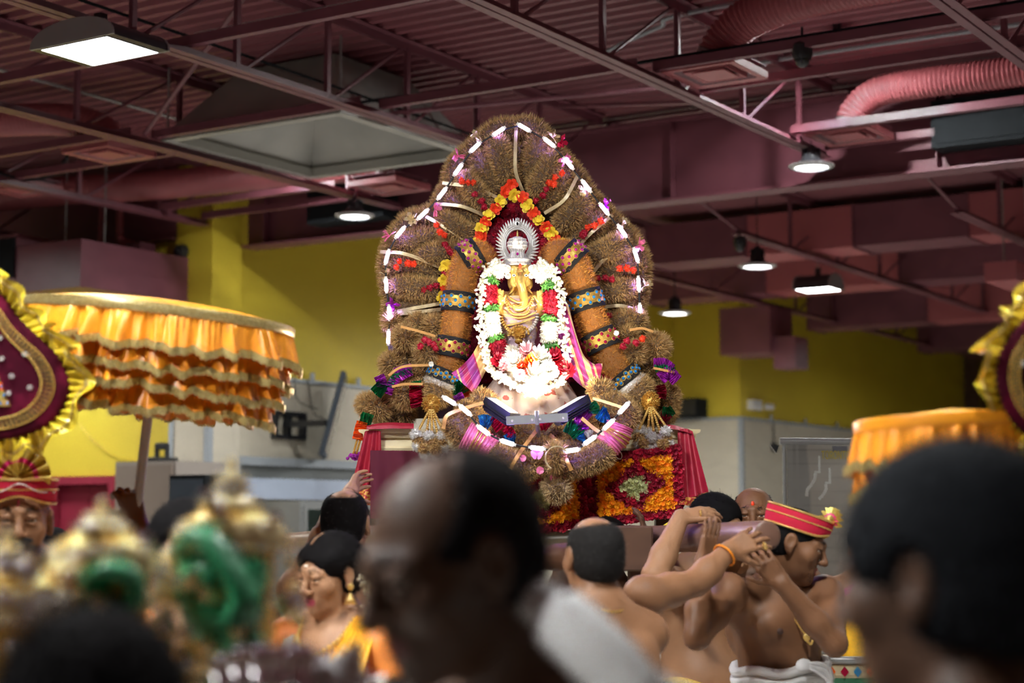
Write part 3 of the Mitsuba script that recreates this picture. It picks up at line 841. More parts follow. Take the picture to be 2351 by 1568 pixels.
if pts[300:]:
    part(bd, 'small_blooms', join(*[tf(bl[R.integers(3)], facing(FRONT, R.uniform(0, 6)), Q(x, y, .088)) for x, y in pts[300:]]), 'petal_crimson', kind='stuff')


# ---------------------------------------------------------------- the two orange fibre arms with jewelled bands
def jewel_band(parent, pts, i, rpx, d, gem, half=17, n=22):
    """A band across a roll at the i-th curve point: black edges, gold lace, stones."""
    c = curve(Qs(pts, d), 60)
    t_, a_, b_ = frames(c)
    o, ax = c[i], t_[i]
    rot = look_rot(ax, FRONT)
    h, r = half * PX, rpx * PX * 1.04
    for s in (-1, 1):
        part(parent, 'black_edge', lathe([(r * .96, s * h - .010), (r * 1.05, s * h - .009), (r * 1.05, s * h + .009), (r * .96, s * h + .010)], 28, rot, o), 'black_velvet', True)
    part(parent, 'gold_band', lathe([(r * 1.02, -h + .008), (r * 1.05, -h + .009), (r * 1.06, 0), (r * 1.05, h - .009), (r * 1.02, h - .008)], 28, rot, o), 'gold_dark', True)
    for row in (-1, 0, 1):
        for k in range(n // 2):
            q = (k + .5 * (row % 2)) * 4 * math.pi / n
            e = rot @ V(math.cos(q), math.sin(q), 0)
            if e[1] > .35:
                continue
            c_ = o + e * r * 1.07 + ax * row * h * .58
            part(parent, 'stone', ell(c_, (.006, .006, .006), sub=1), gem, True)
            part(parent, 'setting', tube([c_ - e * .002 + rot @ V(-math.sin(q) * .0085 * math.cos(w), math.cos(q) * .0085 * math.cos(w), .0085 * math.sin(w)) for w in np.linspace(0, 2 * math.pi, 9)[:-1]], .0022, 5, closed=True), 'gold', True)


ARML = [(1136, 606), (1100, 586), (1074, 596), (1060, 640), (1052, 700), (1044, 770), (1031, 830), (1012, 880)]
ARMR = [(1244, 604), (1280, 584), (1312, 594), (1330, 640), (1347, 697), (1375, 775), (1410, 838), (1446, 884)]
for lb, pts, r0, bands, ball, gems in (('left orange fibre arm with jewelled bands, ending in a brown fist above a tassel', ARML, 35, (14, 33, 46), (1006, 896, 38), ('gem_purple', 'gem_blue', 'gem_red')),
                                       ('right orange fibre arm with jewelled bands, ending in a brown fist above a tassel', ARMR, 37, (16, 33, 43), (1466, 902, 42), ('gem_purple', 'gem_blue', 'gem_red'))):
    t = thing('fibre_arm', lb, 'garland', 'orange fibre arms')
    d = -.14
    p = Qs(pts, d)
    core = roll_core(p, r0 * PX * .9, 14, 30)
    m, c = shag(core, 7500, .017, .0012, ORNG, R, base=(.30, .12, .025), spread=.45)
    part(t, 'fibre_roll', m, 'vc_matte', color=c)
    for i, gm in zip(bands, gems):
        jewel_band(t, pts, i, r0, d, gm)
    jewel_band(t, pts, 56, r0 * .98, d, 'gem_blue', 9)
    ee = Qs(pts, d)
    ax = unit(ee[-1] - ee[-2])
    core = tube(np.array([ee[-1] + ax * s for s in (-.008, .006, .02)]), [r0 * PX * 1.0, r0 * PX * 1.12, r0 * PX], 20)
    pp, nr = on_mesh(core, 1500, R)
    part(t, 'tinsel_cuff', join(core, blades(pp, nr, .012, .0018, R, .6)), 'silver')
    core = ell(Q(*ball[:2], d - .01), (ball[2] * PX * .84, ball[2] * PX * .84, ball[2] * PX * .95))
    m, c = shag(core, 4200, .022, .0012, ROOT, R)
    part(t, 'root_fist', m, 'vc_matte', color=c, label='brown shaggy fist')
for lb, x, y, tb in (('tassel of gold beads and silver tinsel balls hanging from the left fist', 990, 928, [(-30, 62), (-14, 80), (2, 66), (18, 84), (30, 66)]), ('tassel of gold beads and silver tinsel balls hanging from the right fist', 1494, 922, [(-26, 62), (-8, 76), (6, 66), (24, 78), (38, 62)])):
    t = thing('bead_tassel', lb, 'tassel', 'bead tassels under the fibre arms')
    knot = ell(Q(x, y, -.24), (.030, .03, .034))
    pp, nr = on_mesh(knot, 700, R)
    part(t, 'gold_knot', join(knot, blades(pp, nr, .012, .003, R, .8)), 'gold_dark')
    for k, (dx, dy) in enumerate(tb):
        a, b = Q(x + dx * .15, y + 14, -.27), Q(x + dx, y + dy, -.37)
        n = 14
        part(t, 'bead_string', join(*[ell(a + (b - a) * q, (.0055, .0055, .0055), sub=1) for q in np.linspace(0, 1, n)]), 'gold', True)
        for q, mt in ((0, 'silver'), (1, 'root'), (2, 'silver')):
            o = b + V(R.normal() * .008, R.normal() * .01, -.012 - q * .022)
            core = ell(o, (.018, .018, .016), sub=1)
            pp, nr = on_mesh(core, 420, R)
            bl_ = join(core, blades(pp, nr, .012, .0022, R, .5))
            if mt == 'silver':
                part(t, 'tinsel_ball', bl_, 'silver')
            else:
                part(t, 'root_tuft', bl_, 'vc_matte', color=np.vstack([np.tile((.2, .1, .04), (len(core[0]), 1)), pal(420, ROOT, R, 3)]))

# ---------------------------------------------------------------- balls and rolls at both sides of the arch
side_l = thing('root_ball_cluster', 'cluster of brown root balls with foil ruffles left of the deity', 'root balls')
for x, y, r, d in ((932, 776, 34, -.10), (984, 808, 35, -.14), (996, 748, 27, -.09), (958, 742, 25, -.06), (900, 740, 22, -.03), (900, 836, 30, -.06), (868, 936, 36, -.06), (846, 930, 30, -.05), (930, 905, 38, -.10), (902, 880, 30, -.05), (960, 862, 28, -.1)):
    root_ball(side_l, 'root_ball', x, y, r, d)
for pts, r, d in (([(885, 850), (915, 832), (945, 832)], 27, -.05), ([(905, 915), (930, 895), (975, 900)], 27, -.08), ([(940, 860), (965, 858), (985, 868)], 24, -.1), ([(850, 930), (900, 945), (950, 950)], 30, 0)):
    root_roll(side_l, 'root_roll', pts, r, d)
side_r = thing('root_ball_cluster', 'cluster of brown root balls with foil ruffles right of the deity', 'root balls')
for x, y, r, d in ((1506, 797, 36, -.10), (1456, 812, 31, -.13), (1440, 770, 26, -.08), (1532, 912, 32, -.06), (1530, 938, 30, -.06), (1500, 870, 30, -.03), (1480, 850, 28, -.05)):
    root_ball(side_r, 'root_ball', x, y, r, d)
for pts, r, d in (([(1400, 755), (1440, 735), (1480, 745)], 27, -.05), ([(1415, 800), (1440, 800), (1460, 830)], 27, -.05), ([(1470, 945), (1510, 950), (1540, 945)], 30, 0)):
    root_roll(side_r, 'root_roll', pts, r, d)


def ruffle(parent, name, pts, w, m_, d, n=34, amp=.5):
    """Crumpled foil along a path."""
    c = curve(Qs(pts, d), n)
    t_, a_, b_ = frames(c, up=[0, -1, 0])
    k = np.arange(n)
    w_ = w * PX
    ph = R.uniform(0, 6)
    lift = (np.sin(k * 2.4 + ph) * .5 + R.normal(size=n) * .35) * w_ * amp
    rows = []
    for j, q in enumerate((-1, -.4, .2, 1)):
        rows.append(c + b_ * (q * w_ * .6)[None, None].reshape(1, 1) * np.ones((n, 1)) + a_ * ((lift * (1 + .4 * R.normal(size=n)))[:, None] * (1 if j % 2 else -.6) + w_ * .25 * (1 - q * q)) if False else c + b_ * (q * w_ * .6) + a_ * (lift * (1 if j % 2 else -.6) + w_ * .25 * (1 - q * q) + R.normal(size=n) * w_ * .1)[:, None])
    v = np.stack(rows, 1).reshape(-1, 3)
    i, j = np.meshgrid(np.arange(n - 1), np.arange(3), indexing='ij')
    f = quads(np.stack([i * 4 + j, (i + 1) * 4 + j, (i + 1) * 4 + j + 1, i * 4 + j + 1], -1).reshape(-1, 4))
    part(parent, name, (v, f), m_)


for pts, w, m_ in (([(890, 905), (900, 880), (925, 862), (945, 852)], 16, 'foil_purple'), ([(893, 890), (905, 868), (930, 855), (945, 850)], 13, 'foil_green'), ([(905, 852), (925, 846), (945, 842)], 12, 'foil_purple'), ([(870, 862), (876, 878), (872, 890)], 20, 'foil_purple'),
                   ([(862, 882), (874, 895), (884, 902)], 26, 'foil_green'), ([(958, 885), (958, 910), (962, 935)], 30, 'foil_red'), ([(945, 886), (955, 883), (968, 882)], 14, 'foil_green'), ([(828, 958), (842, 962), (855, 966)], 22, 'foil_green'), ([(832, 968), (826, 990), (822, 1010)], 22, 'foil_orange'),
                   ([(1040, 890), (1056, 892), (1066, 905)], 30, 'foil_green'), ([(1068, 885), (1080, 897), (1082, 912)], 32, 'foil_orange')):
    ruffle(side_l, 'foil_ruffle', pts, w, m_, -.16)
for pts, w, m_ in (([(1500, 832), (1525, 832), (1545, 846)], 16, 'foil_purple'), ([(1503, 846), (1525, 842), (1548, 852)], 14, 'foil_green'), ([(1515, 870), (1535, 856), (1555, 875)], 24, 'foil_purple'), ([(1512, 885), (1516, 900), (1514, 915)], 24, 'foil_red'),
                   ([(1520, 944), (1536, 946), (1545, 940)], 18, 'foil_green'), ([(1515, 958), (1530, 962), (1536, 966)], 22, 'foil_red'), ([(1372, 878), (1392, 882), (1408, 902)], 34, 'foil_red'), ([(1402, 874), (1415, 890), (1425, 905)], 26, 'foil_green')):
    ruffle(side_r, 'foil_ruffle', pts, w, m_, -.16)
for pts in ([(892, 862), (925, 842), (990, 838)], [(900, 888), (930, 882), (970, 882)], [(920, 750), (960, 760), (1000, 772)]):
    part(side_l, 'tie', ribbon(curve(Qs(pts, -.2), 14), FRONT, .010, .0025), 'orange_ribbon')
for pts in ([(1445, 758), (1475, 754), (1500, 762)], [(1500, 845), (1525, 850), (1548, 855)]):
    part(side_r, 'tie', ribbon(curve(Qs(pts, -.17), 14), FRONT, .010, .0025), 'orange_ribbon')
for x, y in ((975, 780), (985, 785), (965, 795), (1000, 800), (995, 790)):
    c = Q(x, y, -.21)
    part(side_l, 'carnation', join(ell(c, (.012,) * 3, sub=1), blades(*on_mesh(ell(c, (.011,) * 3, sub=1), 60, R), .008, .003, R, .4)), 'petal_red')
for x, y in ((1440, 783), (1460, 787), (1475, 778), (1430, 795)):
    c = Q(x, y, -.2)
    part(side_r, 'carnation', join(ell(c, (.012,) * 3, sub=1), blades(*on_mesh(ell(c, (.011,) * 3, sub=1), 60, R), .008, .003, R, .4)), 'petal_red' if x < 1470 else 'petal_scarlet')
for x, y in ((990, 836), (1415, 765)):
    c = Q(x, y, -.22)
    part(side_l if x < 1200 else side_r, 'white_petal', tf(rosette(.011, 4, 1, .3, .8, 5), facing(FRONT, R.uniform(0, 6)), c), 'petal_white')
t = thing('bead_tassel', 'bead string ending in a magenta bunch at the left corner of the platform', 'tassel')
a, b = Q(824, 1008, -.16), Q(815, 1040, -.16)
part(t, 'bead_string', join(*[ell(a + (b - a) * q + V(.006 * s, 0, 0), (.005,) * 3, sub=1) for q in np.linspace(0, 1, 9) for s in (-1, 1)]), 'gold_dark', True)
part(t, 'bead_bunch', join(*[ell(b + V(R.normal() * .012, R.normal() * .012, -.012 + R.normal() * .008), (.007,) * 3, sub=1) for _ in range(26)]), 'foil_purple', True)
# ---------------------------------------------------------------- platform, cloths, flower panels, poles
pal_ = thing('palanquin', 'ivory carved palanquin platform carrying the arch and the deity', 'palanquin')
yf = 6.72
xl, xr = P(846, 1000, yf)[0], P(1586, 1000, yf)[0]
zt, zb_ = P(1215, 984, yf)[2], P(1215, 1036, yf)[2]
H = zt - zb_
prof = [(0, 0), (-.035, 0), (-.04, .012), (-.03, .02), (-.028, .10 * H / .09), (-.03, H * .50), (-.018, H * .53), (-.018, H * .56), (-.034, H * .60), (-.036, H * .80), (-.05, H * .86), (-.055, H * .98), (-.05, H), (0, H)]
mo = poly(prof, xr - xl, np.array([[0, 0, 1], [1, 0, 0], [0, 1, 0.0]]), (xl, yf + .05, zb_))
part(pal_, 'front_moulding', mo, 'ivory_paint', 30)
mo = poly(prof, 1.5, np.array([[1, 0, 0], [0, 0, 1], [0, 1, 0.0]]), (xl + .01, yf + .05, zb_))
part(pal_, 'side_moulding', mo, 'ivory_paint', 30)
mo = poly([(-x, z) for x, z in prof], 1.5, np.array([[1, 0, 0], [0, 0, 1], [0, 1, 0.0]]), (xr - .01, yf + .05, zb_))
part(pal_, 'side_moulding', mo, 'ivory_paint', 30)
part(pal_, 'deck', box(((xl + xr) / 2, yf + .8, zt - .03), (xr - xl - .04, 1.52, .03)), 'dark_wood')
for k in range(4):
    part(pal_, 'cross_beam', box(((xl + xr) / 2, yf + .2 + .4 * k, zb_ - .03), (xr - xl - .06, .09, .09)), 'dark_wood')
# the carved box and its beams under the right end
part(pal_, 'box_beam', rbox(P(1440, 1255, 6.5), (.12, .9, .155), .006), 'dark_wood')
part(pal_, 'box_beam', rbox(P(1496, 1255, 6.75), (.09, .5, .14), .006), 'beige_wood')
part(pal_, 'box_beam', rbox(P(985, 1255, 6.5), (.12, .9, .155), .006), 'dark_wood')
for x in (-.3, .62):
    part(pal_, 'post', box((x, 7.1, (zb_ + 1.5) / 2), (.08, .08, zb_ - 1.5)), 'dark_wood')
pe = [P(1492, 1238, 6.35), P(1764, 1230, 5.42)]
ax = unit(pe[1] - pe[0])
q0, q1 = pe[0] - ax * 1.9, pe[1]
part(pal_, 'carrying_pole', tube(np.array([q0, q0 + ax * .01, pe[0], q1 - ax * .03, q1 - ax * .008, q1]), [.04, .046, .048, .048, .046, .036], 20), 'pole_wood', 40, label='brown varnished carrying pole on the right')
off = V(-1.02, -.02, .0)
part(pal_, 'carrying_pole', tube(np.array([q0, q0 + ax * .01, pe[0], q1 - ax * .03, q1 - ax * .008, q1]) + off, [.04, .046, .048, .048, .046, .036], 20), 'pole_wood', 40)
mat('pole_wood', proc(stained((.15, .078, .055), (.115, .06, .045), 6.0)), .33)
yb = [P(x, y, 6.45) for x, y in ((1402, 1222), (1458, 1248), (1500, 1222), (1545, 1192), (1545, 1200), (1500, 1236), (1458, 1268), (1402, 1244))]
part(pal_, 'yellow_fringe', poly([(p[0], p[2]) for p in yb], .012, np.array([[1, 0, 0], [0, 0, 1], [0, 1, 0.0]]), (0, 6.47, 0)), 'petal_yellow')


def cloth_panel(pts_top, pts_bot, d0, d1, folds, amp, nu=60, nv=24, ph=0.0):
    """A hanging cloth between an upper and a lower edge (pixel paths at two depths), with folds that deepen downwards."""
    a, b = curve([P(x, y, d0) for x, y in pts_top], nu), curve([P(x, y, d1) for x, y in pts_bot], nu)
    s = np.linspace(0, 1, nv)[None, :, None]
    p = a[:, None] * (1 - s) + b[:, None] * s
    k = np.sin(np.linspace(0, 1, nu) * folds * 2 * math.pi + ph)[:, None] * (.25 + .75 * s[..., 0])
    p = p + V(0, -1, 0) * (amp * k)[..., None]
    i, j = np.meshgrid(np.arange(nu - 1), np.arange(nv - 1), indexing='ij')
    return p.reshape(-1, 3), quads(np.stack([i * nv + j, i * nv + j + 1, (i + 1) * nv + j + 1, (i + 1) * nv + j], -1).reshape(-1, 4))


cl = thing('red_cloth', 'red cloth hanging from the left corner of the platform with a gold border', 'cloth', 'red cloths at the platform corners')
part(cl, 'drape', cloth_panel([(838, 990), (858, 988), (874, 990)], [(808, 1110), (842, 1115), (878, 1125)], 6.70, 6.72, 2.5, .014), 'cloth_red', True)
part(cl, 'gold_border', cloth_panel([(808, 1110), (842, 1115), (878, 1125)], [(800, 1150), (836, 1158), (880, 1165)], 6.72, 6.72, 2.5, .017), 'zari', True)
cl = thing('red_cloth', 'red cloth hanging from the right corner of the platform with a gold border', 'cloth', 'red cloths at the platform corners')
part(cl, 'drape', cloth_panel([(1556, 986), (1576, 984), (1590, 990)], [(1556, 1140), (1592, 1140), (1626, 1128)], 6.70, 6.62, 2.2, .016), 'cloth_red', True)
part(cl, 'gold_border', cloth_panel([(1556, 1140), (1592, 1140), (1626, 1128)], [(1556, 1158), (1594, 1160), (1632, 1148)], 6.62, 6.61, 2.2, .018), 'zari', True)
part(cl, 'folded_edge', cloth_panel([(1530, 974), (1556, 978), (1584, 988)], [(1536, 984), (1560, 988), (1588, 996)], 6.75, 6.68, 1, .004), 'cloth_red', True)
mat('zari', proc(lambda p, n, uv: mix((.45, .05, .04), (.75, .40, .10), smoothstep(.42, .55, noise(p.x * 150, p.y * 60, p.z * 150)))), .35, .3)
cl = single('skirt_cloth', 'dark maroon cloth skirt behind the flower panels', 'cloth', cloth_panel([(850, 1034), (1215, 1036), (1582, 1034)], [(850, 1190), (1215, 1200), (1560, 1180)], 6.70, 6.70, 14, .012, 160, 12), 'maroon_cloth', True)
cl = single('folded_cloth', 'red cloth folded on the platform under the left root balls', 'cloth', cloth_panel([(842, 976), (890, 970), (950, 972)], [(842, 986), (890, 984), (950, 984)], 6.85, 6.68, 2, .006), 'cloth_red', True)

mg = {k: [rosette(r, pt, 3, 1.0, .55, 40 + s) for s in range(3)] for k, r, pt in (('marigold', .0150, 8), ('carnation', .0165, 7), ('white_carnation', .0150, 7))}


def flower_panel(lb, corners, y0):
    """A hanging board of set flowers; corners are the pixel positions of its four corners (top left, top right, bottom right, bottom left)."""
    t = thing('flower_hanging', lb, 'flower hanging', 'flower panels hung below the platform')
    c = [P(x, y, y0) for x, y in corners]
    v = np.array([*c, *[q + V(0, .025, 0) for q in c]])
    part(t, 'board', (v, np.vstack([quads([[0, 3, 2, 1], [4, 5, 6, 7]]), quads([[0, 1, 5, 4], [1, 2, 6, 5], [2, 3, 7, 6], [3, 0, 4, 7]])])), 'maroon_cloth')
    n, m = 22, 18
    for j in range(m):
        for i in range(n):
            a, b = (i + .5 + .3 * (j % 2) + R.normal() * .1) / (n + .3), (j + .5 + R.normal() * .1) / m
            o = (c[0] * (1 - a) + c[1] * a) * (1 - b) + (c[3] * (1 - a) + c[2] * a) * b
            e = min(a * 1.15, (1 - a) * 1.15, b, 1 - b)
            dm = abs(a - .5) / .36 + abs(b - .5) / .42
            if e < .10:
                k, mt = 'carnation', 'petal_crimson' if R.random() < .6 else 'petal_red'
            elif dm < .52:
                k, mt = 'white_carnation', 'petal_green'
            elif dm < .90:
                k, mt = 'carnation', 'petal_crimson' if R.random() < .7 else 'petal_red'
            else:
                k, mt = 'marigold', 'petal_marigold' if R.random() < .7 else 'petal_orange'
            part(t, k, tf(mg[k][R.integers(3)], facing(unit(V(R.normal() * .3, -1, R.normal() * .3)), R.uniform(0, 6)), o + V(0, -.004, 0), R.uniform(.9, 1.15)), mt)
    return t


flower_panel('right flower panel, orange with a white diamond in a crimson ring', [(1346, 1052), (1562, 1024), (1570, 1182), (1352, 1208)], 6.62)
flower_panel('left flower panel half hidden by the blurred man and the hanging root bundle', [(1140, 1078), (1344, 1052), (1350, 1208), (1160, 1230)], 6.62)

# ---------------------------------------------------------------- front of the base: rolls, wraps, bundle
base = thing('base_garland', 'boat shaped front garland of brown root rolls with pink wraps below the deity', 'garland')
DB = -.50
for pts, r, d in (([(1040, 955), (1056, 985), (1085, 1010)], 34, -.05), ([(1120, 1040), (1180, 1066), (1240, 1074)], 31, -.1), ([(1240, 1074), (1310, 1070), (1370, 1050), (1400, 1028)], 31, -.1), ([(1425, 955), (1440, 940), (1452, 930)], 34, 0),
                  ([(1400, 985), (1425, 965), (1450, 945)], 34, 0), ([(1080, 960), (1110, 985), (1150, 1010), (1200, 1024)], 24, .02), ([(1180, 990), (1230, 1000), (1290, 990)], 30, .05), ([(1290, 1000), (1340, 990), (1380, 960)], 28, .04),
                  ([(1200, 1024), (1270, 1032), (1330, 1020), (1380, 990)], 24, -.02), ([(1085, 915), (1110, 925), (1130, 945)], 30, .06), ([(1355, 900), (1380, 898), (1400, 905)], 28, .06), ([(1120, 960), (1150, 985), (1190, 1000)], 28, .06),
                  ([(1050, 940), (1080, 950), (1100, 970)], 26, .02), ([(1370, 930), (1400, 930), (1430, 925)], 28, .03), ([(1130, 985), (1180, 1010), (1220, 1012)], 24, .04), ([(1360, 960), (1390, 945), (1420, 930)], 26, .02)):
    root_roll(base, 'root_roll', pts, r, DB + d, length=.021)
root_roll(base, 'root_coil', [(1262, 1052), (1276, 1050), (1290, 1052)], 32, DB - .16, label='round coil seen end on')
root_roll(base, 'root_bundle', [(1258, 1132), (1280, 1122), (1302, 1118)], 29, DB - .10, cols=((.50, .36, .18), (.34, .23, .11), (.62, .47, .26)), label='paler hanging bundle')
cc = Q(1279, 1052, DB - .23)
part(base, 'coil_ring', tube([cc + .042 * V(math.cos(a), 0, math.sin(a)) + V(0, -.005, 0) for a in np.linspace(.6, 4.2, 18)], .003, 6), 'gold_ribbon')


def wrap(pts, r, d, ties=3):
    """A pink satin cuff with gathered folds and gold bands."""
    c = curve(Qs(pts, d), 50)
    s = np.linspace(0, 1, 50)
    part(base, 'pink_wrap', tube(c, r * PX * (1 + .055 * np.sin(s * 62) + .03 * np.sin(s * 23)), 22), 'pink_satin', True)
    t_, a_, b_ = frames(c)
    for k in range(ties):
        i = 18 + k * 6
        part(base, 'gold_band', tube([c[i] + r * PX * 1.06 * (math.cos(q) * a_[i] + math.sin(q) * b_[i]) for q in np.linspace(0, 2 * math.pi, 25)[:-1]], .004, 6, closed=True), 'orange_ribbon')


wrap([(1068, 998), (1098, 1014), (1132, 1036)], 30, DB - .07)
wrap([(1424, 975), (1414, 1000), (1392, 1026)], 29, DB - .07)
wrap([(1262, 1090), (1280, 1090), (1298, 1088)], 17, DB - .1, 0)
bo = [(1040, 960), (1060, 1010), (1110, 1045), (1180, 1078), (1240, 1086), (1310, 1082), (1380, 1058), (1418, 1020), (1430, 990), (1440, 960)]
tp = np.array([Q(x, y, DB - .02) for x, y in bo])
vv = np.vstack([tp, tp + V(0, 0, .016), tp * [1, 0, 1] + [0, 6.95, .05], tp * [1, 0, 1] + [0, 6.95, .066]])
vv[20:, 2] = np.maximum(vv[20:, 2], zt + .0)
n_ = len(bo)
i = np.arange(n_ - 1)
part(base, 'wooden_tray', (vv, quads(np.vstack([np.stack([i, i + 1, n_ + i + 1, n_ + i], 1), np.stack([n_ + i, n_ + i + 1, 3 * n_ + i + 1, 3 * n_ + i], 1), np.stack([i + 1, i, 2 * n_ + i, 2 * n_ + i + 1], 1)]))), 'beige_wood')
for pts, w in (([(1232, 988), (1215, 1010), (1190, 1045), (1172, 1076)], .014), ([(1262, 998), (1280, 1015), (1300, 1055), (1312, 1080)], .014), ([(1018, 985), (1026, 955), (1060, 940), (1110, 925)], .014), ([(1335, 960), (1365, 985), (1390, 1000)], .014), ([(1360, 915), (1395, 925), (1432, 937)], .012)):
    part(base, 'gold_tie', ribbon(curve(Qs([(x, y, DB - .10 - (.08 if y > 1030 else 0)) for x, y in pts], 0), 16), V(0, -1, .35), w, .0025), 'orange_ribbon', 40)
for pts, w, m_ in (([(1100, 968), (1115, 965), (1128, 975)], 22, 'foil_blue'), ([(1160, 1010), (1172, 1004), (1184, 1006)], 16, 'foil_blue'), ([(1375, 945), (1388, 955), (1398, 952)], 26, 'foil_blue'), ([(1300, 975), (1318, 985), (1330, 1000)], 26, 'foil_green'), ([(1355, 925), (1362, 938), (1362, 950)], 22, 'foil_green'),
                   ([(1335, 945), (1345, 955), (1352, 962)], 24, 'foil_purple'), ([(1320, 960), (1336, 972), (1340, 988)], 20, 'foil_purple'), ([(1330, 995), (1334, 1005), (1330, 1012)], 16, 'foil_blue'), ([(1130, 955), (1140, 968), (1152, 985)], 24, 'foil_red'), ([(1160, 980), (1170, 992), (1176, 1004)], 18, 'foil_red'), ([(1238, 975), (1252, 972), (1262, 980)], 22, 'foil_red'),
                   ([(1346, 1003), (1352, 998), (1360, 1000)], 18, 'silver'), ([(1050, 905), (1054, 912), (1056, 918)], 18, 'foil_purple')):
    ruffle(base, 'foil_ruffle', pts, w, m_, DB - .06, 20)
for x, y, s, m_ in ((1233, 1041, .022, 'pink_satin'), (1201, 1052, .012, 'pink_satin'), (1240, 1080, .014, 'pink_satin')):
    part(base, 'petal', tf(rosette(s, 3, 1, .3, .6, int(x)), facing(FRONT, R.uniform(0, 6)), Q(x, y, DB - .17)), m_)
part(base, 'string_loop', tube(curve(Qs([(1416, 1036), (1414, 1048), (1424, 1054), (1428, 1046), (1424, 1036)], DB - .02), 24), .002, 5), 'petal_white')


# ---------------------------------------------------------------- two floods on a bracket, aimed at the deity
def flood(lb, a, b, aim):
    t = thing('idol_flood', lb, 'spotlight', 'pair of floods aimed at the deity')
    c, L = (a + b) / 2, np.linalg.norm(b - a)
    x = unit(b - a)
    z = unit(aim - x * (aim @ x))
    rot = np.stack([x, np.cross(z, x), z], 1)              # z points where the light goes
    pr = [(.026 * math.cos(q), -.034 * math.sin(q)) for q in np.linspace(0, math.pi, 16)] + [(-.026, .016), (.026, .016)]
    r2 = np.stack([rot[:, 1], rot[:, 2], rot[:, 0]], 1)
    part(t, 'housing', poly(pr, L, r2, a), 'black_plastic', 30)
    for k in range(9):
        q = math.pi * (k + 1) / 10
        e = r2 @ V(math.cos(q), -math.sin(q), 0)
        part(t, 'cooling_fin', box(c + e * .034 * (.8 + .2 * math.sin(q)), (L * .9, .003, .012), np.stack([x, np.cross(e, x), e], 1)), 'black_plastic')
    for s, e in ((a, -1), (b, 1)):
        part(t, 'end_cap', poly([(u_ * 1.06, v_ * 1.06) for u_, v_ in pr], .005, r2, s + x * (0 if e > 0 else -.005)), 'black_plastic', 30)
    lens = np.array([c + rot[:, 0] * p_ * L * .45 + rot[:, 1] * q_ * .022 + rot[:, 2] * .0165 for p_, q_ in ((-1, -1), (1, -1), (1, 1), (-1, 1))])
    part(t, 'lens', (lens, np.array([[0, 1, 2], [0, 2, 3]])), 'lamp_glass', emit=([IDOLF * q for q in WARM], 4.0))
    return t


fl = (P(1124, 922, 6.44), P(1178, 958, 6.36)), (P(1276, 956, 6.36), P(1342, 918, 6.44))
flood('black finned flood left of the violet bracket', *fl[0], V(-.32, .30, .90))
flood('black finned flood right of the violet bracket', *fl[1], V(.32, .30, .90))
t = thing('flood_bracket', 'flat metal bracket bar carrying the two black floods', 'bracket')
a, b = P(1162, 966, 6.33), P(1304, 958, 6.33)
part(t, 'bar', rbox((a + b) / 2, (np.linalg.norm(b - a), .006, .032), .002, np.stack([unit(b - a), V(0, 1, 0), np.cross(unit(b - a), V(0, 1, 0))], 1)), 'grey_steel')
part(t, 'post', tube(np.array([P(1232, 943, 6.325), P(1233, 972, 6.33), P(1236, 1000, 6.45)]), .008, 10), 'grey_steel')
for q in (.1, .42, .55, .92):
    o = a + (b - a) * q
    part(t, 'bolt', ell(o + V(0, -.005, -.002), (.005, .004, .005), sub=1), 'silver', True)
for m_ in fl:
    part(t, 'arm', rod((m_[0] + m_[1]) / 2 + V(0, .0, -.03), (a if m_ is fl[0] else b) + V(0, .004, 0) + unit(b - a) * (.02 if m_ is fl[0] else -.02), .006, 6), 'grey_steel')
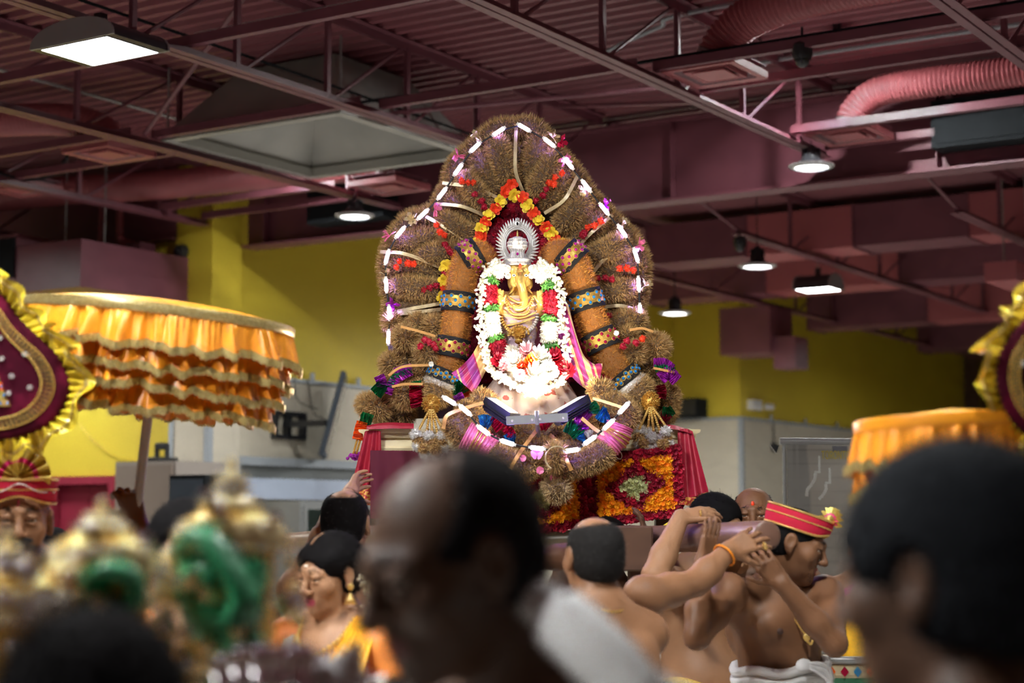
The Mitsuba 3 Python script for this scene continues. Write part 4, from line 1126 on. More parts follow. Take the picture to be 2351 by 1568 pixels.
# ================================================================ smooth bodies: signed distances joined softly, meshed as one surface
class Soft:
    """Primitives joined by a smooth union (or cut away) in the order they are given."""

    def __init__(self):
        self.ops = []

    def _add(self, f, lo, hi, k, cut):
        self.ops.append((f, np.asarray(lo, float), np.asarray(hi, float), k, cut))

    def cone(self, a, b, ra, rb=None, k=.02, cut=False, rot=None, sq=None):
        """A round cone from a to b; sq = (axis, factor) flattens it along an axis."""
        a, b = np.asarray(a, float), np.asarray(b, float)
        rb = ra if rb is None else rb
        ax = None if sq is None else unit(sq[0])
        fac = 1 if sq is None else sq[1]

        def f(x):
            p = x - a
            ba = b - a
            if ax is not None:
                q = p @ ax
                p = p + ax * (q / fac - q)[..., None]
            h = np.clip((p @ ba) / max(ba @ ba, 1e-9), 0, 1)
            return np.linalg.norm(p - h[..., None] * ba, axis=-1) - (ra + (rb - ra) * h)
        r = max(ra, rb)
        self._add(f, np.minimum(a, b) - r, np.maximum(a, b) + r, k, cut)
        return self

    def ell(self, c, r, rot=None, k=.02, cut=False):
        c, r = np.asarray(c, float), np.asarray(r, float)
        m = np.eye(3) if rot is None else np.asarray(rot, float)

        def f(x):
            p = (x - c) @ m
            k0 = np.linalg.norm(p / r, axis=-1)
            k1 = np.linalg.norm(p / (r * r), axis=-1) + 1e-9
            return k0 * (k0 - 1) / k1
        e = np.abs(m) @ r
        self._add(f, c - e, c + e, k, cut)
        return self

    def field(self, lo, hi, h):
        n = np.ceil((np.asarray(hi) - lo) / h).astype(int) + 1
        D = np.full(n, .5, np.float32)
        axs = [lo[i] + h * np.arange(n[i]) for i in range(3)]
        for f, a, b, k, cut in self.ops:
            m = k * 1.2 + 3 * h
            i0 = np.clip(np.floor((a - m - lo) / h).astype(int), 0, n)
            i1 = np.clip(np.ceil((b + m - lo) / h).astype(int) + 1, 0, n)
            if np.any(i1 <= i0):
                continue
            sl = tuple(slice(p, q) for p, q in zip(i0, i1))
            x = np.stack(np.meshgrid(*[axs[i][sl[i]] for i in range(3)], indexing='ij'), -1)
            d = f(x)
            e = D[sl]
            if cut:
                g = np.maximum(k - np.abs(-d - e), 0) / k
                D[sl] = np.maximum(e, -d) + g * g * k * .25
            else:
                g = np.maximum(k - np.abs(d - e), 0) / k
                D[sl] = np.minimum(e, d) - g * g * k * .25
        return D, n

    def bounds(self):
        return np.min([o[1] for o in self.ops if not o[4]], 0), np.max([o[2] for o in self.ops if not o[4]], 0)

    def mesh(self, h, lo=None, hi=None, holes=(), disp=None):
        a, b = self.bounds()
        lo = np.asarray(a - 3 * h if lo is None else lo, float)
        hi = np.asarray(b + 3 * h if hi is None else hi, float)
        D, n = self.field(lo, hi, h)
        if disp is not None:
            D = D + disp(D, lo, h, n)
        return nets(D, lo, h, holes)


def nets(D, lo, h, holes=()):
    S = D < 0
    n = np.array(D.shape)
    c = n - 1
    occ = sum(S[i:c[0] + i, j:c[1] + j, k:c[2] + k].astype(np.int8) for i in (0, 1) for j in (0, 1) for k in (0, 1))
    act = (occ > 0) & (occ < 8)
    idx = np.full(c, -1, int)
    cells = np.argwhere(act)
    idx[act] = np.arange(len(cells))
    acc, cnt = np.zeros((len(cells), 3)), np.zeros(len(cells))
    off = [np.array(o) for o in np.ndindex(2, 2, 2)]
    for a in off:
        for ax in range(3):
            if a[ax]:
                continue
            b = a.copy()
            b[ax] = 1
            da, db = D[tuple((cells + a).T)], D[tuple((cells + b).T)]
            x = (da < 0) != (db < 0)
            t = np.where(x, da / np.where(x, da - db, 1), 0)
            p = a + (b - a) * t[:, None]
            acc[x] += p[x]
            cnt[x] += 1
    v = lo + h * (cells + acc / np.maximum(cnt, 1)[:, None])
    F = []
    for ax in range(3):
        o1, o2 = [(1, 2), (2, 0), (0, 1)][ax]
        sl0, sl1 = [slice(None)] * 3, [slice(None)] * 3
        sl0[ax], sl1[ax] = slice(0, n[ax] - 1), slice(1, n[ax])
        A, B = S[tuple(sl0)], S[tuple(sl1)]
        e = np.argwhere(A != B)
        ok = (e[:, o1] > 0) & (e[:, o2] > 0) & (e[:, o1] < c[o1]) & (e[:, o2] < c[o2])
        e = e[ok]
        s = A[tuple(e.T)]
        q = []
        for d1, d2 in ((-1, -1), (0, -1), (0, 0), (-1, 0)):
            w = e.copy()
            w[:, o1] += d1
            w[:, o2] += d2
            q.append(idx[tuple(w.T)])
        q = np.stack(q, 1)
        q[~s] = q[~s][:, ::-1]
        F.append(q[(q >= 0).all(1)])
    f = quads(np.vstack(F))
    for a, b in holes:
        m = v[f].mean(1)
        f = f[~((m > a) & (m < b)).all(1)]
    u, inv = np.unique(f, return_inverse=True)
    return v[u], inv.reshape(f.shape)


# ================================================================ the deity
dei = thing('deity_statue', 'gold elephant headed deity in a silver crown, wrapped in lilac and gold cloth', 'statue')
YD = -.26


def D(x, y, d=0.0):
    return Q(x, y, YD + d)


r_ = PX
s = Soft()
s.ell(D(1193, 640), (27 * r_, 24 * r_, 31 * r_), k=.02)                                       # skull
s.ell(D(1180, 622, -.02), (15 * r_, 15 * r_, 16 * r_), k=.02).ell(D(1207, 622, -.02), (15 * r_, 15 * r_, 16 * r_), k=.02)   # two brow domes
s.ell(D(1178, 652, -.025), (11 * r_, 12 * r_, 14 * r_), k=.02).ell(D(1212, 652, -.025), (11 * r_, 12 * r_, 14 * r_), k=.02)  # cheeks
tr = curve([D(1195, 632, -.045), D(1197, 652, -.062), D(1201, 672, -.070), D(1204, 690, -.068), D(1200, 704, -.07), D(1188, 708, -.075), D(1180, 702, -.078)], 16)
for i in range(15):
    a, b = 10.5 - i * .36, 10.5 - (i + 1) * .36
    s.cone(tr[i], tr[i + 1], a * r_ * (1 + .07 * (i % 2)), b * r_, k=.006)
s.cone(D(1178, 664, -.045), D(1170, 674, -.066), .006, .003, k=.004).cone(D(1213, 664, -.045), D(1222, 674, -.066), .006, .003, k=.004)   # tusks
s.ell(D(1190, 700, .0), (33 * r_, 26 * r_, 30 * r_), k=.03)                                   # chest
for sx, hx, hy in ((-1, 1146, 684), (1, 1243, 686)):                                          # arms and raised hands
    sh, el = D(1193 + sx * 36, 684, .01), D(1193 + sx * 50, 716, -.03)
    ha = D(hx, hy, -.075)
    s.cone(sh, el, .026, .02, k=.02).cone(el, ha + V(0, .012, -.02), .018, .014, k=.012)
    s.cone(ha + V(0, .005, -.015), ha + V(0, 0, .004), .017, .016, k=.008)
    for q in range(4):
        s.cone(ha + V((q - 1.5) * .009, -.004, .008), ha + V((q - 1.5) * .010, -.010, .034 - .004 * abs(q - 1.5)), .0052, .0042, k=.003)
    s.cone(ha + V(-sx * .016, -.006, -.008), ha + V(-sx * .026, -.012, .010), .0055, .0045, k=.004)
part(dei, 'body', s.mesh(.0042), 'gold', True)
ears = []
for sx in (-1, 1):
    for x, y, rr in ((1193 + sx * 29, 617, 8), (1193 + sx * 27, 633, 6)):
        for k in range(3):
            q0 = np.linspace(0, 2 * math.pi, 17)[:-1]
            ears.append(tube([D(x, y, -.045) + (rr * r_ * (1 - k * .33)) * V(math.cos(q), 0, math.sin(q)) for q in q0], .0028, 6, closed=True))
        ears.append(ell(D(x, y, -.047), (.004,) * 3, sub=1))
part(dei, 'ear_ornament', join(*ears), 'silver', True, label='silver spiral ear ornaments')
part(dei, 'tilak', ell(D(1194, 612, -.068), (.006, .004, .012)), 'petal_scarlet', True, label='orange forehead mark')
for x in (1180, 1208):
    part(dei, 'eye', ell(D(x, 632, -.058), (.0075, .005, .0055)), 'petal_white', True)
    part(dei, 'eye_pupil', ell(D(x, 632.5, -.0625), (.003, .002, .003), sub=1), 'black_velvet', True)
# cloth wrapped torso
mat('lilac_cloth', proc(lambda p, n, uv: mix((.68, .52, .62), (.80, .58, .26), smoothstep(.55, .62, noise(p.x * 70, p.y * 40, p.z * 70)) * .8)), .35, sheen=.5)


def torso(u, v):
    z0, z1 = 683, 800
    y = z0 + (z1 - z0) * v
    w = 40 - 6 * v + 4 * np.sin(v * 3.1)
    a = u * 2 * math.pi
    fold = 1 + .04 * np.sin(v * 40 + 1.5 * np.cos(a)) + .03 * np.sin(v * 23 - 2 * np.cos(a))
    o = np.array([Q(1192, yy, YD)[2] for yy in (z0, z1)])
    return D(1192, 740)[0] + w * fold * r_ * np.cos(a), D(1192, 740)[1] - .005 + w * .8 * fold * r_ * np.sin(a), o[0] + (o[1] - o[0]) * v


part(dei, 'wrapped_cloth', grid(torso, 48, 40, True, True), 'lilac_cloth', True)
for pts in ([(1152, 720), (1192, 730), (1230, 718)], [(1158, 748), (1192, 742), (1228, 728)], [(1165, 770), (1192, 762), (1224, 752)]):
    part(dei, 'gold_band', ribbon(curve([D(x, y, -.058 - .01 * (i == 1)) for i, (x, y) in enumerate(pts)], 14), FRONT, .006, .002), 'gold', 40)
nk = []
for k, (w, dpt) in enumerate(((26, 694), (32, 708), (34, 722))):
    c = curve([D(1192 - w, 680, -.045), D(1192 - w * .6, dpt - 6, -.07), D(1192, dpt, -.078), D(1192 + w * .6, dpt - 6, -.07), D(1192 + w, 680, -.045)], 26)
    nk += [ell(q, (.0052,) * 3, sub=1) for q in c]
part(dei, 'necklace', join(*nk), 'gold', True)
for sx in (-1, 1):
    c = curve([D(1192 + sx * 42, 700, -.03), D(1192 + sx * 40, 735, -.05), D(1192 + sx * 24, 758, -.07), D(1192 + sx * 14, 764, -.075)], 16)
    part(dei, 'bead_chain', join(*[lathe([(.001, -.004), (.008, -.003), (.008, .003), (.001, .004)], 10, look_rot(t_), o) for o, t_ in zip(c, frames(c)[0])]), 'gold' if sx < 0 else 'silver', True)
pd = [rosette(.028, 9, 3, .6, .5, 77)]
pend = [tf(pd[0], facing(FRONT), D(1192, 764, -.078), 1.0), lathe([(.012, 0), (.016, .004), (.010, .010), (.004, .012)], 16, look_rot(V(0, -.6, -1)), D(1191, 782, -.078))]
for k in range(11):
    a = math.pi * (k / 10)
    pend.append(ell(D(1192, 766, -.08) + .036 * V(math.cos(a), 0, math.sin(a) * .8), (.0055, .004, .0055), sub=1))
part(dei, 'pendant', join(*pend), 'gold_dark', True)
# crown
cr = thing('flame_headdress', 'silver crown with a ring of flame leaves on the deity head', 'crown')
o = D(1188, 606)
k_ = r_
part(cr, 'band', lathe([(27 * k_, -6 * k_), (31 * k_, -4 * k_), (29 * k_, 2 * k_), (31 * k_, 8 * k_), (24 * k_, 11 * k_)], 36, None, o, (12, .03)), 'silver', 30)
part(cr, 'drum', lathe([(20 * k_, 10 * k_), (17 * k_, 20 * k_), (15 * k_, 26 * k_), (18 * k_, 32 * k_)], 36, None, o, (18, .05)), 'silver', 30)
part(cr, 'bulb', lathe([(16 * k_, 30 * k_), (21 * k_, 36 * k_), (22 * k_, 46 * k_), (18 * k_, 56 * k_), (8 * k_, 61 * k_), (.1 * k_, 62 * k_)], 36, None, o, (24, .035)), 'silver', 30)
for z_, rr_ in ((12, 23.5), (33, 19), (40, 22.3), (48, 22.2), (55, 18.8)):
    part(cr, 'bead_row', join(*[ell(o + V(rr_ * k_ * math.cos(q), rr_ * k_ * math.sin(q), z_ * k_), (.0028,) * 3, sub=1) for q in np.linspace(0, 6.2832, 29)[:-1]]), 'silver', True)
part(cr, 'finial', lathe([(3.5 * k_, 60 * k_), (2.2 * k_, 66 * k_), (2.6 * k_, 69 * k_), (.2 * k_, 77 * k_)], 14, None, o), 'gold', True)
oc = D(1188, 560, .03)
ring = [oc + V(27 * k_ * math.cos(q), 0, 34 * k_ * math.sin(q)) for q in np.linspace(0, 2 * math.pi, 49)[:-1]]
part(cr, 'halo_ring', join(*[tube([oc + (1 + e) * (p - oc) for p in ring], .0045, 8, closed=True) for e in (0, .13, .26)]), 'silver', True)
vv = np.vstack([np.array(ring), oc + 1.28 * (np.array(ring) - oc)])
i = np.arange(48)
part(cr, 'halo_plate', (np.vstack([vv, vv + V(0, .006, 0)]), quads(np.vstack([np.stack([i, (i + 1) % 48, 48 + (i + 1) % 48, 48 + i], 1), np.stack([96 + i, 144 + i, 144 + (i + 1) % 48, 96 + (i + 1) % 48], 1)]))), 'silver')
for q in np.linspace(-.36 * math.pi, 1.36 * math.pi, 38):
    e = V(34.5 * k_ * math.cos(q), 0, 43.5 * k_ * math.sin(q))
    out = unit(e)
    tip = unit(out + V(0, 0, .55 if abs(q - math.pi / 2) > .1 else 0))
    m = ell(V(0, 0, 0), (.0058, .0045, .016), sub=1)
    part(cr, 'flame_leaf', tf((m[0] * np.where(m[0][:, 2:] > 0, [[.7, 1, 1.35]], [[1, 1, .8]]), m[1]), np.stack([np.cross(FRONT, tip), -FRONT, tip], 1), oc + e + out * .008), 'silver', True)
m = ell(oc + V(0, -.004, 45 * k_), (9 * k_, .006, 9 * k_))
part(cr, 'crest', join(m, lathe([(4 * k_, 0), (2 * k_, 5 * k_), (.1, 9 * k_)] if False else [(4 * k_, 0), (2 * k_, 5 * k_), (.1 * k_, 9 * k_)], 12, None, oc + V(0, -.004, 52 * k_))), 'silver', True)
part(cr, 'crest_eye', ell(oc + V(0, -.010, 45 * k_), (2.4 * k_, .003, 3.6 * k_)), 'black_velvet', True)
part(cr, 'stone', ell(o + V(0, -17 * k_, 20 * k_), (.005, .004, .006)), 'gem_purple', True)

# ---------------------------------------------------------------- garlands on the deity
gl = thing('rose_garland', 'thick garland of red and white petals with green rings around the deity', 'garland')


def petal_roll(pts, rpx, m_, n, size, d=0.0, name='petal_section'):
    p = Qs(pts, YD + d)
    core = roll_core(p, rpx * PX * .9, 12, 12)
    q, nr = on_mesh(core, n, R)
    t_ = unit(p[-1] - p[0])
    b = blades(q - nr * size * .1, nr + t_ * .7, size, size * .36, R, .45)
    part(gl, name, join(core, b), m_)


for sg in (((1152, 604), (1143, 616), (1134, 632), 'petal_white', 19), ((1131, 636), (1127, 643), (1126, 649), 'leaf', 16), ((1126, 650), (1124, 675), (1125, 702), 'petal_red', 17), ((1126, 703), (1127, 707), (1128, 711), 'leaf', 15), ((1128, 712), (1130, 745), (1136, 772), 'petal_white', 17), ((1136, 773), (1137, 777), (1139, 781), 'leaf', 16), ((1139, 782), (1146, 800), (1156, 818), 'petal_red', 18),
           ((1232, 608), (1243, 622), (1252, 645), 'petal_white', 20), ((1256, 650), (1261, 657), (1264, 663), 'leaf', 16), ((1264, 664), (1266, 692), (1265, 726), 'petal_red', 18), ((1264, 727), (1263, 731), (1263, 735), 'leaf', 17), ((1263, 736), (1261, 765), (1261, 790), 'petal_white', 18), ((1262, 791), (1263, 796), (1264, 800), 'leaf', 17), ((1265, 801), (1268, 815), (1270, 834), 'petal_red', 18)):
    white = sg[3] == 'petal_white'
    petal_roll([sg[0], sg[1], sg[2]], sg[4], sg[3], 700 if sg[3] != 'leaf' else 160, .012 if sg[3] != 'leaf' else .018, -.09, {'petal_red': 'red_section', 'petal_white': 'white_section', 'leaf': 'green_ring'}[sg[3]])
mat('leaf', (.08, .26, .05), .5)
mat('jasmine', (.86, .84, .62), .55)


def jasmine(lb, pts, d, r, n, group=None, rr=.010):
    t = thing('jasmine_string', lb, 'garland', group)
    c = curve([P(x, y, Y0 + d + (q[0] if q else 0)) for x, y, *q in pts], n)
    ms = []
    for p in c:
        for _ in range(3):
            o = p + R.normal(size=3) * V(rr, rr * .6, rr * .6)
            ms.append(tf(ell(V(0, 0, 0), (r * .75, r * .75, r * 1.3), sub=1), look_rot(R.normal(size=3)), o))
    part(t, 'buds', join(*ms), 'jasmine', True, kind='stuff')


jasmine('jasmine string along the left side of the deity', [(1138, 598), (1116, 632), (1105, 680), (1104, 730), (1112, 790), (1122, 830), (1140, 858), (1172, 872)], YD - .11, .0075, 95, 'jasmine strings around the deity')
jasmine('jasmine string along the right side of the deity', [(1246, 600), (1268, 620), (1284, 660), (1290, 720), (1297, 780), (1302, 830), (1292, 868), (1268, 890)], YD - .11, .0075, 95, 'jasmine strings around the deity')
jasmine('jasmine string draped across the pink lap cloth', [(1140, 856), (1165, 876), (1195, 892), (1225, 902), (1262, 890)], YD - .17, .0075, 45)
# lap cloth, shawl and offerings
mat('floral_cloth', proc(lambda p, n, uv: mix((.56, .44, .38), (.34, .09, .08), smoothstep(.60, .66, fbm(p.x * 38, p.y * 38, p.z * 38)))), .5)
mat('cloth_shawl', proc(lambda p, n, uv: mix(mix((.38, .03, .12), (.34, .05, .30), smoothstep(.4, .6, noise(p.x * 55 + p.z * 18, 3.0, 1.0))), (.70, .50, .22), smoothstep(.66, .7, noise(p.x * 90 + p.z * 28, 7.0, 2.0)))), .4, sheen=.4)


def lap(u, v):
    a = math.pi * (1 - u)
    fold = 1 + .05 * np.sin(a * 9) * v + .03 * np.sin(a * 17 + 4 * v)
    rx = (40 + 92 * v ** .75) * r_ * fold
    ry = (30 + 62 * v ** .8) * r_ * fold
    z = D(1210, 838)[2] + (D(1210, 962)[2] - D(1210, 838)[2]) * v ** 1.15
    return D(1216, 860)[0] + rx * np.cos(a), D(1216, 860)[1] + .04 - ry * np.sin(a), z


t = thing('lap_cloth', 'pale pink cloth with a red flower print spread in front of the deity', 'cloth')
part(t, 'cloth', grid(lap, 90, 30), 'floral_cloth', True)
for sx, pts in ((-1, [(1116, 792), (1100, 830), (1078, 862), (1062, 880)]), (1, [(1288, 700), (1302, 770), (1320, 830), (1352, 862), (1378, 868)])):
    t = thing('shawl', f'magenta striped shawl with gold edges hanging {"left" if sx < 0 else "right"} of the deity', 'shawl')
    c = curve([D(x, y, -.05) for x, y in pts], 30)
    s_ = np.linspace(-1, 1, 14)
    t_, a_, b_ = frames(c, up=[0, -1, 0])
    w_ = np.linspace(.028, .058, 30)
    v = c[:, None] + b_[:, None] * (s_[None, :, None] * w_[:, None, None]) + a_[:, None] * (.012 * np.sin(s_ * 7)[None, :, None])
    i, j = np.meshgrid(np.arange(29), np.arange(13), indexing='ij')
    part(t, 'cloth', (v.reshape(-1, 3), quads(np.stack([i * 14 + j, i * 14 + j + 1, (i + 1) * 14 + j + 1, (i + 1) * 14 + j], -1).reshape(-1, 4))), 'cloth_shawl', True)
t = thing('seat_cushion', 'dark maroon seat behind the flower offerings', 'cushion')
part(t, 'cushion', rbox(D(1195, 830, .02), (.20, .16, .09), .02), 'maroon_cloth')
t = thing('flower_offering', 'heap of white and pink lotus and chrysanthemum blooms on the deity lap', 'flowers')
for x, y, sc, m_, d in ((1172, 826, .040, 'petal_white', -.11), (1190, 838, .045, 'petal_white', -.13), (1212, 815, .040, 'pink_lotus', -.12), (1236, 832, .050, 'petal_white', -.13), (1250, 845, .045, 'petal_white', -.13), (1215, 838, .034, 'petal_orange', -.15), (1205, 850, .03, 'petal_scarlet', -.15),
                     (1221, 872, .050, 'petal_white', -.15), (1222, 893, .045, 'petal_white', -.17), (1141, 832, .028, 'petal_red', -.13), (1160, 838, .03, 'pink_lotus', -.13), (1192, 862, .026, 'pink_lotus', -.18), (1275, 830, .035, 'petal_red', -.12), (1306, 857, .036, 'petal_red', -.10), (1180, 812, .03, 'petal_white', -.1), (1262, 858, .04, 'petal_white', -.15)):
    part(t, 'bloom', tf(rosette(sc, 9, 4, 1.0, .7, int(x)), facing(unit(V(R.normal() * .3, -1, .5 + R.normal() * .2)), R.uniform(0, 6)), D(x, y, d)), m_)
mat('pink_lotus', (.80, .45, .50), .5)
part(t, 'pad', ell(D(1215, 858, -.06), (.10, .10, .06)), 'petal_white', True)
# ================================================================ people
SK = {'dark': (.085, .036, .019), 'brown': (.155, .070, .034), 'mid': (.225, .108, .054), 'fair': (.31, .16, .085)}
HB = (.007, .0065, .007)


def basis(f, up=(0, 0, 1)):
    """Columns: right, forward, up for someone who faces f."""
    f = unit(f)
    r = unit(np.cross(f, up))
    return np.stack([r, f, np.cross(r, f)], 1)


def add_hand(S, w, d, n, side, curl=(18, 22, 15), size=1.0, spread=.12, thumb=.8):
    """Palm and five separate fingers from the wrist w; d runs to the knuckles, n is the back of the hand, side +1 when the thumb lies at d x n."""
    d = unit(d)
    n = unit(np.asarray(n, float) - d * (np.asarray(n, float) @ d))
    l = np.cross(d, n) * side                       # towards the thumb
    k = size
    for q in range(4):
        off = (1.5 - q) * .0195 * k
        S.cone(w + l * off * .55, w + d * (.084 - .004 * abs(q - 1)) * k + l * off, .0145 * k, .0110 * k, k=.012)
    for q, (L, r) in enumerate(((.070, .0090), (.079, .0094), (.072, .0090), (.055, .0078))):
        p = w + d * (.086 - .004 * abs(q - 1)) * k + l * (1.5 - q) * .0195 * k
        e = unit(d + l * (1.5 - q) * spread)
        ang = 0
        for j, fr in enumerate((.45, .31, .24)):
            ang += math.radians(curl[j] * (1 + .12 * (q - 1.5)))
            v = e * math.cos(ang) - n * math.sin(ang)
            S.cone(p, p + v * L * fr * k, r * k * (1 - .10 * j), r * k * (.92 - .12 * j), k=.0045)
            p = p + v * L * fr * k
    p = w + d * .022 * k + l * .022 * k - n * .004
    v = unit(d * .62 + l * .75 - n * .25)
    S.cone(p, p + v * .042 * k, .0145 * k, .0105 * k, k=.010)
    v2 = unit(d * (.5 + .4 * (1 - thumb)) + l * .5 * thumb - n * .5)
    S.cone(p + v * .042 * k, p + v * .042 * k + v2 * .030 * k, .0102 * k, .0082 * k, k=.004).cone(p + v * .042 * k + v2 * .03 * k, p + v * .042 * k + v2 * .05 * k, .0086 * k, .0066 * k, k=.004)
    c = w + d * .085 * k
    return c - .115 * k, c + .115 * k


def add_head(S, c, B, k=1.0, beard=False, fem=False, ears=(1, 1)):
    """Skull, jaw and features in the head's own axes."""
    def L(x, y, z):
        return c + B @ (np.array([x, y, z]) * k)

    def E(p, r, kk=.02, cut=False):
        S.ell(L(*p), np.array(r) * k, B, kk, cut)

    def C(a, b, ra, rb, kk=.01, cut=False):
        S.cone(L(*a), L(*b), ra * k, rb * k, kk, cut)
    E((0, -.014, .032), (.074, .094, .082))
    E((0, .026, -.028), (.061 if not fem else .0565, .062, .082), .03)
    E((0, .034, -.074), (.047 if not fem else .037, .047, .036), .03)
    C((0, .070, -.100), (0, .072, -.096), .019 if not fem else .015, .017, .022)
    for s in (-1, 1):
        C((s * .008, .086, .026), (s * .044, .070, .022), .012, .011, .016)
        E((s * .042, .058, -.022), (.025, .026, .026), .024)
        S.ell(L(s * .031, .097, .004), np.array((.0175, .016, .0125)) * k, B, .012, True)
    C((0, .088, .016), (0, .111, -.026), .0075, .0115, .014)
    E((0, .112, -.030), (.012, .012, .010), .008)
    for s in (-1, 1):
        E((s * .0135, .099, -.034), (.0085, .011, .008), .006)
        E((s * .031, .083, .0125), (.0165, .0135, .0075), .006)      # upper lid
        E((s * .031, .084, -.0045), (.0145, .0115, .005), .006)      # lower lid
    C((-.021, .081, -.058), (.021, .081, -.058), .0085, .0085, .008)
    E((0, .090, -.0575), (.016, .008, .0065), .005)
    C((-.018, .080, -.072), (.018, .080, -.072), .0095, .0095, .008)
    E((0, .089, -.071), (.014, .008, .0075), .005)
    S.ell(L(0, .101, -.0645), np.array((.024, .012, .0022)) * k, B, .004, True)
    for s, on in ((-1, ears[0]), (1, ears[1])):
        if on:
            E((s * .077, -.010, .000), (.011, .021 if not fem else .017, .032 if not fem else .026), .008)
            S.ell(L(s * .090, -.006, .004), np.array((.011, .012, .019)) * k, B, .006, True)
            E((s * .076, -.004, -.029), (.009, .011, .011), .006)
    return L


def person(lb, hc, f, skin, head_f=None, s=1.0, arms=None, fem=False, belly=0.0, h=.015, hh=.0052, tilt=(0, 0, 1), lean=(0, 0), ears=(1, 1), cat='person', legs=True, group=None, tc=1.0, nz=0.0):
    """A standing figure below the head centre hc. arms = {'L' or 'R': dict(e=elbow, w=wrist, d=.., n=.., curl=..)}; one continuous body mesh."""
    t = thing('person', lb, cat, group)
    hc = np.asarray(hc, float)
    B = basis(V(f[0], f[1], 0))
    HB_ = basis(head_f if head_f is not None else V(f[0], f[1], 0), tilt)
    r, fw, up = B.T
    S = Soft()
    N = hc - .028 * s * fw - (.150 if fem else .168) * s * up + V(lean[0], lean[1], nz)
    sw = (.168 if fem else .190) * s

    def at(a, b, c):
        return N + (r * a + fw * b + up * c * (tc if c < 0 else 1)) * s
    S.ell(at(0, .005, -.17), np.array((.158 if not fem else .135, .112, .19)) * s, B, .05)
    S.ell(at(0, .012 + belly * .4, -.37), np.array((.146 if not fem else .118, .112 + belly, .17)) * s, B, .06)
    S.ell(at(0, .0, -.54), np.array((.160, .125, .13)) * s, B, .06)
    S.cone(at(-.15, -.01, -.055), at(.15, -.01, -.055), .066 * s, .066 * s, .05)
    S.cone(at(0, -.015, -.03), hc + HB_ @ (np.array([0, -.022, -.06]) * s), (.064 if not fem else .050) * s, (.056 if not fem else .045) * s, .04)
    for q in (-1, 1):
        S.cone(at(q * .035, -.02, .035), at(q * .15, -.015, -.045), .038 * s, .045 * s, .05)      # trapezius
        if not fem:
            S.ell(at(q * .078, .082, -.135), np.array((.080, .044, .062)) * s, B, .03)             # chest muscle
            S.ell(at(q * .085, -.085, -.15), np.array((.070, .035, .10)) * s, B, .03)              # shoulder blade
        else:
            S.ell(at(q * .068, .085, -.20), np.array((.062, .062, .062)) * s, B, .03)
    holes = []
    for nm, q in (('R', 1), ('L', -1)):
        A = (arms or {}).get(nm, {})
        sh = A.get('s', at(q * sw / s, -.01, -.075))
        el = np.asarray(A.get('e', at(q * .235, -.02, -.36)))
        wr = np.asarray(A.get('w', at(q * .25, .08, -.58)))
        g = .86 if fem else 1.0
        S.ell(sh, np.array((.062, .062, .066)) * s * g, B, .04)
        S.cone(sh, sh + (el - sh) * .5, .056 * s * g, .052 * s * g, .03).cone(sh + (el - sh) * .5, el, .051 * s * g, .041 * s * g, .02)
        S.cone(el, el + (wr - el) * .35, .041 * s * g, .044 * s * g, .02).cone(el + (wr - el) * .35, wr, .043 * s * g, .0285 * s * g, .02)
        hd = A.get('d', wr - el)
        hn = A.get('n', r * q)
        holes.append(add_hand(S, wr, hd, hn, A.get('side', q), A.get('curl', (20, 25, 18)), s * .98 * g, A.get('spread', .1), A.get('thumb', .8)))
    if legs:
        for q in (-1, 1):
            hip, knee, ank = at(q * .09, 0, -.60), N * [1, 1, 0] + (r * q * .10 + fw * .02) * s + up * (N[2] - .6 * s) * .52, N * [1, 1, 0] + (r * q * .10 - fw * .02) * s + up * .085
            S.cone(hip, knee, .088 * s, .056 * s, .04).cone(knee, ank, .056 * s, .036 * s, .03)
            S.cone(ank + V(0, 0, -.045), ank + fw * .15 * s + V(0, 0, -.056), .036 * s, .028 * s, .02)
    L = add_head(S, hc, HB_, s, fem=fem, ears=ears)
    hb = (hc - .155 * s, hc + .155 * s)
    boxes = [hb] + holes
    ms = [S.mesh(h, holes=[(a + .5 * h, b - .5 * h) for a, b in boxes])]
    ms.append(S.mesh(hh, hb[0] - h * .8, hb[1] + h * .8))
    for a, b in holes:
        ms.append(S.mesh(max(hh * .72, .0034), a - h * .8, b + h * .8))
    m = join(*ms)
    v = m[0]
    base = np.array(SK[skin] if isinstance(skin, str) else skin)
    col = base * (.88 + .24 * meshkit.fbm(v * 14, 3))[:, None]
    q = (v - hc) @ HB_ / s
    lip = ((q[:, 0] / .023) ** 2 + ((q[:, 2] + .0645) / .0135) ** 2 < 1) & (q[:, 1] > .076)
    col[lip] = base * (.5, .3, .3) + V(.10, .015, .02) if not fem else V(.30, .045, .07)
    part(t, 'body', m, 'vc_skin', True, color=col)
    for sx in (-1, 1):
        e = ell(L(sx * .031, .0765, .004), (.0125 * s,) * 3)
        d = unit(e[0] - L(sx * .031, .0765, .004)) @ (HB_ @ V(0, 1, -.1))
        ec = np.where(d[:, None] > .86, V(.02, .012, .008), V(.62, .58, .52))
        part(t, 'eye', e, 'vc_satin', True, color=ec)
    return t, L, S, HB_, B, at, hc, s


def brows(t, L, s, n=110, thick=.007, col='hair_black', dz=0):
    for sx in (-1, 1):
        x = R.uniform(.010, .050, n)
        p = np.array([L(sx * a, .0935 - .55 * max(a - .02, 0) - .2 * a * a * 10, .0245 + .006 * math.sin((a - .01) / .04 * math.pi) + R.normal() * thick * .35 + dz) for a in x])
        d = np.array([L(sx * (a + .01), .09, .027) - L(sx * a, .088, .025) for a in x])
        part(t, 'eyebrow', blades(p, d, .010 * s, .0011, R, .25), col)


mat('hair_black', HB, .5, specular=.15)
mat('hair_grey', (.16, .155, .15), .5)


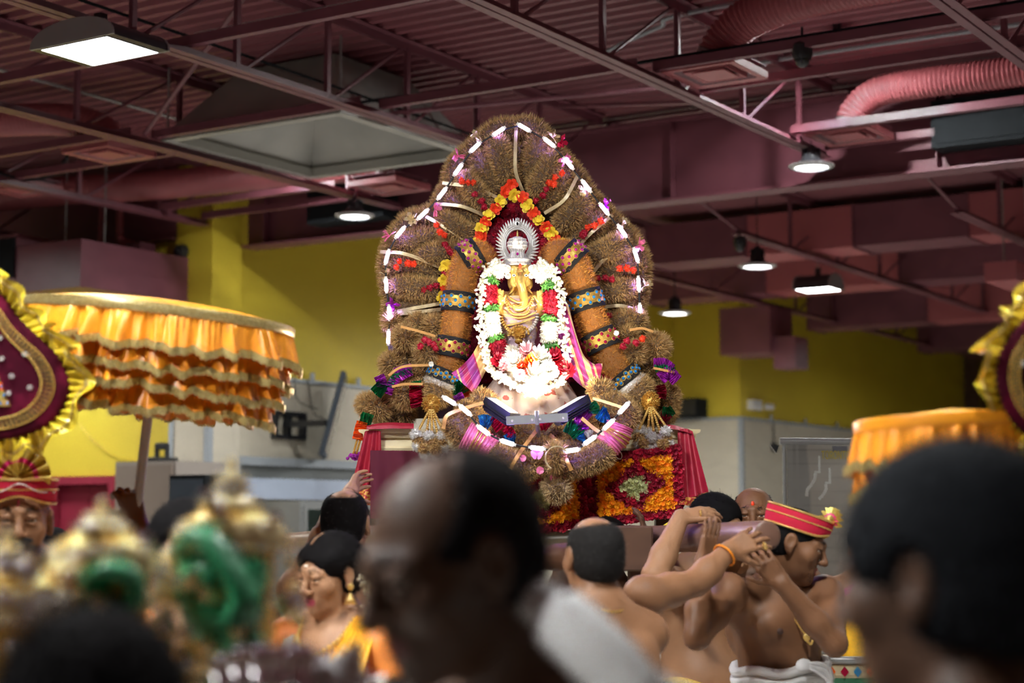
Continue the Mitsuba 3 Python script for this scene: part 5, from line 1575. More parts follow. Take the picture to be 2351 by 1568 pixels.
def hair(t, L, HB_, hc, s, cuts=(), extra=(), grow=.010, col=HB, grey=0.0, fuzz=2600, length=.013, face=True, h=.006, name='hair', flow=(0, -.6, -.5), low=-.06):
    """A cap of hair over the skull, cut back from the face, with short strands on it."""
    S = Soft()
    S.ell(L(0, -.016, .034), np.array((.074 + grow, .094 + grow, .082 + grow)) * s, HB_, .02)
    S.ell(L(0, -.040, -.012), np.array((.068 + grow * .7, .066 + grow, .070)) * s, HB_, .02)
    for c, r in extra:
        S.ell(L(*c), np.array(r) * s, HB_, .02)
    if face:
        S.ell(L(0, .095, -.030), np.array((.062, .085, .088)) * s, HB_, .012, True)
        for q in (-1, 1):
            S.ell(L(q * .088, .045, -.045), np.array((.035, .050, .060)) * s, HB_, .012, True)
            S.ell(L(q * .088, -.008, -.004), np.array((.020, .026, .040)) * s, HB_, .008, True)
    S.ell(L(0, -.02, low - .10), np.array((.16, .20, .10)) * s, HB_, .010, True)
    for c, r in cuts:
        S.ell(L(*c), np.array(r) * s, HB_, .02, True)
    m = S.mesh(h)
    p, n = on_mesh(m, fuzz, R)
    b = blades(p - n * .003, n * .5 + HB_ @ V(*flow), length, .0011, R, .35)
    cl = np.asarray(col, float)
    cv = np.tile(cl, (len(m[0]), 1)) * (.8 + .5 * meshkit.fbm(m[0] * 60, 2))[:, None]
    cb = np.where((R.random(fuzz) < grey)[:, None], V(.30, .29, .28), cl * 1.3)
    if cuts:                                                  # thin strands where the hair gives way to bare scalp
        q = unit(R.normal(size=(7000, 3))) * V(.075, .095, .083) + V(0, -.014, .033)
        g = np.min([np.abs(np.linalg.norm((q - V(*c)) / V(*r_c), axis=1) - .97) for c, r_c in cuts[:1]], 0)
        q = q[(g < .13) & (R.random(7000) < np.exp(-(g / .07) ** 2)) & (q[:, 1] < .02)]
        st = blades(hc + (q * s) @ HB_.T, (unit(q) * .35 + V(*flow)) @ HB_.T, length * 1.2, .0012, R, .35)
        b = join(b, st)
        fuzz += len(q)
        cb = np.vstack([cb, np.where((R.random(len(q)) < grey)[:, None], V(.30, .29, .28), cl * 1.3)])
    part(t, name, join(m, b), 'vc_hair', color=np.vstack([cv, np.repeat(cb, 3, 0)]))


def loft(rings, n=72, folds=0, amp=0.0, ph=0.0, seam=None):
    """rings = [(centre, right axis scaled, forward axis scaled)]; folds deepen downwards."""
    v = []
    a = np.arange(n) * 2 * math.pi / n
    for i, (c, x, y) in enumerate(rings):
        g = i / max(len(rings) - 1, 1)
        k = 1 + amp * (.25 + .75 * g) * (np.sin(a * folds + ph + .6 * math.sin(i * .7)) + .5 * np.sin(a * folds * 1.7 + 2 * ph)) if folds else np.ones(n)
        v.append(np.asarray(c) + k[:, None] * (np.cos(a)[:, None] * np.asarray(x) + np.sin(a)[:, None] * np.asarray(y)))
    v = np.vstack(v)
    m = len(rings)
    i, j = np.meshgrid(np.arange(m - 1), np.arange(n), indexing='ij')
    return v, quads(np.stack([i * n + j, i * n + (j + 1) % n, (i + 1) * n + (j + 1) % n, (i + 1) * n + j], -1).reshape(-1, 4))[:, ::-1]


def dhoti(t, at, B, s, m_, top=-.47, name='dhoti', drop=.0, hem=.12, belly=0.0):
    """A wrapped waist cloth down to the ankles with a rolled upper edge."""
    N = at(0, 0, 0)
    r, fw, up = B.T
    zs = np.linspace(N[2] + top * s, hem, 22)
    rings = []
    for i, z in enumerate(zs):
        g = i / 21
        w = .176 + .05 * g - .02 * math.exp(-((g - .0) / .05) ** 2)
        c = N * [1, 1, 0] + fw * (.01 + belly * .3) * s + V(0, 0, z)
        tl = drop * (1 - g) * s
        rings.append((c, (r * w + up * tl) * s, fw * (.150 + belly * .55 * (1 - g) + .05 * g) * s))
    part(t, name, loft(rings, 120, 11, .035), m_, True)
    c0, x0, y0 = rings[0]
    ring = [c0 + 1.01 * (math.cos(a) * x0 + math.sin(a) * y0) + V(0, 0, .006 * math.sin(a * 5)) for a in np.linspace(0, 2 * math.pi, 61)[:-1]]
    part(t, name + '_roll', join(tube(ring, .017 * s, 8, closed=True), tube(np.array(ring) + V(0, 0, -.032), .015 * s, 8, closed=True)), m_, True)


def thread(t, name, pts, r, m_, n=30, closed=False):
    part(t, name, tube(curve(pts, n), r, 6, closed=closed), m_, True)


def wrist_ring(t, name, w, d, r, m_, th=.004):
    x, y, z = look_rot(d).T
    part(t, name, tube([np.asarray(w) + r * (math.cos(a) * x + math.sin(a) * y) for a in np.linspace(0, 2 * math.pi, 21)[:-1]], th, 6, closed=True), m_, True)


mat('white_cotton', proc(stained((.74, .74, .73), (.62, .62, .63), 7.0)), .75)
mat('yellow_silk', proc(stained((.74, .50, .10), (.60, .38, .06), 9.0)), .42, sheen=.5)
mat('orange_silk', proc(stained((.78, .26, .05), (.66, .20, .045), 12.0)), .45, sheen=.5)
mat('saffron_silk', proc(stained((.93, .52, .03), (.84, .44, .02), 10.0)), .42, sheen=.5)
mat('pink_silk', proc(stained((.50, .06, .26), (.42, .045, .22), 9.0)), .45, sheen=.5)
mat('crimson_felt', (.46, .014, .04), .75, specular=.2)
mat('strap_white', (.70, .68, .62), .7)
mat('dark_cotton', (.025, .035, .045), .8)
mat('grey_shirt', (.10, .10, .11), .8)

# --- back of a balding man who reaches for the pole
ha = P(1362, 1280, 4.78)
w_ = P(1672, 1266, 5.24)
bk = person('shirtless balding man seen from behind, his right arm stretched to the pole end', ha, (-.50, .87), 'mid', head_f=(-.36, .93, .02), s=.95,
            arms={'R': dict(s=P(1478, 1372, 4.98), e=P(1598, 1338, 5.16), w=w_, d=P(1752, 1226, 5.27) - w_, n=V(-.15, -1, .25), side=1, curl=(12, 22, 18), spread=.16)}, belly=.02)
t, L, S, HH, BB, at, hc, s = bk
hair(t, L, HH, hc, s, cuts=(((0, .005, .118), (.066, .088, .062)), ((0, .085, .07), (.085, .070, .09))), grow=.006, grey=.16, fuzz=5200, length=.010, col=(.016, .015, .015), h=.005, low=-.075)
dhoti(t, at, BB, s, 'white_cotton')
wrist_ring(t, 'wrist_thread', w_ - unit(w_ - P(1598, 1338, 5.16)) * .02, w_ - P(1598, 1338, 5.16), .036, 'petal_orange', .0035)
wrist_ring(t, 'finger_ring', P(1756, 1254, 5.225), V(1, .25, .3), .0105, 'gold', .003)
thread(t, 'neck_chain', [at(-.06, -.05, .05), at(-.03, -.075, .025), at(.02, -.078, .02), at(.06, -.055, .04)], .003, 'gold')

# --- red-capped man under the pole, in profile
hb_ = P(1826, 1250, 5.62)
BS = .95
rw, lw = P(1612, 1292, 5.42), P(1795, 1340, 5.36)
cap_man = person('shirtless man in a red and gold cap, head bowed in profile, supporting the pole', hb_, (.50, -.87), 'brown', head_f=(.92, -.26, -.32), s=BS, tilt=(.25, 0, 1),
                 arms={'R': dict(s=P(1672, 1362, 5.50), e=P(1600, 1462, 5.30), w=rw, d=V(.04, .02, .12), n=V(.7, -.6, 0), side=1, curl=(4, 6, 5)),
                       'L': dict(s=P(1893, 1366, 5.66), e=P(1916, 1478, 5.40), w=lw, d=P(1748, 1282, 5.36) - lw, n=V(.1, -.9, -.3), side=-1, curl=(20, 34, 25))}, lean=(-.04, .02), belly=-.012, tc=.74)
t, L, S, HH, BB, at, hc, s = cap_man
hair(t, L, HH, hc, s, grow=.005, fuzz=2400, length=.008, low=-.05)
brows(t, L, s)
dhoti(t, at, BB, s, 'white_cotton', top=-.24, drop=-.012)
part(t, 'dhoti_knot', join(ell(P(1846, 1528, 5.47), (.026, .02, .022)), *[tube(curve([P(1846, 1526 + q, 5.47), P(1872, 1522 + 9 * q, 5.45), P(1900, 1530 + 15 * q, 5.44), P(1910, 1560 + 16 * q, 5.44)], 14), .006 + .010 * np.linspace(0, 1, 14), 10, flat=.6) for q in range(3)]), 'white_cotton', True)
for q in (-1, 1):
    part(t, 'nipple', ell(at(q * .092, .128, -.155), (.012, .005, .010), BB), 'nipple', True)
mat('nipple', (.05, .022, .016), .6)
part(t, 'beard_shadow', blades(*[(lambda p: (p, np.tile(HH @ V(0, .2, -1), (len(p), 1))))(np.array([L(x, .0885 - 9 * x * x, R.uniform(-.104, -.045)) for x in R.uniform(-.04, .04, 260)]))][0], .004, .0009, R, .4), 'hair_black')
thread(t, 'neck_chain', [at(-.05, .02, .02), at(-.05, .105, -.06), at(-.01, .135, -.17), at(.03, .11, -.09), at(.055, .02, .0)], .0028, 'gold')
pd_ = at(-.008, .140, -.185)
part(t, 'pendant', join(ell(pd_, (.011, .006, .014)), tube(curve([pd_ + V(0, 0, -.01), pd_ + V(.012, 0, -.022), pd_ + V(.02, 0, -.008)], 8), .004, 6)), 'gold', True)
# the cap
cap = thing('fan_cap', 'red cap with gold braid and a small gold fan on the bowed man in profile', 'cap', 'red caps with gold fans')


def fan_cap(cap, L, HH, s, front=True, fan_side=0.0, fan=(.0, .06, .11), fr=.055, turn=0.0):
    n = 48
    a = np.arange(n) * 2 * math.pi / n
    rings = []
    for z, k in ((.046, 1.0), (.07, 1.04), (.095, 1.06), (.108, 1.05), (.110, .97)):
        rings.append(np.array([L(.089 * k * math.cos(q), -.014 + .110 * k * math.sin(q), z + .020 * max(0, math.sin(q)) ** 6 * (z < .06)) for q in a]))
    v = np.vstack(rings)
    i, j = np.meshgrid(np.arange(4), np.arange(n), indexing='ij')
    part(cap, 'band', (v, quads(np.stack([i * n + j, i * n + (j + 1) % n, (i + 1) * n + (j + 1) % n, (i + 1) * n + j], -1).reshape(-1, 4))), 'crimson_felt', 40)
    for k in (0, 3):
        part(cap, 'gold_braid', tube(rings[k], .0042, 6, closed=True), 'gold', True)
    part(cap, 'gold_braid', tube((rings[1] + rings[2]) / 2, .0028, 6, closed=True), 'gold', True)
    m = 19
    pv = []
    for q in range(m):
        g = math.pi * (-.06 + 1.12 * q / (m - 1))
        for rr in (.006, .3, .48, .62, 1.0):
            pv.append(L(fan[0] + math.cos(g) * fr * rr * math.cos(turn), fan[1] + math.cos(g) * fr * rr * math.sin(turn) + (.007 if q % 2 else -.007) * (.3 + rr) + fan_side, fan[2] + math.sin(g) * fr * 1.05 * rr))
    pv = np.array(pv).reshape(m, 5, 3)
    i = np.arange(m - 1) * 2
    for j, mt in enumerate(('gold', 'gold', 'pink_fan', 'gold')):
        part(cap, 'fan_pleat' if mt == 'gold' else 'fan_stripe', (pv[:, j:j + 2].reshape(-1, 3), quads(np.stack([i, i + 2, i + 3, i + 1], 1))), 'gold_cloth' if mt == 'gold' else mt)


mat('pink_fan', (.55, .02, .14), .45, sheen=.4)
mat('gold_cloth', proc(lambda p, n, uv: mix((.50, .34, .06), (.80, .62, .16), noise(p.x * 260, p.y * 260, p.z * 260))), .32, .75)
fan_cap(cap, L, HH, s, fan=(.0, .085, .105), fr=.052, turn=.9)

# --- bald man behind the pole, face above it
hd_ = P(1730, 1190, 6.35)
t, L, S, HH, BB, at, hc, s = person('bald man looking over the pole between two other bearers', hd_, (-.10, -.99), 'brown', head_f=(-.16, -.98, .06), s=.98, arms={'R': dict(e=P(1690, 1330, 6.5), w=P(1690, 1250, 6.15)), 'L': dict(e=P(1810, 1340, 6.5), w=P(1765, 1260, 6.2))})
brows(t, L, s)
hair(t, L, HH, hc, s, cuts=(((0, .01, .105), (.072, .095, .062)), ((0, .085, .07), (.085, .085, .09))), grow=.004, grey=.2, fuzz=1600, length=.006)
part(t, 'tilak', ell(L(0, .087, .048), (.006, .004, .009)), 'petal_scarlet', True)
dhoti(t, at, BB, s, 'white_cotton')

# --- bearer with black hair, forearm laid over the pole, yellow dhoti
wd = P(1563, 1188, 5.84)
t, L, S, HH, BB, at, hc, s = person('shirtless bearer in a yellow dhoti, forearm laid over the pole beside the orange flowers', P(1646, 1212, 6.30), (.62, -.78), 'fair', head_f=(.72, -.66, -.25), s=1.0,
                                    arms={'R': dict(s=P(1548, 1345, 6.12), e=P(1502, 1322, 5.74), w=wd, d=P(1622, 1178, 5.86) - wd, n=V(.0, -.55, .83), side=-1, curl=(16, 20, 16), spread=.05), 'L': dict(e=P(1700, 1400, 6.5), w=P(1700, 1290, 6.3))}, belly=.055, lean=(-.06, 0))
hair(t, L, HH, hc, s, fuzz=3200, length=.02)
brows(t, L, s)
dhoti(t, at, BB, s, 'yellow_silk', top=-.42, belly=.06, drop=.05)
wrist_ring(t, 'finger_ring', P(1608, 1178, 5.83), V(1, 0, 0), .0105, 'gold', .003)

# --- bearer hidden behind the balding man, forearm showing at left
t, L, S, HH, BB, at, hc, s = person('dark skinned bearer mostly hidden behind the balding man, forearm stretched left', P(1392, 1262, 6.6), (-.2, -.98), 'dark', s=1.0, hh=.007,
                                    arms={'R': dict(e=P(1306, 1274, 6.1), w=P(1228, 1290, 6.0), d=V(-1, -.1, -.05)), 'L': dict(e=P(1470, 1330, 6.3), w=P(1475, 1262, 6.3))})
hair(t, L, HH, hc, s, fuzz=900)
dhoti(t, at, BB, s, 'white_cotton')

# --- woman in the yellow sari
hw = P(757, 1318, 4.9)
wom = person('young woman in an orange blouse and yellow sari with gold jewellery, looking down left', hw, (-.42, -.90), 'fair', head_f=(-.66, -.72, -.20), s=.92, fem=True, tilt=(.06, 0, 1), hh=.0042)
t, L, S, HH, BB, at, hc, s = wom
hair(t, L, HH, hc, s, grow=.013, extra=(((0, -.115, .0), (.062, .05, .058)), ((.06, .015, .055), (.024, .05, .032)), ((-.06, .015, .055), (.024, .05, .032))), fuzz=3000, length=.02, flow=(0, -1, -.3), h=.005, low=-.07)
brows(t, L, s, 140, .004)
part(t, 'parting', ribbon(curve([L(0, .062, .104), L(0, .035, .121), L(0, .005, .128)], 8), HH @ V(0, .2, 1), .005, .001), 'vc_skin', color=np.tile(SK['fair'], (32, 1)))
part(t, 'forehead_mark', join(ell(L(-.004, .0895, .045), (.004, .003, .004)), ell(L(.005, .0895, .045), (.003, .003, .004))), 'petal_white', True)
for sx in (-1, 1):
    o = L(sx * .082, -.004, -.034)
    part(t, 'earring', join(ell(o, (.010, .010, .011)), lathe([(.003, -.016), (.006, -.022), (.013, -.036), (.014, -.042), (.002, -.042)], 18, None, o), *[ell(o + V(.013 * math.cos(a), .013 * math.sin(a), -.046), (.003,) * 3, sub=1) for a in np.linspace(0, 6.28, 11)[:-1]]), 'gold', True)


def offset_cloth(t, name, at, B, s, prims, m_, h=.010):
    C = Soft()
    for kind, *a in prims:
        if kind == 'e':
            C.ell(at(*a[0]), np.array(a[1]) * s, B, .04)
        elif kind == 'c':
            C.cone(a[0], a[1], a[2] * s, a[3] * s, .03)
        else:
            C.ell(at(*a[0]), np.array(a[1]) * s, B, .012, True)
    part(t, name, C.mesh(h), m_, True)


def sleeves(at, s, q, sw=.168):
    sh = at(q * sw, -.01, -.075)
    el = at(q * .235, -.02, -.36)
    return ('c', sh + V(0, 0, .004), sh + (el - sh) * .62, .074, .060)


offset_cloth(t, 'blouse', at, BB, s, [('e', (0, .005, -.18), (.150, .128, .165)), ('e', (.068, .085, -.20), (.074, .074, .074)), ('e', (-.068, .085, -.20), (.074, .074, .074)), ('c', at(-.15, -.01, -.055), at(.15, -.01, -.055), .078, .078), sleeves(at, s, 1), sleeves(at, s, -1),
                                       ('x', (0, .10, .0), (.080, .12, .115)), ('x', (0, -.06, .03), (.07, .08, .06))], 'orange_silk')
r_w, f_w, u_w = BB.T


def pleats(a0, a1, b0, b1, bulge, n=60, m=24, folds=7, amp=.010):
    """A pleated sheet from the edge a0-a1 to the edge b0-b1, bulging outwards."""
    x, y = np.linspace(0, 1, n)[:, None, None], np.linspace(0, 1, m)[None, :, None]
    p = (np.asarray(a0) * (1 - x) + np.asarray(a1) * x) * (1 - y) + (np.asarray(b0) * (1 - x) + np.asarray(b1) * x) * y
    p = p + f_w * (bulge * np.sin(np.pi * y) + amp * np.sin(x * folds * 2 * np.pi) * (.4 + .6 * y))
    i, j = np.meshgrid(np.arange(n - 1), np.arange(m - 1), indexing='ij')
    return p.reshape(-1, 3), quads(np.stack([i * m + j, i * m + j + 1, (i + 1) * m + j + 1, (i + 1) * m + j], -1).reshape(-1, 4))


part(t, 'sari_pleats', pleats(at(-.175, .03, .022), at(-.105, .05, .03), at(-.17, .15, -.50), at(.12, .17, -.50), .055), 'saffron_silk', True)
part(t, 'sari_shoulder_fold', pleats(at(-.175, .03, .022), at(-.105, .05, .03), at(-.18, -.14, -.42), at(-.03, -.16, -.42), -.03), 'saffron_silk', True)
part(t, 'sari_border', pleats(at(-.11, .10, -.10), at(-.08, .11, -.12), at(.15, .12, -.28), at(.16, .11, -.33), .07, 12, 24, 1, .002), 'gold_cloth', True)
part(t, 'sari_chest', pleats(at(-.13, .10, -.12), at(-.02, .125, -.14), at(.03, .17, -.42), at(.17, .12, -.36), .045, 40, 20, 5, .007), 'saffron_silk', True)
N0 = at(0, 0, 0)
rings = []
for i in range(18):
    g = i / 17
    rings.append((N0 * [1, 1, 0] + V(0, 0, N0[2] - .42 * s - g * (N0[2] - .42 * s - .05)), r_w * (.152 + .10 * g), f_w * (.135 + .10 * g)))
part(t, 'sari_skirt', loft(rings, 110, 14, .04), 'saffron_silk', True)
c = curve([at(-.085, .03, .015), at(-.07, .095, -.045), at(0, .125, -.085), at(.07, .09, -.045), at(.085, .03, .015)], 22)
for k in range(22):
    part(t, 'necklace_bead', join(ell(c[k], (.0075, .0075, .0085), sub=1), ell(c[k] + V(0, 0, -.013), (.005, .005, .006), sub=1), ell(c[k] + V(0, 0, -.022), (.003,) * 3, sub=1)), 'gold', True)
o = at(0, .140, -.105)
part(t, 'pendant', join(tf(rosette(.026, 9, 3, .5, .4, 3), facing(f_w), o), *[ell(at(.045 * math.cos(a), .148, -.135 + .03 * math.sin(a)), (.006,) * 3, sub=1) for a in np.linspace(-3.3, .2, 12)]), 'gold', True)
part(t, 'neckline_trim', tube(curve([at(-.09, .07, -.03), at(-.075, .11, -.09), at(0, .135, -.125), at(.075, .11, -.09), at(.09, .07, -.03)], 24), .004, 6), 'gold', True)
bag = curve([at(.105, -.06, -.10), at(.115, .0, .012), at(.118, .08, -.06), at(.12, .14, -.2), at(.11, .16, -.45)], 24)
single('bag_strap', 'white cloth bag strap over the right shoulder of the woman in the yellow sari', 'bag strap', ribbon(bag, BB @ V(.15, 1, .6), .032, .002), 'strap_white', 40)
jasmine('white jasmine string hanging from the hair of the woman in the yellow sari', [(838, 1318), (850, 1350), (852, 1400), (858, 1450), (866, 1500), (880, 1530)], -2.12, .0055, 75, rr=.011)

# --- man behind her, arm raised to the platform
t, L, S, HH, BB, at, hc, s = person('man seen from behind between the woman and the platform, one bare arm raised', P(793, 1205, 5.75), (.12, .99), 'fair', head_f=(.1, .99, -.05), s=.98, hh=.0062,
                                    arms={'L': dict(e=P(742, 1232, 5.75), w=P(806, 1128, 6.1), s=P(690, 1352, 5.75)), 'R': dict(e=P(900, 1420, 5.8), w=P(905, 1500, 5.7))})
hair(t, L, HH, hc, s, cuts=(((0, -.045, .115), (.050, .052, .044)),), grow=.006, grey=.25, fuzz=4200, length=.008)
dhoti(t, at, BB, s, 'white_cotton')

# --- turbaned man at the left edge
ht = P(46, 1196, 4.85)
t, L, S, HH, BB, at, hc, s = person('bearded man in a red turban cap with a big gold fan at the left edge', ht, (.25, -.97), 'mid', head_f=(.24, -.97, -.03), s=1.06, hh=.0045)
brows(t, L, s, 170, .008)
S_ = Soft()
S_.ell(L(0, .050, -.098), np.array((.062, .058, .060)) * s, HH, .02).ell(L(0, .070, -.135), np.array((.045, .045, .060)) * s, HH, .03)
S_.ell(L(0, .100, -.047), np.array((.036, .014, .011)) * s, HH, .01)
S_.ell(L(0, .110, -.068), np.array((.020, .014, .007)) * s, HH, .006, True)
m = S_.mesh(.006)
p, n = on_mesh(m, 4200, R)
part(t, 'beard', join(m, blades(p, n * .5 + HH @ V(0, .2, -.9), .018, .0012, R, .35)), 'hair_black')
part(t, 'tilak', join(ell(L(.002, .0895, .052), (.004, .003, .008)), ell(L(.004, .089, .040), (.003, .003, .006))), 'petal_crimson', True)
rings = [(at(0, 0, .03 - .1 * i), BB[:, 0] * (.09 + .10 * min(i, 1.2)), BB[:, 1] * (.085 + .06 * min(i, 1))) for i in range(8)]
part(t, 'tunic', loft(rings, 60, 7, .02), 'yellow_silk', True)
dhoti(t, at, BB, s, 'yellow_silk')
cap = thing('fan_cap', 'red turban cap with silver zigzag braid and a big pleated gold fan', 'cap', 'red caps with gold fans')
fan_cap(cap, L, HH, s, fan=(.005, .075, .112), fr=.082)
part(cap, 'silver_braid', tube(curve([L(-.085, .03, .075), L(-.045, .092, .078), L(0, .106, .098), L(.045, .092, .078), L(.085, .03, .075)], 20), .003, 6), 'silver', True)

# --- woman with glasses further back at left
t, L, S, HH, BB, at, hc, s = person('small distant woman with glasses and a purple sari beside the red door', P(118, 1266, 8.4), (-.35, -.94), 'mid', head_f=(-.45, -.89, -.1), s=.9, fem=True, hh=.0065)
hair(t, L, HH, hc, s, extra=(((0, -.11, 0), (.05, .045, .05)),), fuzz=900, grow=.012)
for sx in (-1, 1):
    part(t, 'glasses', tube([L(sx * .033 + .023 * math.cos(a), .107, .002 + .017 * math.sin(a)) for a in np.linspace(0, 6.28, 17)[:-1]], .0022, 5, closed=True), 'black_plastic')
part(t, 'sari', loft([(at(0, 0, .0 - .1 * i), BB[:, 0] * (.07 + .10 * min(i, 1.0)), BB[:, 1] * (.07 + .07 * min(i, 1))) for i in range(13)], 60, 9, .03), 'pink_silk', True)
thread(t, 'neck_chain', [at(-.05, .05, 0), at(0, .12, -.10), at(.05, .05, 0)], .004, 'gold')

# --- woman with a thin gold chain, half hidden behind the green crown
t, L, S, HH, BB, at, hc, s = person('woman with black hair and a thin gold chain half hidden behind the green silk', P(440, 1262, 4.1), (.55, -.80), 'mid', head_f=(.86, -.45, -.1), s=.93, fem=True, hh=.006)
hair(t, L, HH, hc, s, extra=(((0, -.11, -.01), (.06, .05, .06)),), fuzz=1500, grow=.014)
thread(t, 'neck_chain', [at(.075, .02, .02), at(.08, .08, -.07), at(.02, .14, -.24), at(-.05, .10, -.10), at(-.07, .02, .02)], .003, 'gold')
part(t, 'earring', ell(L(.083, -.006, -.036), (.006,) * 3), 'silver', True)
offset_cloth(t, 'blouse', at, BB, s, [('e', (0, .005, -.18), (.150, .128, .165)), ('e', (.068, .085, -.20), (.074, .074, .074)), ('e', (-.068, .085, -.20), (.074, .074, .074)), ('c', at(-.15, -.01, -.055), at(.15, -.01, -.055), .078, .078), sleeves(at, s, 1), sleeves(at, s, -1), ('x', (0, .10, .0), (.090, .12, .135))], 'orange_silk', .014)
N0 = at(0, 0, 0)
part(t, 'sari_skirt', loft([(N0 * [1, 1, 0] + V(0, 0, N0[2] - .36 * s - i / 11 * (N0[2] - .36 * s - .05)), BB[:, 0] * (.15 + .008 * i), BB[:, 1] * (.13 + .008 * i)) for i in range(12)], 80, 12, .04), 'orange_silk', True)

# --- the parasol bearer: dark arm on the pole
wk, ek = P(316, 1200, 5.0), P(372, 1352, 4.9)
t, L, S, HH, BB, at, hc, s = person('dark skinned parasol bearer hidden behind the green silk, fist round the parasol pole', P(470, 1252, 5.3), (-.5, -.86), 'dark', s=.98, hh=.007,
                                    arms={'R': dict(e=ek, w=wk, d=V(-.03, -.02, .10), n=V(.55, -.8, .0), side=-1, curl=(55, 70, 45), thumb=.6)})
hair(t, L, HH, hc, s, fuzz=900)
dhoti(t, at, BB, s, 'white_cotton')

# --- two women behind at right
t, L, S, HH, BB, at, hc, s = person('woman in a pink sari standing behind the red capped man', P(1990, 1258, 7.0), (-.3, -.95), 'fair', s=.9, fem=True, hh=.008)
hair(t, L, HH, hc, s, fuzz=900, grow=.012)
part(t, 'sari', loft([(at(0, 0, .0 - .1 * i), BB[:, 0] * (.07 + .13 * min(i, 1.0)), BB[:, 1] * (.07 + .08 * min(i, 1))) for i in range(13)], 70, 10, .035), 'pink_silk', True)
part(t, 'bangle', tube([at(.25, .08, -.56) + .04 * V(math.cos(a), math.sin(a), 0) for a in np.linspace(0, 6.28, 17)[:-1]], .005, 6, closed=True), 'gold', True)
t, L, S, HH, BB, at, hc, s = person('woman in a bright yellow sari behind the dark haired man at right', P(2040, 1290, 6.3), (-.4, -.9), 'mid', s=.88, fem=True, hh=.008)
hair(t, L, HH, hc, s, fuzz=900, grow=.012)
part(t, 'sari', loft([(at(0, 0, .0 - .1 * i), BB[:, 0] * (.07 + .13 * min(i, 1.0)), BB[:, 1] * (.07 + .08 * min(i, 1))) for i in range(13)], 70, 10, .035), 'saffron_silk', True)

# --- near, out of focus
t, L, S, HH, BB, at, hc, s = person('large out of focus balding man turned left, white cloth over his shoulder', P(1035, 1292, 1.92), (-.75, -.66), (.058, .028, .017), head_f=(-.82, -.50, -.30), s=1.02, hh=.006, lean=(.085, .02), nz=.035)
hair(t, L, HH, hc, s, cuts=(((0, .06, .10), (.09, .075, .085)), ((0, .02, .13), (.05, .06, .05))), grow=.006, grey=.1, fuzz=3000, length=.008)
brows(t, L, s)
cl = [P(1226, 1372, 1.88), P(1280, 1415, 1.85), P(1350, 1480, 1.82), P(1425, 1560, 1.80), P(1470, 1660, 1.79), P(1480, 1900, 1.80)]
part(t, 'shoulder_cloth', tube(curve(cl, 30), [.026] * 6 + [.036] * 24, 14, up=[0, -1, 0], flat=.6), 'white_cotton', True)
dhoti(t, at, BB, s, 'white_cotton')
t, L, S, HH, BB, at, hc, s = person('large out of focus man with thick black hair at right, seen from behind his ear', P(2175, 1335, 1.80), (-.70, .71), (.062, .030, .018), head_f=(-.74, .66, -.06), s=1.08, hh=.006)
hair(t, L, HH, hc, s, grow=.020, fuzz=5000, length=.02, col=(.010, .011, .013), low=-.085)
part(t, 'shirt', loft([(at(0, -.01, .035 - .1 * i), BB[:, 0] * (.075 + .14 * min(i, 1.0)), BB[:, 1] * (.075 + .08 * min(i, 1))) for i in range(9)], 60, 6, .02), 'dark_cotton', True)
part(t, 'trousers', loft([(at(0, 0, -.5 - .1 * i), BB[:, 0] * .2, BB[:, 1] * .16) for i in range(9)], 60, 6, .02), 'grey_shirt', True)
t, L, S, HH, BB, at, hc, s = person('head of black hair at the lower left corner, out of focus', P(222, 1700, 1.62), (.05, 1), 'brown', s=.93, fem=True, hh=.008)
hair(t, L, HH, hc, s, grow=.016, fuzz=5000, length=.03, extra=(((0, -.10, -.02), (.07, .05, .08)),), face=False)
part(t, 'dress', loft([(at(0, 0, .0 - .12 * i), BB[:, 0] * (.07 + .13 * min(i, 1.0)), BB[:, 1] * (.07 + .08 * min(i, 1))) for i in range(10)], 60, 8, .03), 'grey_shirt', True)
t, L, S, HH, BB, at, hc, s = person('top of a dark head at the bottom centre, out of focus', P(905, 1735, 2.62), (.1, 1), 'brown', s=.9, hh=.008)
hair(t, L, HH, hc, s, grow=.012, fuzz=3000, length=.02, face=False)
part(t, 'shirt', loft([(at(0, 0, .03 - .12 * i), BB[:, 0] * (.07 + .13 * min(i, 1.0)), BB[:, 1] * (.07 + .08 * min(i, 1))) for i in range(9)], 60, 8, .03), 'dark_cotton', True)
# ================================================================ parasols and fans
mat('parasol_satin', proc(stained((.84, .31, .018), (.76, .245, .014), 5.0)), .32)
mat('yellow_satin', proc(stained((.80, .60, .04), (.70, .50, .03), 5.0)), .28, sheen=.3)
mat('maroon_velvet', proc(lambda p, n, uv: mix((.028, .0012, .006), (.07, .003, .014), smoothstep(.45, .7, fbm(p.x * 16, p.y * 16, p.z * 16)))), .95, specular=.08)
mat('glitter_trim', proc(lambda p, n, uv: mix((.50, .36, .12), (1.0, .88, .52), smoothstep(.55, .8, noise(p.x * 420, p.y * 420, p.z * 420)))), .3, .7)


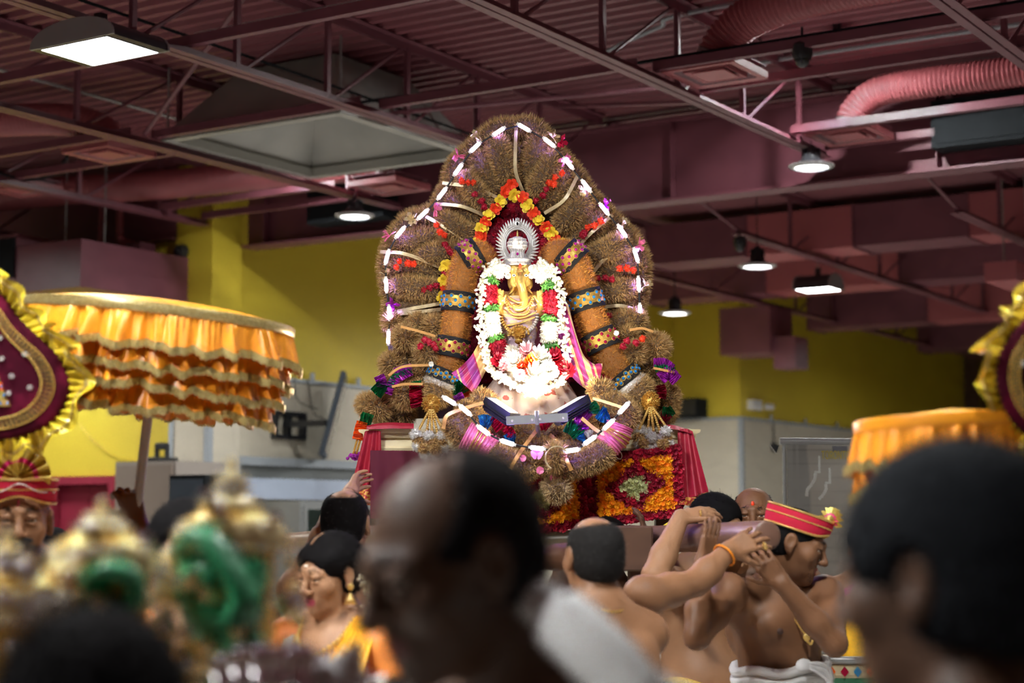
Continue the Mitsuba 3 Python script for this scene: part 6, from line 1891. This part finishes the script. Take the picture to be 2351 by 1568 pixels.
def parasol(lb, c, axis, rim, tiers, ht, grip, pole_r=.014, seed=3, dh=1.0, braid='glitter_trim'):
    """A ceremonial parasol: shallow dome, tiers of gathered frill with glitter hems, a pole down to the grip."""
    t = thing('ceremonial_parasol', lb, 'parasol', 'orange frilled ceremonial parasols')
    rot = look_rot(axis, (0, 1, 0))
    rg = np.random.default_rng(seed)
    part(t, 'canopy', lathe([(rim * 1.0, -.010), (rim * 1.005, .0), (rim * .9, .014 * dh), (rim * .7, .028 * dh), (rim * .4, .040 * dh), (rim * .1, .046 * dh), (.001, .047 * dh)], 90, rot, c), 'parasol_satin', True)
    part(t, 'lining', lathe([(.001, .03), (rim * .5, .018), (rim * .98, -.012)], 60, rot, c), 'parasol_satin', True)
    part(t, 'rim_braid', lathe([(rim * 1.004, -.022), (rim * 1.018, -.018), (rim * 1.018, .004), (rim * 1.0, .008)], 120, rot, c), braid, True)
    n = 420
    a = np.arange(n) * 2 * math.pi / n
    for k in range(tiers):
        r0, z0 = rim * (1.0 - .05 * k), -.016 - k * .056
        ph = rg.uniform(0, 6, 5)
        nf = 24
        am = .35 + .65 * (.5 + .5 * np.sin(a * 5 + ph[3]))
        w = np.sin(a * nf + 1.6 * np.sin(a * 7 + ph[0]) + ph[1]) + .45 * np.sin(a * 53 + 2 * np.sin(a * 4 + ph[2]))
        hem = ht * (1 + .05 * np.sin(a * 4 + ph[4]) + .035 * np.sin(a * 11 + ph[0]) + .07 * w)
        m = 12
        rows = []
        for j in range(m):
            g = j / (m - 1)
            rr = r0 + rim * (.07 * g + .062 * g ** .6 * w * am) + rim * .012 * (1 - g) * np.sin(a * 140)
            rows.append(np.stack([rr * np.cos(a), rr * np.sin(a), z0 - hem * g], 1))
        v = np.stack(rows, 0)
        i, j = np.meshgrid(np.arange(m - 1), np.arange(n), indexing='ij')
        f = quads(np.stack([i * n + j, (i + 1) * n + j, (i + 1) * n + (j + 1) % n, i * n + (j + 1) % n], -1).reshape(-1, 4))
        part(t, 'frill', tf((v.reshape(-1, 3), f), rot, c), 'parasol_satin', True)
        o = v[-1]
        out = unit(o * [1, 1, 0])
        q = np.stack([o + out * .003 + V(0, 0, .016), o + out * .004, o + out * .003 + V(0, 0, -.004) - V(0, 0, .005) * (np.arange(n) % 2)[:, None], o - out * .003 + V(0, 0, .014)], 0)
        i, j = np.meshgrid(np.arange(3), np.arange(n), indexing='ij')
        part(t, 'glitter_hem', tf((q.reshape(-1, 3), quads(np.stack([i * n + j, (i + 1) * n + j, (i + 1) * n + (j + 1) % n, i * n + (j + 1) % n], -1).reshape(-1, 4))), rot, c), 'glitter_trim')
    top = c + rot @ V(0, 0, .045 * dh)
    part(t, 'pole', rod(top, grip, pole_r, 14), 'galvanised')
    for q in range(8):
        e = rot @ V(math.cos(q * math.pi / 4), math.sin(q * math.pi / 4), 0)
        part(t, 'rib', rod(c + rot @ V(0, 0, .02), c + e * rim * .96, .004, 5), 'grey_steel')
    return t


cp = P(366, 726, 5.0)
parasol('wide orange satin parasol with four gathered frills left of the arch', cp, unit(V(.105, -.02, 1)), .385, 4, .098, V(*(P(304, 1136, 5.0) + (P(304, 1136, 5.0) - P(318, 915, 5.0)) * 1.2)))
cp = P(2186, 968, 3.9)
parasol('orange satin parasol at right, tucked behind the yellow frilled fan', cp, unit(V(-.03, .02, 1)), .215, 2, .088, V(cp[0], cp[1], 1.1), .012, 9, .45, 'parasol_satin')


def resample(o, n, closed=True):
    c = curve(np.vstack([o, o[:1]]) if closed else o, 400)
    d = np.concatenate([[0], np.cumsum(np.linalg.norm(np.diff(c, axis=0), axis=1))])
    s = np.linspace(0, d[-1], n + 1)[:-1] if closed else np.linspace(0, d[-1], n)
    return np.stack([np.interp(s, d, c[:, k]) for k in range(c.shape[1])], 1)


def fan(lb, half, cx, y0, frill_w, facing_s, temple=True, pole_to=1.0, mirror=1):
    """A leaf shaped velvet fan; half = its outline to one side of the middle line cx, in pixels at depth y0."""
    t = thing('velvet_fan', lb, 'ceremonial fan', 'maroon velvet ceremonial fans')
    px = y0 / FOC
    o = [(x - cx, y) for x, y in half]
    out = np.array(o + [(-x, y) for x, y in o[::-1]][1:-1], float)
    cz = out[:, 1].mean()
    out = np.stack([out[:, 0] * px, -(out[:, 1] - cz) * px], 1)
    c = P(cx, cz, y0)
    n = 300
    b = resample(out, n)
    tg = unit(np.roll(b, -1, 0) - np.roll(b, 1, 0))
    nm = np.stack([tg[:, 1], -tg[:, 0]], 1)
    if (nm * b).sum() < 0:
        nm = -nm

    def W(q, d=0.0):
        q = np.asarray(q, float)
        return c + np.stack([q[..., 0], np.broadcast_to(d, q.shape[:-1]) - .018 * (1 - (np.linalg.norm(q, axis=-1) / .25) ** 2), q[..., 1]], -1)
    # padded velvet: front grows from the rim to the middle
    rows = [W(b * k, d) for k, d in ((1.0, .004), (.985, -.006), (.93, -.012), (.75, -.014), (.5, -.015), (.25, -.015), (.02, -.015))]
    v = np.vstack(rows + [W(b, .02)])
    m = len(rows)
    f = []
    j = np.arange(n)
    for i in range(m - 1):
        f.append(np.stack([i * n + j, i * n + (j + 1) % n, (i + 1) * n + (j + 1) % n, (i + 1) * n + j], 1))
    f.append(np.stack([m * n + j, m * n + (j + 1) % n, (j + 1) % n, j], 1))
    ff = quads(np.vstack(f))
    v = np.vstack([v, W(np.zeros((1, 2)), .02)])
    ff = np.vstack([ff, np.stack([m * n + j, np.full(n, len(v) - 1), m * n + (j + 1) % n], 1)])
    part(t, 'velvet_panel', (v, ff), 'maroon_velvet', True)
    s = np.arange(n) / n * 2 * math.pi
    rg = np.random.default_rng(int(cx) % 97)
    ph = rg.uniform(0, 6, 4)
    k1 = np.sin(s * 11 + 1.8 * np.sin(s * 4 + ph[0]) + ph[1])
    k2 = np.sin(s * 17 + 2 * np.sin(s * 3 + ph[2]) + ph[3])
    rows = []
    for i in range(10):
        g = i / 9
        wv = frill_w * (g * (1 + .22 * k2 * g))
        q = b + nm * wv[:, None] + tg * (.018 * k1 * g)[:, None]
        rows.append(W(q, 0) * [1, 0, 1] + np.stack([0 * s, c[1] - .004 + .036 * k1 * g ** .8 + .014 * k2 * g + .012 * np.sin(s * 60) * (1 - g), 0 * s], 1))
    i, j2 = np.meshgrid(np.arange(9), np.arange(n), indexing='ij')
    part(t, 'yellow_frill', (np.vstack(rows), quads(np.stack([i * n + j2, i * n + (j2 + 1) % n, (i + 1) * n + (j2 + 1) % n, (i + 1) * n + j2], -1).reshape(-1, 4))), 'yellow_satin', True)
    part(t, 'frill_braid', tube(rows[6] + V(0, -.003, 0), .0028, 5, closed=True), 'glitter_trim')
    disc = lathe([(.001, .0012), (.0032, .0006), (.0034, -.0006)], 10)
    for k, d in ((.80, .0), (.755, .0), (.70, .0)):
        p = resample(b * k, 84)
        part(t, 'sequin_row', join(*[tf(disc, facing(unit(V(rg.normal() * .35, -1, rg.normal() * .35))), W(q, -.019)) for q in p]), 'gold', True)
    for k in (.84, .675):
        part(t, 'gold_cord', tube(W(resample(b * k, 160), -.018), .0024, 6, closed=True), 'gold_dark', True)
    for x, y in facing_s:
        q = np.array([(x - cx) * px, -(y - cz) * px])
        for e in ((q,) if abs(x - cx) < 4 else (q, q * [-1, 1])):
            part(t, 'silver_flower', join(*[ell(W(e + .0055 * np.array([math.cos(a), math.sin(a)]), -.019), (.0026,) * 3, sub=1) for a in np.arange(6) * math.pi / 3], ell(W(e, -.019), (.0024,) * 3, sub=1)), 'silver', True)
    if temple:
        for w, y0_, y1_, m_ in ((56, 935, 921, 'gold_dark'), (46, 920, 900, 'gold_cloth'), (40, 899, 880, 'foil_orange'), (32, 879, 862, 'foil_green'), (26, 861, 846, 'foil_orange')):
            z0, z1 = -(y0_ - cz) * px, -(y1_ - cz) * px
            for sx in (-1, 1):
                q = np.array([[0, z0], [sx * w * px, z0], [sx * (w - 4) * px, z1], [0, z1]])
                a = np.vstack([W(q, -.020), W(q, -.014)])
                part(t, 'temple_motif', (a, np.vstack([quads([[0, 1, 2, 3] if sx > 0 else [3, 2, 1, 0]]), quads([[0, 4, 5, 1], [1, 5, 6, 2], [2, 6, 7, 3]])])), m_)
                for u_ in (.3, .62, .9):
                    part(t, 'motif_window', ell(W(np.array([sx * w * u_ * px, (z0 + z1) / 2]), -.0205), (.003, .0015, .005), sub=1), 'gem_blue' if m_ != 'foil_green' else 'gold')
    low = c + V(0, .012, out[:, 1].min())
    part(t, 'pole', rod(low + V(0, 0, .05), V(low[0], low[1] + .02, pole_to), .013, 12), 'gold_dark')
    return t


fan('maroon velvet fan with yellow frill and temple motif at the left edge', [(-22, 655), (8, 684), (40, 728), (85, 772), (128, 812), (156, 862), (160, 905), (140, 950), (100, 985), (50, 1004), (0, 1012), (-22, 1014)], -22, 4.45, .046, [(6, 778), (12, 826), (64, 816), (36, 866), (78, 892), (30, 905)])
fan('maroon velvet fan with yellow frill and sequin band at the right edge', [(2428, 650), (2392, 684), (2356, 728), (2318, 772), (2292, 820), (2284, 870), (2294, 925), (2318, 970), (2360, 1008), (2400, 1024), (2428, 1028)], 2428, 3.7, .042, [(2340, 838), (2352, 905), (2370, 860)], False)


# ================================================================ things along the walls
t = thing('steel_cabinet', 'grey brown upright cabinet between the red door and the white column', 'cabinet')
part(t, 'body', hbox(11.22, 11.86, 10.69, 11.42, 0, 2.155), 'cabinet_grey')
mat('cabinet_grey', (.30, .26, .23), .5)
part(t, 'door', hbox(11.20, 11.22, 10.72, 11.39, .08, 2.12), 'cabinet_brown')
mat('cabinet_brown', (.26, .205, .17), .5)
part(t, 'handle', hbox(11.17, 11.2, 10.78, 10.80, 1.0, 1.25), 'grey_steel')
t = thing('moving_head_light', 'black moving head stage light standing on the cabinet', 'stage light')
o = UW(11.45, 11.08, 2.157)
part(t, 'base', rbox(o + V(0, 0, .02), (.24, .18, .04), .008, RUW), 'black_plastic')
for sgn in (-1, 1):
    part(t, 'yoke_arm', rbox(o + RUW @ V(0, sgn * .062, .095), (.05, .018, .13), .005, RUW), 'black_plastic')
part(t, 'head', rbox(o + V(0, 0, .14), (.09, .11, .06), .012, RUW), 'black_plastic')
t = thing('floor_loudspeaker', 'tall black loudspeaker before the white column', 'loudspeaker')
part(t, 'cabinet', hbox(10.8, 11.1, 9.96, 10.36, 0, 2.015), 'dark_black')
part(t, 'grille', hbox(10.785, 10.8, 9.98, 10.34, .05, 1.98), 'blue_grille')
mat('blue_grille', (.030, .042, .060), .7)
t = thing('wall_mount', 'black television wall bracket with its long arm', 'bracket')
part(t, 'wall_plate', join(hbox(12.98, 13.02, 11.06, 11.13, 2.43, 2.70), hbox(13.40, 13.45, 11.06, 11.13, 2.43, 2.70), hbox(12.98, 13.45, 11.06, 11.13, 2.66, 2.70), hbox(12.98, 13.45, 11.06, 11.13, 2.43, 2.47), hbox(13.16, 13.22, 11.06, 11.12, 2.45, 2.68)), 'black_plastic')
part(t, 'arm', hbox(13.1, 13.14, 10.55, 11.08, 2.54, 2.6), 'black_plastic')
t = thing('wall_television', 'flat television seen edge on at the end of the wall bracket', 'television')
tv = np.stack([unit(V(-.075, 1, 0)), np.cross(unit(V(.25, .02, .97)), unit(V(-.075, 1, 0))), unit(V(.25, .02, .97))], 1)
part(t, 'casing', rbox(P(766, 955, 17.2), (1.0, .05, .84), .01, tv), 'blue_grille')
part(t, 'screen', box(P(766, 955, 17.2) - tv[:, 1] * .027, (.94, .004, .74), tv), 'dark_gloss')
single('hanging_cable', 'thin cables looping down to the television', 'cable', join(tube(curve([UW(13.3, 11.1, 3.1), UW(13.2, 11.0, 2.85), UW(13.1, 10.8, 2.75), UW(13.05, 10.6, 2.7)], 20), .006, 5), tube(curve([UW(13.5, 11.1, 3.05), UW(13.35, 10.9, 2.7), UW(13.2, 10.65, 2.62)], 20), .006, 5)), 'black_plastic', True)
single('hanging_cable', 'thin cable drooping on the bright yellow wall right of the left fan', 'cable', tube(curve([UW(11.98, 12.75, 2.62), UW(11.98, 12.5, 2.4), UW(11.98, 12.2, 2.25), UW(11.98, 11.9, 2.2)], 20), .006, 5), 'yellow_satin', True)
t = thing('junction_box', 'small white box with a dark plug on the wall edge above the parasol hem', 'junction box')
part(t, 'box', hbox(12.95, 13.05, 11.08, 11.14, 3.06, 3.2), 'white_plastic')
part(t, 'plug', hbox(12.97, 13.05, 11.05, 11.08, 3.1, 3.16), 'black_plastic')
t = thing('serving_hatch', 'grey serving hatch with a lowered shutter box and a pale blue panel', 'serving hatch')
part(t, 'frame', join(hbox(12.40, 12.46, 11.04, 11.13, 1.2, 2.24), hbox(12.40, 16.2, 11.02, 11.13, 2.16, 2.24), hbox(16.14, 16.2, 11.04, 11.13, 1.2, 2.24)), 'grey_trim')
part(t, 'shutter_box', hbox(12.46, 16.14, 11.07, 11.13, 2.04, 2.16), 'dark_shutter')
mat('dark_shutter', (.13, .14, .14), .5)
part(t, 'panel', hbox(12.46, 16.14, 11.05, 11.13, 1.84, 2.04), 'pale_panel')
mat('pale_panel', (.42, .48, .60), .5)
t = thing('glass_fridge', 'glass fronted display fridge below the serving hatch', 'display fridge')
part(t, 'body', join(hbox(12.62, 12.66, 10.45, 11.0, 0, 1.82), hbox(13.84, 13.88, 10.45, 11.0, 0, 1.82), hbox(12.62, 13.88, 10.96, 11.0, 0, 1.82), hbox(12.62, 13.88, 10.45, 11.0, 1.78, 1.82), hbox(12.62, 13.88, 10.45, 11.0, 0, .5)), 'grey_steel')
for a, b in ((12.66, 13.24), (13.26, 13.84)):
    d = part(t, 'door', join(hbox(a, a + .04, 10.42, 10.45, .5, 1.78), hbox(b - .04, b, 10.42, 10.45, .5, 1.78), hbox(a, b, 10.42, 10.45, 1.74, 1.78), hbox(a, b, 10.42, 10.45, .5, .54)), 'grey_steel')
    put(d + '__pane', hbox(a + .04, b - .04, 10.432, 10.438, .54, 1.74), {'type': 'thindielectric'})
    labels[d + '__pane'] = {'label': 'clear glass pane'}
for z in (.9, 1.25, 1.5):
    part(t, 'shelf', hbox(12.67, 13.83, 10.48, 10.96, z, z + .015), 'grey_steel')
part(t, 'back_lining', hbox(12.66, 13.84, 10.94, 10.96, .5, 1.78), 'fridge_teal')
mat('fridge_teal', (.16, .30, .31), .4)
for k in range(9):
    u_, z = 12.78 + .12 * k, (1.515, 1.265, .915)[k % 3]
    c_ = ('white_plastic', 'foil_blue', 'petal_orange', 'red_paint')[k % 4]
    tt = thing('drink_can', f'small {("white", "blue", "orange", "red")[k % 4]} can on the {("upper", "middle", "lower")[k % 3]} shelf of the display fridge', 'can', 'cans in the display fridge')
    part(tt, 'body', lathe([(.001, 0), (.03, 0), (.032, .01), (.032, .10), (.026, .115)], 16, None, UW(u_, 10.62, z)), c_, 30)
    part(tt, 'lid', lathe([(.026, .115), (.001, .113)], 16, None, UW(u_, 10.62, z)), 'grey_steel')
t = thing('ledge_loudspeaker', 'black box standing on the marble ledge right of the arch', 'loudspeaker')
part(t, 'cabinet', hbox(21.2, 21.5, 10.63, 11.02, 3.04, 3.29), 'dark_black')
part(t, 'grille', hbox(21.18, 21.2, 10.65, 11.0, 3.06, 3.27), 'black_plastic')
t = thing('emergency_light', 'white twin headed emergency light on the dark yellow wall', 'emergency light')
part(t, 'box', hbox(21.75, 22.05, 10.06, 10.15, 3.14, 3.28), 'white_plastic')
for u_ in (22.12, 22.25):
    part(t, 'lamp_head', ell(UW(u_, 10.02, 3.2), (.05, .05, .05)), 'white_plastic', True)
t = thing('hanging_plug', 'black cord with a small box hanging on the grey marble wall', 'cord')
part(t, 'cord', rod(UW(22.5, 10.1, 3.0), UW(22.5, 10.1, 2.72), .008, 6), 'black_plastic')
part(t, 'box', hbox(22.46, 22.55, 10.07, 10.12, 2.6, 2.72), 'black_plastic')
t = thing('wall_socket', 'white wall socket low on the cream wall under the flower hangings', 'wall socket')
o = P(1281, 1256, 19.5)
part(t, 'plate', box(o, (.05, .01, .12)), 'white_plastic')
part(t, 'switch', box(o + V(.0, -.008, .0), (.022, .006, .05)), 'dark_wood')
# the printed banner on its stand
t = thing('banner_stand', 'grey printed banner reading TORONTO on a silver roller stand', 'banner')
yb_ = 9.0
a, b = P(1790, 1013, yb_), P(2200, 1016, yb_)
part(t, 'top_bar', tube(np.array([a, b]), .018, 14), 'grey_steel', 30)
part(t, 'end_bracket', poly([(0, 0), (.045, 0), (.03, .04)], .035, np.array([[1, 0, 0], [0, 0, 1], [0, -1, 0.0]]), a + V(-.045, .015, -.02)), 'black_plastic')
part(t, 'post', rod(P(1800, 1018, yb_), V(P(1800, 1018, yb_)[0], yb_, .02), .010, 10), 'grey_steel')
part(t, 'foot', box((P(1800, 1018, yb_)[0], yb_, .012), (.4, .4, .024)), 'grey_steel')
sh = [P(1806, 1020, yb_), P(2196, 1022, yb_)]
w_ = sh[1][0] - sh[0][0]
part(t, 'sheet', box((sh[0][0] + w_ / 2, yb_, (sh[0][2] + .35) / 2), (w_, .012, sh[0][2] - .35)), 'banner_print')


def banner_fn(p, n, uv):
    """Faded print: brick courses, a pale stepped bracket and a darker left strip."""
    x, z = p.x - float(sh[0][0]), p.z
    course = smoothstep(.0, .10, dr.abs(z * 14 - dr.floor(z * 14) - .5) - .38) + smoothstep(.0, .1, dr.abs(x * 33 - dr.floor(x * 22) - .5) - .42)
    edge = .09 + .04 * noise(z * 7, 2.0, 1.0)
    c = mix((.27, .27, .25), (.40, .38, .33), smoothstep(0.0, .02, x - edge))
    return c * (1 - .22 * course * noise(x * 6, z * 6, 3.0))


mat('banner_print', proc(banner_fn), .7)
for k, (x0, y0_, x1, y1_) in enumerate(((1878, 1046, 1884, 1085), (1870, 1081, 1884, 1086), (1902, 1074, 1908, 1110), (1894, 1106, 1908, 1111), (1911, 1024, 1945, 1036))):
    q0, q1 = P(x0, y0_, yb_ - .008), P(x1, y1_, yb_ - .008)
    part(t, 'print_bracket' if k < 4 else 'print_header', box((q0 + q1) / 2, (q1[0] - q0[0], .003, q0[2] - q1[2])), 'pale_print' if k < 4 else 'dark_print')
for pts in ([(1872, 1086), (1870, 1100), (1862, 1114), (1854, 1124), (1852, 1140)], [(1896, 1111), (1896, 1124), (1888, 1138), (1880, 1146)]):
    part(t, 'print_bracket', ribbon(curve([P(x, y, yb_ - .008) for x, y in pts], 20), FRONT, .016, .0015), 'pale_print')
mat('pale_print', (.56, .58, .54), .7)
mat('dark_print', (.14, .14, .16), .7)
mat('gold_print', (.50, .40, .03), .6)
tm = meshkit.text_mesh('TORONTO', .042, .004, False)
tv_ = np.array(tm.vertices)
w0 = tv_[:, 0].max() - tv_[:, 0].min()
q0, q1 = P(1886, 1054, yb_ - .012), P(1951, 1054, yb_ - .012)
tv_[:, 0] = (tv_[:, 0] - tv_[:, 0].min()) * ((q1[0] - q0[0]) / w0)
part(t, 'lettering', tf((tv_, np.array(tm.faces)), np.array([[1, 0, 0], [0, 0, -1], [0, 1, 0.0]]), q0), 'gold_print', label='gold lettering TORONTO')
# painted drum at the lower right
t = thing('painted_drum', 'green painted drum with a metal rim and coloured lozenges', 'drum')
o = P(1928, 1545, 6.25)
part(t, 'shell', lathe([(.19, -.5), (.21, -.3), (.215, -.1), (.20, .045)], 48, None, o), 'drum_green', True)
mat('drum_green', (.03, .12, .06), .4)
part(t, 'rim', tube([o + V(.205 * math.cos(a), .205 * math.sin(a), .06) for a in np.linspace(0, 2 * math.pi, 41)[:-1]], .014, 8, closed=True), 'grey_steel', True)
part(t, 'band', lathe([(.206, .0), (.212, .01), (.206, .045)], 48, None, o), 'ivory_paint')
part(t, 'skin', lathe([(.001, .05), (.2, .05)], 40, None, o), 'marble')
for k in range(30):
    a = k * 2 * math.pi / 30
    e = V(math.cos(a), math.sin(a), 0)
    part(t, 'lozenge', tf(poly([(-.014, 0), (0, -.018), (.014, 0), (0, .018)], .004), facing(e), o + e * .211 + V(0, 0, .022)), ('foil_orange', 'foil_red', 'foil_blue')[k % 3])
    if k % 2 == 0:
        part(t, 'painted_leaf', tf(poly([(-.012, -.03), (.012, -.03), (0, .04)], .004), facing(e), o + e * .213 + V(0, 0, -.06)), 'foil_orange')
part(t, 'stand', lathe([(.16, 0), (.17, .02), (.05, .06), (.05, .9), (.19, o[2] - .5)], 24, None, V(o[0], o[1], 0)), 'dark_wood')


# ================================================================ gold processional crowns close to the camera, out of focus
mat('bright_gold', (.95, .78, .42), .3, .15)
mat('mirror_gold', (1.0, .85, .5), .04, 1.0)
mat('mirror_silver', (.96, .96, 1.0), .04, 1.0)
mat('bright_silver', (.95, .95, .97), .07, 1.0)
mat('green_silk', proc(stained((.012, .20, .075), (.008, .13, .05), 10.0)), .4, sheen=.5)
mat('white_pearl', (.86, .82, .72), .2)


def crown(lb, c, k, tiers, body, silk=None, beads=70, seed=1, sil=.3):
    """A tiered dome with a finial on a pole down to the floor; beads stand off it in garlands."""
    rg = np.random.default_rng(seed)
    t = thing('processional_standard', lb, 'crown standard', 'gold processional crowns close to the camera')
    z = 0
    for i, (r0, r1, h) in enumerate(tiers):
        part(t, 'tier' if i < len(tiers) - 1 else 'finial', lathe([(r0 * .8, 0), (r0, h * .12), (r0 * .98, h * .35), (r1 * 1.15, h * .75), (r1, h)], 32, None, c + V(0, 0, z), (16, .04)), body if i % 2 == 0 else 'gold_dark', True)
        n = int(8 + r0 * 300)
        for q in range(n):
            a = q * 2 * math.pi / n
            part(t, 'bead', ell(c + V(r0 * 1.04 * math.cos(a), r0 * 1.04 * math.sin(a), z + h * .1), (.006 * k,) * 3, sub=2), ('bright_silver', 'white_pearl')[int(rg.random() < .6)] if rg.random() < sil else 'bright_gold', True)
        z += h
    part(t, 'ball', ell(c + V(0, 0, z + .006 * k), (.008 * k,) * 3), 'bright_gold', True)
    for _ in range(beads):
        a, h = rg.uniform(0, 2 * math.pi), rg.uniform(-.20, .0)
        r = tiers[0][0] * (1.05 + .3 * rg.random()) * (1 + .4 * abs(h))
        part(t, 'bead', ell(c + V(r * math.cos(a), r * math.sin(a), h), (.0085 * k * rg.uniform(.6, 1.4),) * 3), ('bright_silver', 'white_pearl')[int(rg.random() < .6)] if rg.random() < sil else 'bright_gold', True)
    for _ in range(26):
        a, h, q = rg.uniform(-math.pi, 0), rg.uniform(-.16, sum(x[2] for x in tiers) * .8), rg.uniform(.009, .014)
        r = tiers[0][0] * (1.2 if h < 0 else 1.08 - .75 * h / sum(x[2] for x in tiers))
        part(t, 'mirror_stud', ell(c + V(r * math.cos(a), r * math.sin(a), h), (q * k,) * 3), 'mirror_silver' if rg.random() < sil else 'mirror_gold', True)
    r = tiers[0][0]
    part(t, 'core', lathe([(.012, -c[2]), (.012, -.30), (r * .5, -.26), (r * .8, -.12), (r * .8, .0)], 24, None, c), 'gold_dark', True)
    if silk:
        for pts, w in silk:
            cc = curve([P(x, y, c[1] + d) for x, y, d in pts], 30)
            part(t, 'silk_sash', tube(cc, np.array(w) if np.ndim(w) else w, 16, flat=.45), 'green_silk', True)
    return t


crown('blurred gold crown with a tall finial, wrapped in much green silk', P(528, 1262, 2.25), 1.0, [(.072, .064, .030), (.060, .036, .024), (.034, .016, .024), (.019, .014, .012), (.015, .003, .014)], 'bright_gold',
      [([(440, 1262, -.03), (480, 1235, -.06), (530, 1290, -.07), (570, 1370, -.07), (545, 1440, -.07)], np.linspace(.030, .042, 30)), ([(470, 1275, -.05), (450, 1330, -.06), (470, 1420, -.06), (540, 1480, -.06), (560, 1568, -.06)], np.linspace(.026, .05, 30)), ([(590, 1290, -.04), (580, 1380, -.05), (545, 1460, -.05)], .035),
       ([(440, 1225, -.03), (425, 1262, -.03), (430, 1320, -.03)], .022)], 64, 5, .32)
crown('blurred gold crown with a round top and a little green silk', P(232, 1322, 2.15), 1.0, [(.070, .060, .030), (.058, .034, .026), (.030, .022, .014), (.018, .008, .012)], 'bright_gold',
      [([(215, 1335, -.05), (260, 1312, -.065), (305, 1330, -.06), (310, 1390, -.06)], .028), ([(225, 1350, -.05), (240, 1400, -.06), (300, 1420, -.06)], .026)], 50, 8, .45)
crown('blurred pale silver and pearl crown at the left edge', P(12, 1425, 2.05), 1.0, [(.074, .066, .032), (.064, .046, .026), (.036, .020, .020), (.018, .008, .016)], 'white_pearl', None, 70, 11, .7)
t = thing('offering_tray', 'shiny silver tray with bright silver cups at the bottom, out of focus', 'tray')
o = P(640, 1590, 2.05)
part(t, 'tray', lathe([(.001, 0), (.10, .0), (.125, .012), (.13, .016), (.12, .010)], 40, None, o), 'bright_silver', True)
part(t, 'pedestal', lathe([(.09, -o[2]), (.08, -o[2] + .02), (.02, -o[2] + .06), (.02, -.03), (.05, 0)], 24, None, o), 'gold_dark', True)
for k, (x, y, d) in enumerate(((560, 1540, -.02), (602, 1536, -.06), (645, 1542, -.04), (690, 1536, -.03), (520, 1556, 0), (725, 1552, .01))):
    tt = thing('silver_cup', f'bright silver cup, {("first", "second", "third", "fourth", "fifth", "last")[k]} on the out of focus tray', 'cup', 'silver cups on the tray')
    q = P(x, y, 2.05 + d)
    part(tt, 'bowl', lathe([(.008, o[2] - q[2] + .01), (.012, -.012), (.021, .0), (.023, .012), (.019, .010), (.001, -.004)], 20, None, q), 'bright_silver', True)
    part(tt, 'rim', tube([q + V(.022 * math.cos(a), .022 * math.sin(a), .012) for a in np.linspace(0, 6.283, 17)[:-1]], .0022, 6, closed=True), 'bright_silver', True)
    part(tt, 'lid', ell(q + V(0, 0, .012), (.020, .020, .018)), 'mirror_silver', True)
t = thing('white_napkin', 'white folded cloth beside the silver cups, out of focus', 'napkin')
a = P(790, 1530, 2.05)
part(t, 'cloth', loft([(a + V(.0, 0, .02), V(.02, 0, .012), V(0, .01, 0)), (a + V(-.03, 0, -.01), V(.05, 0, .02), V(0, .02, 0)), (a + V(-.05, 0, -.05), V(.075, 0, .0), V(0, .03, 0)), (V(a[0] - .05, a[1], o[2]), V(.08, 0, 0), V(0, .04, 0))], 40, 5, .06), 'white_cotton', True)
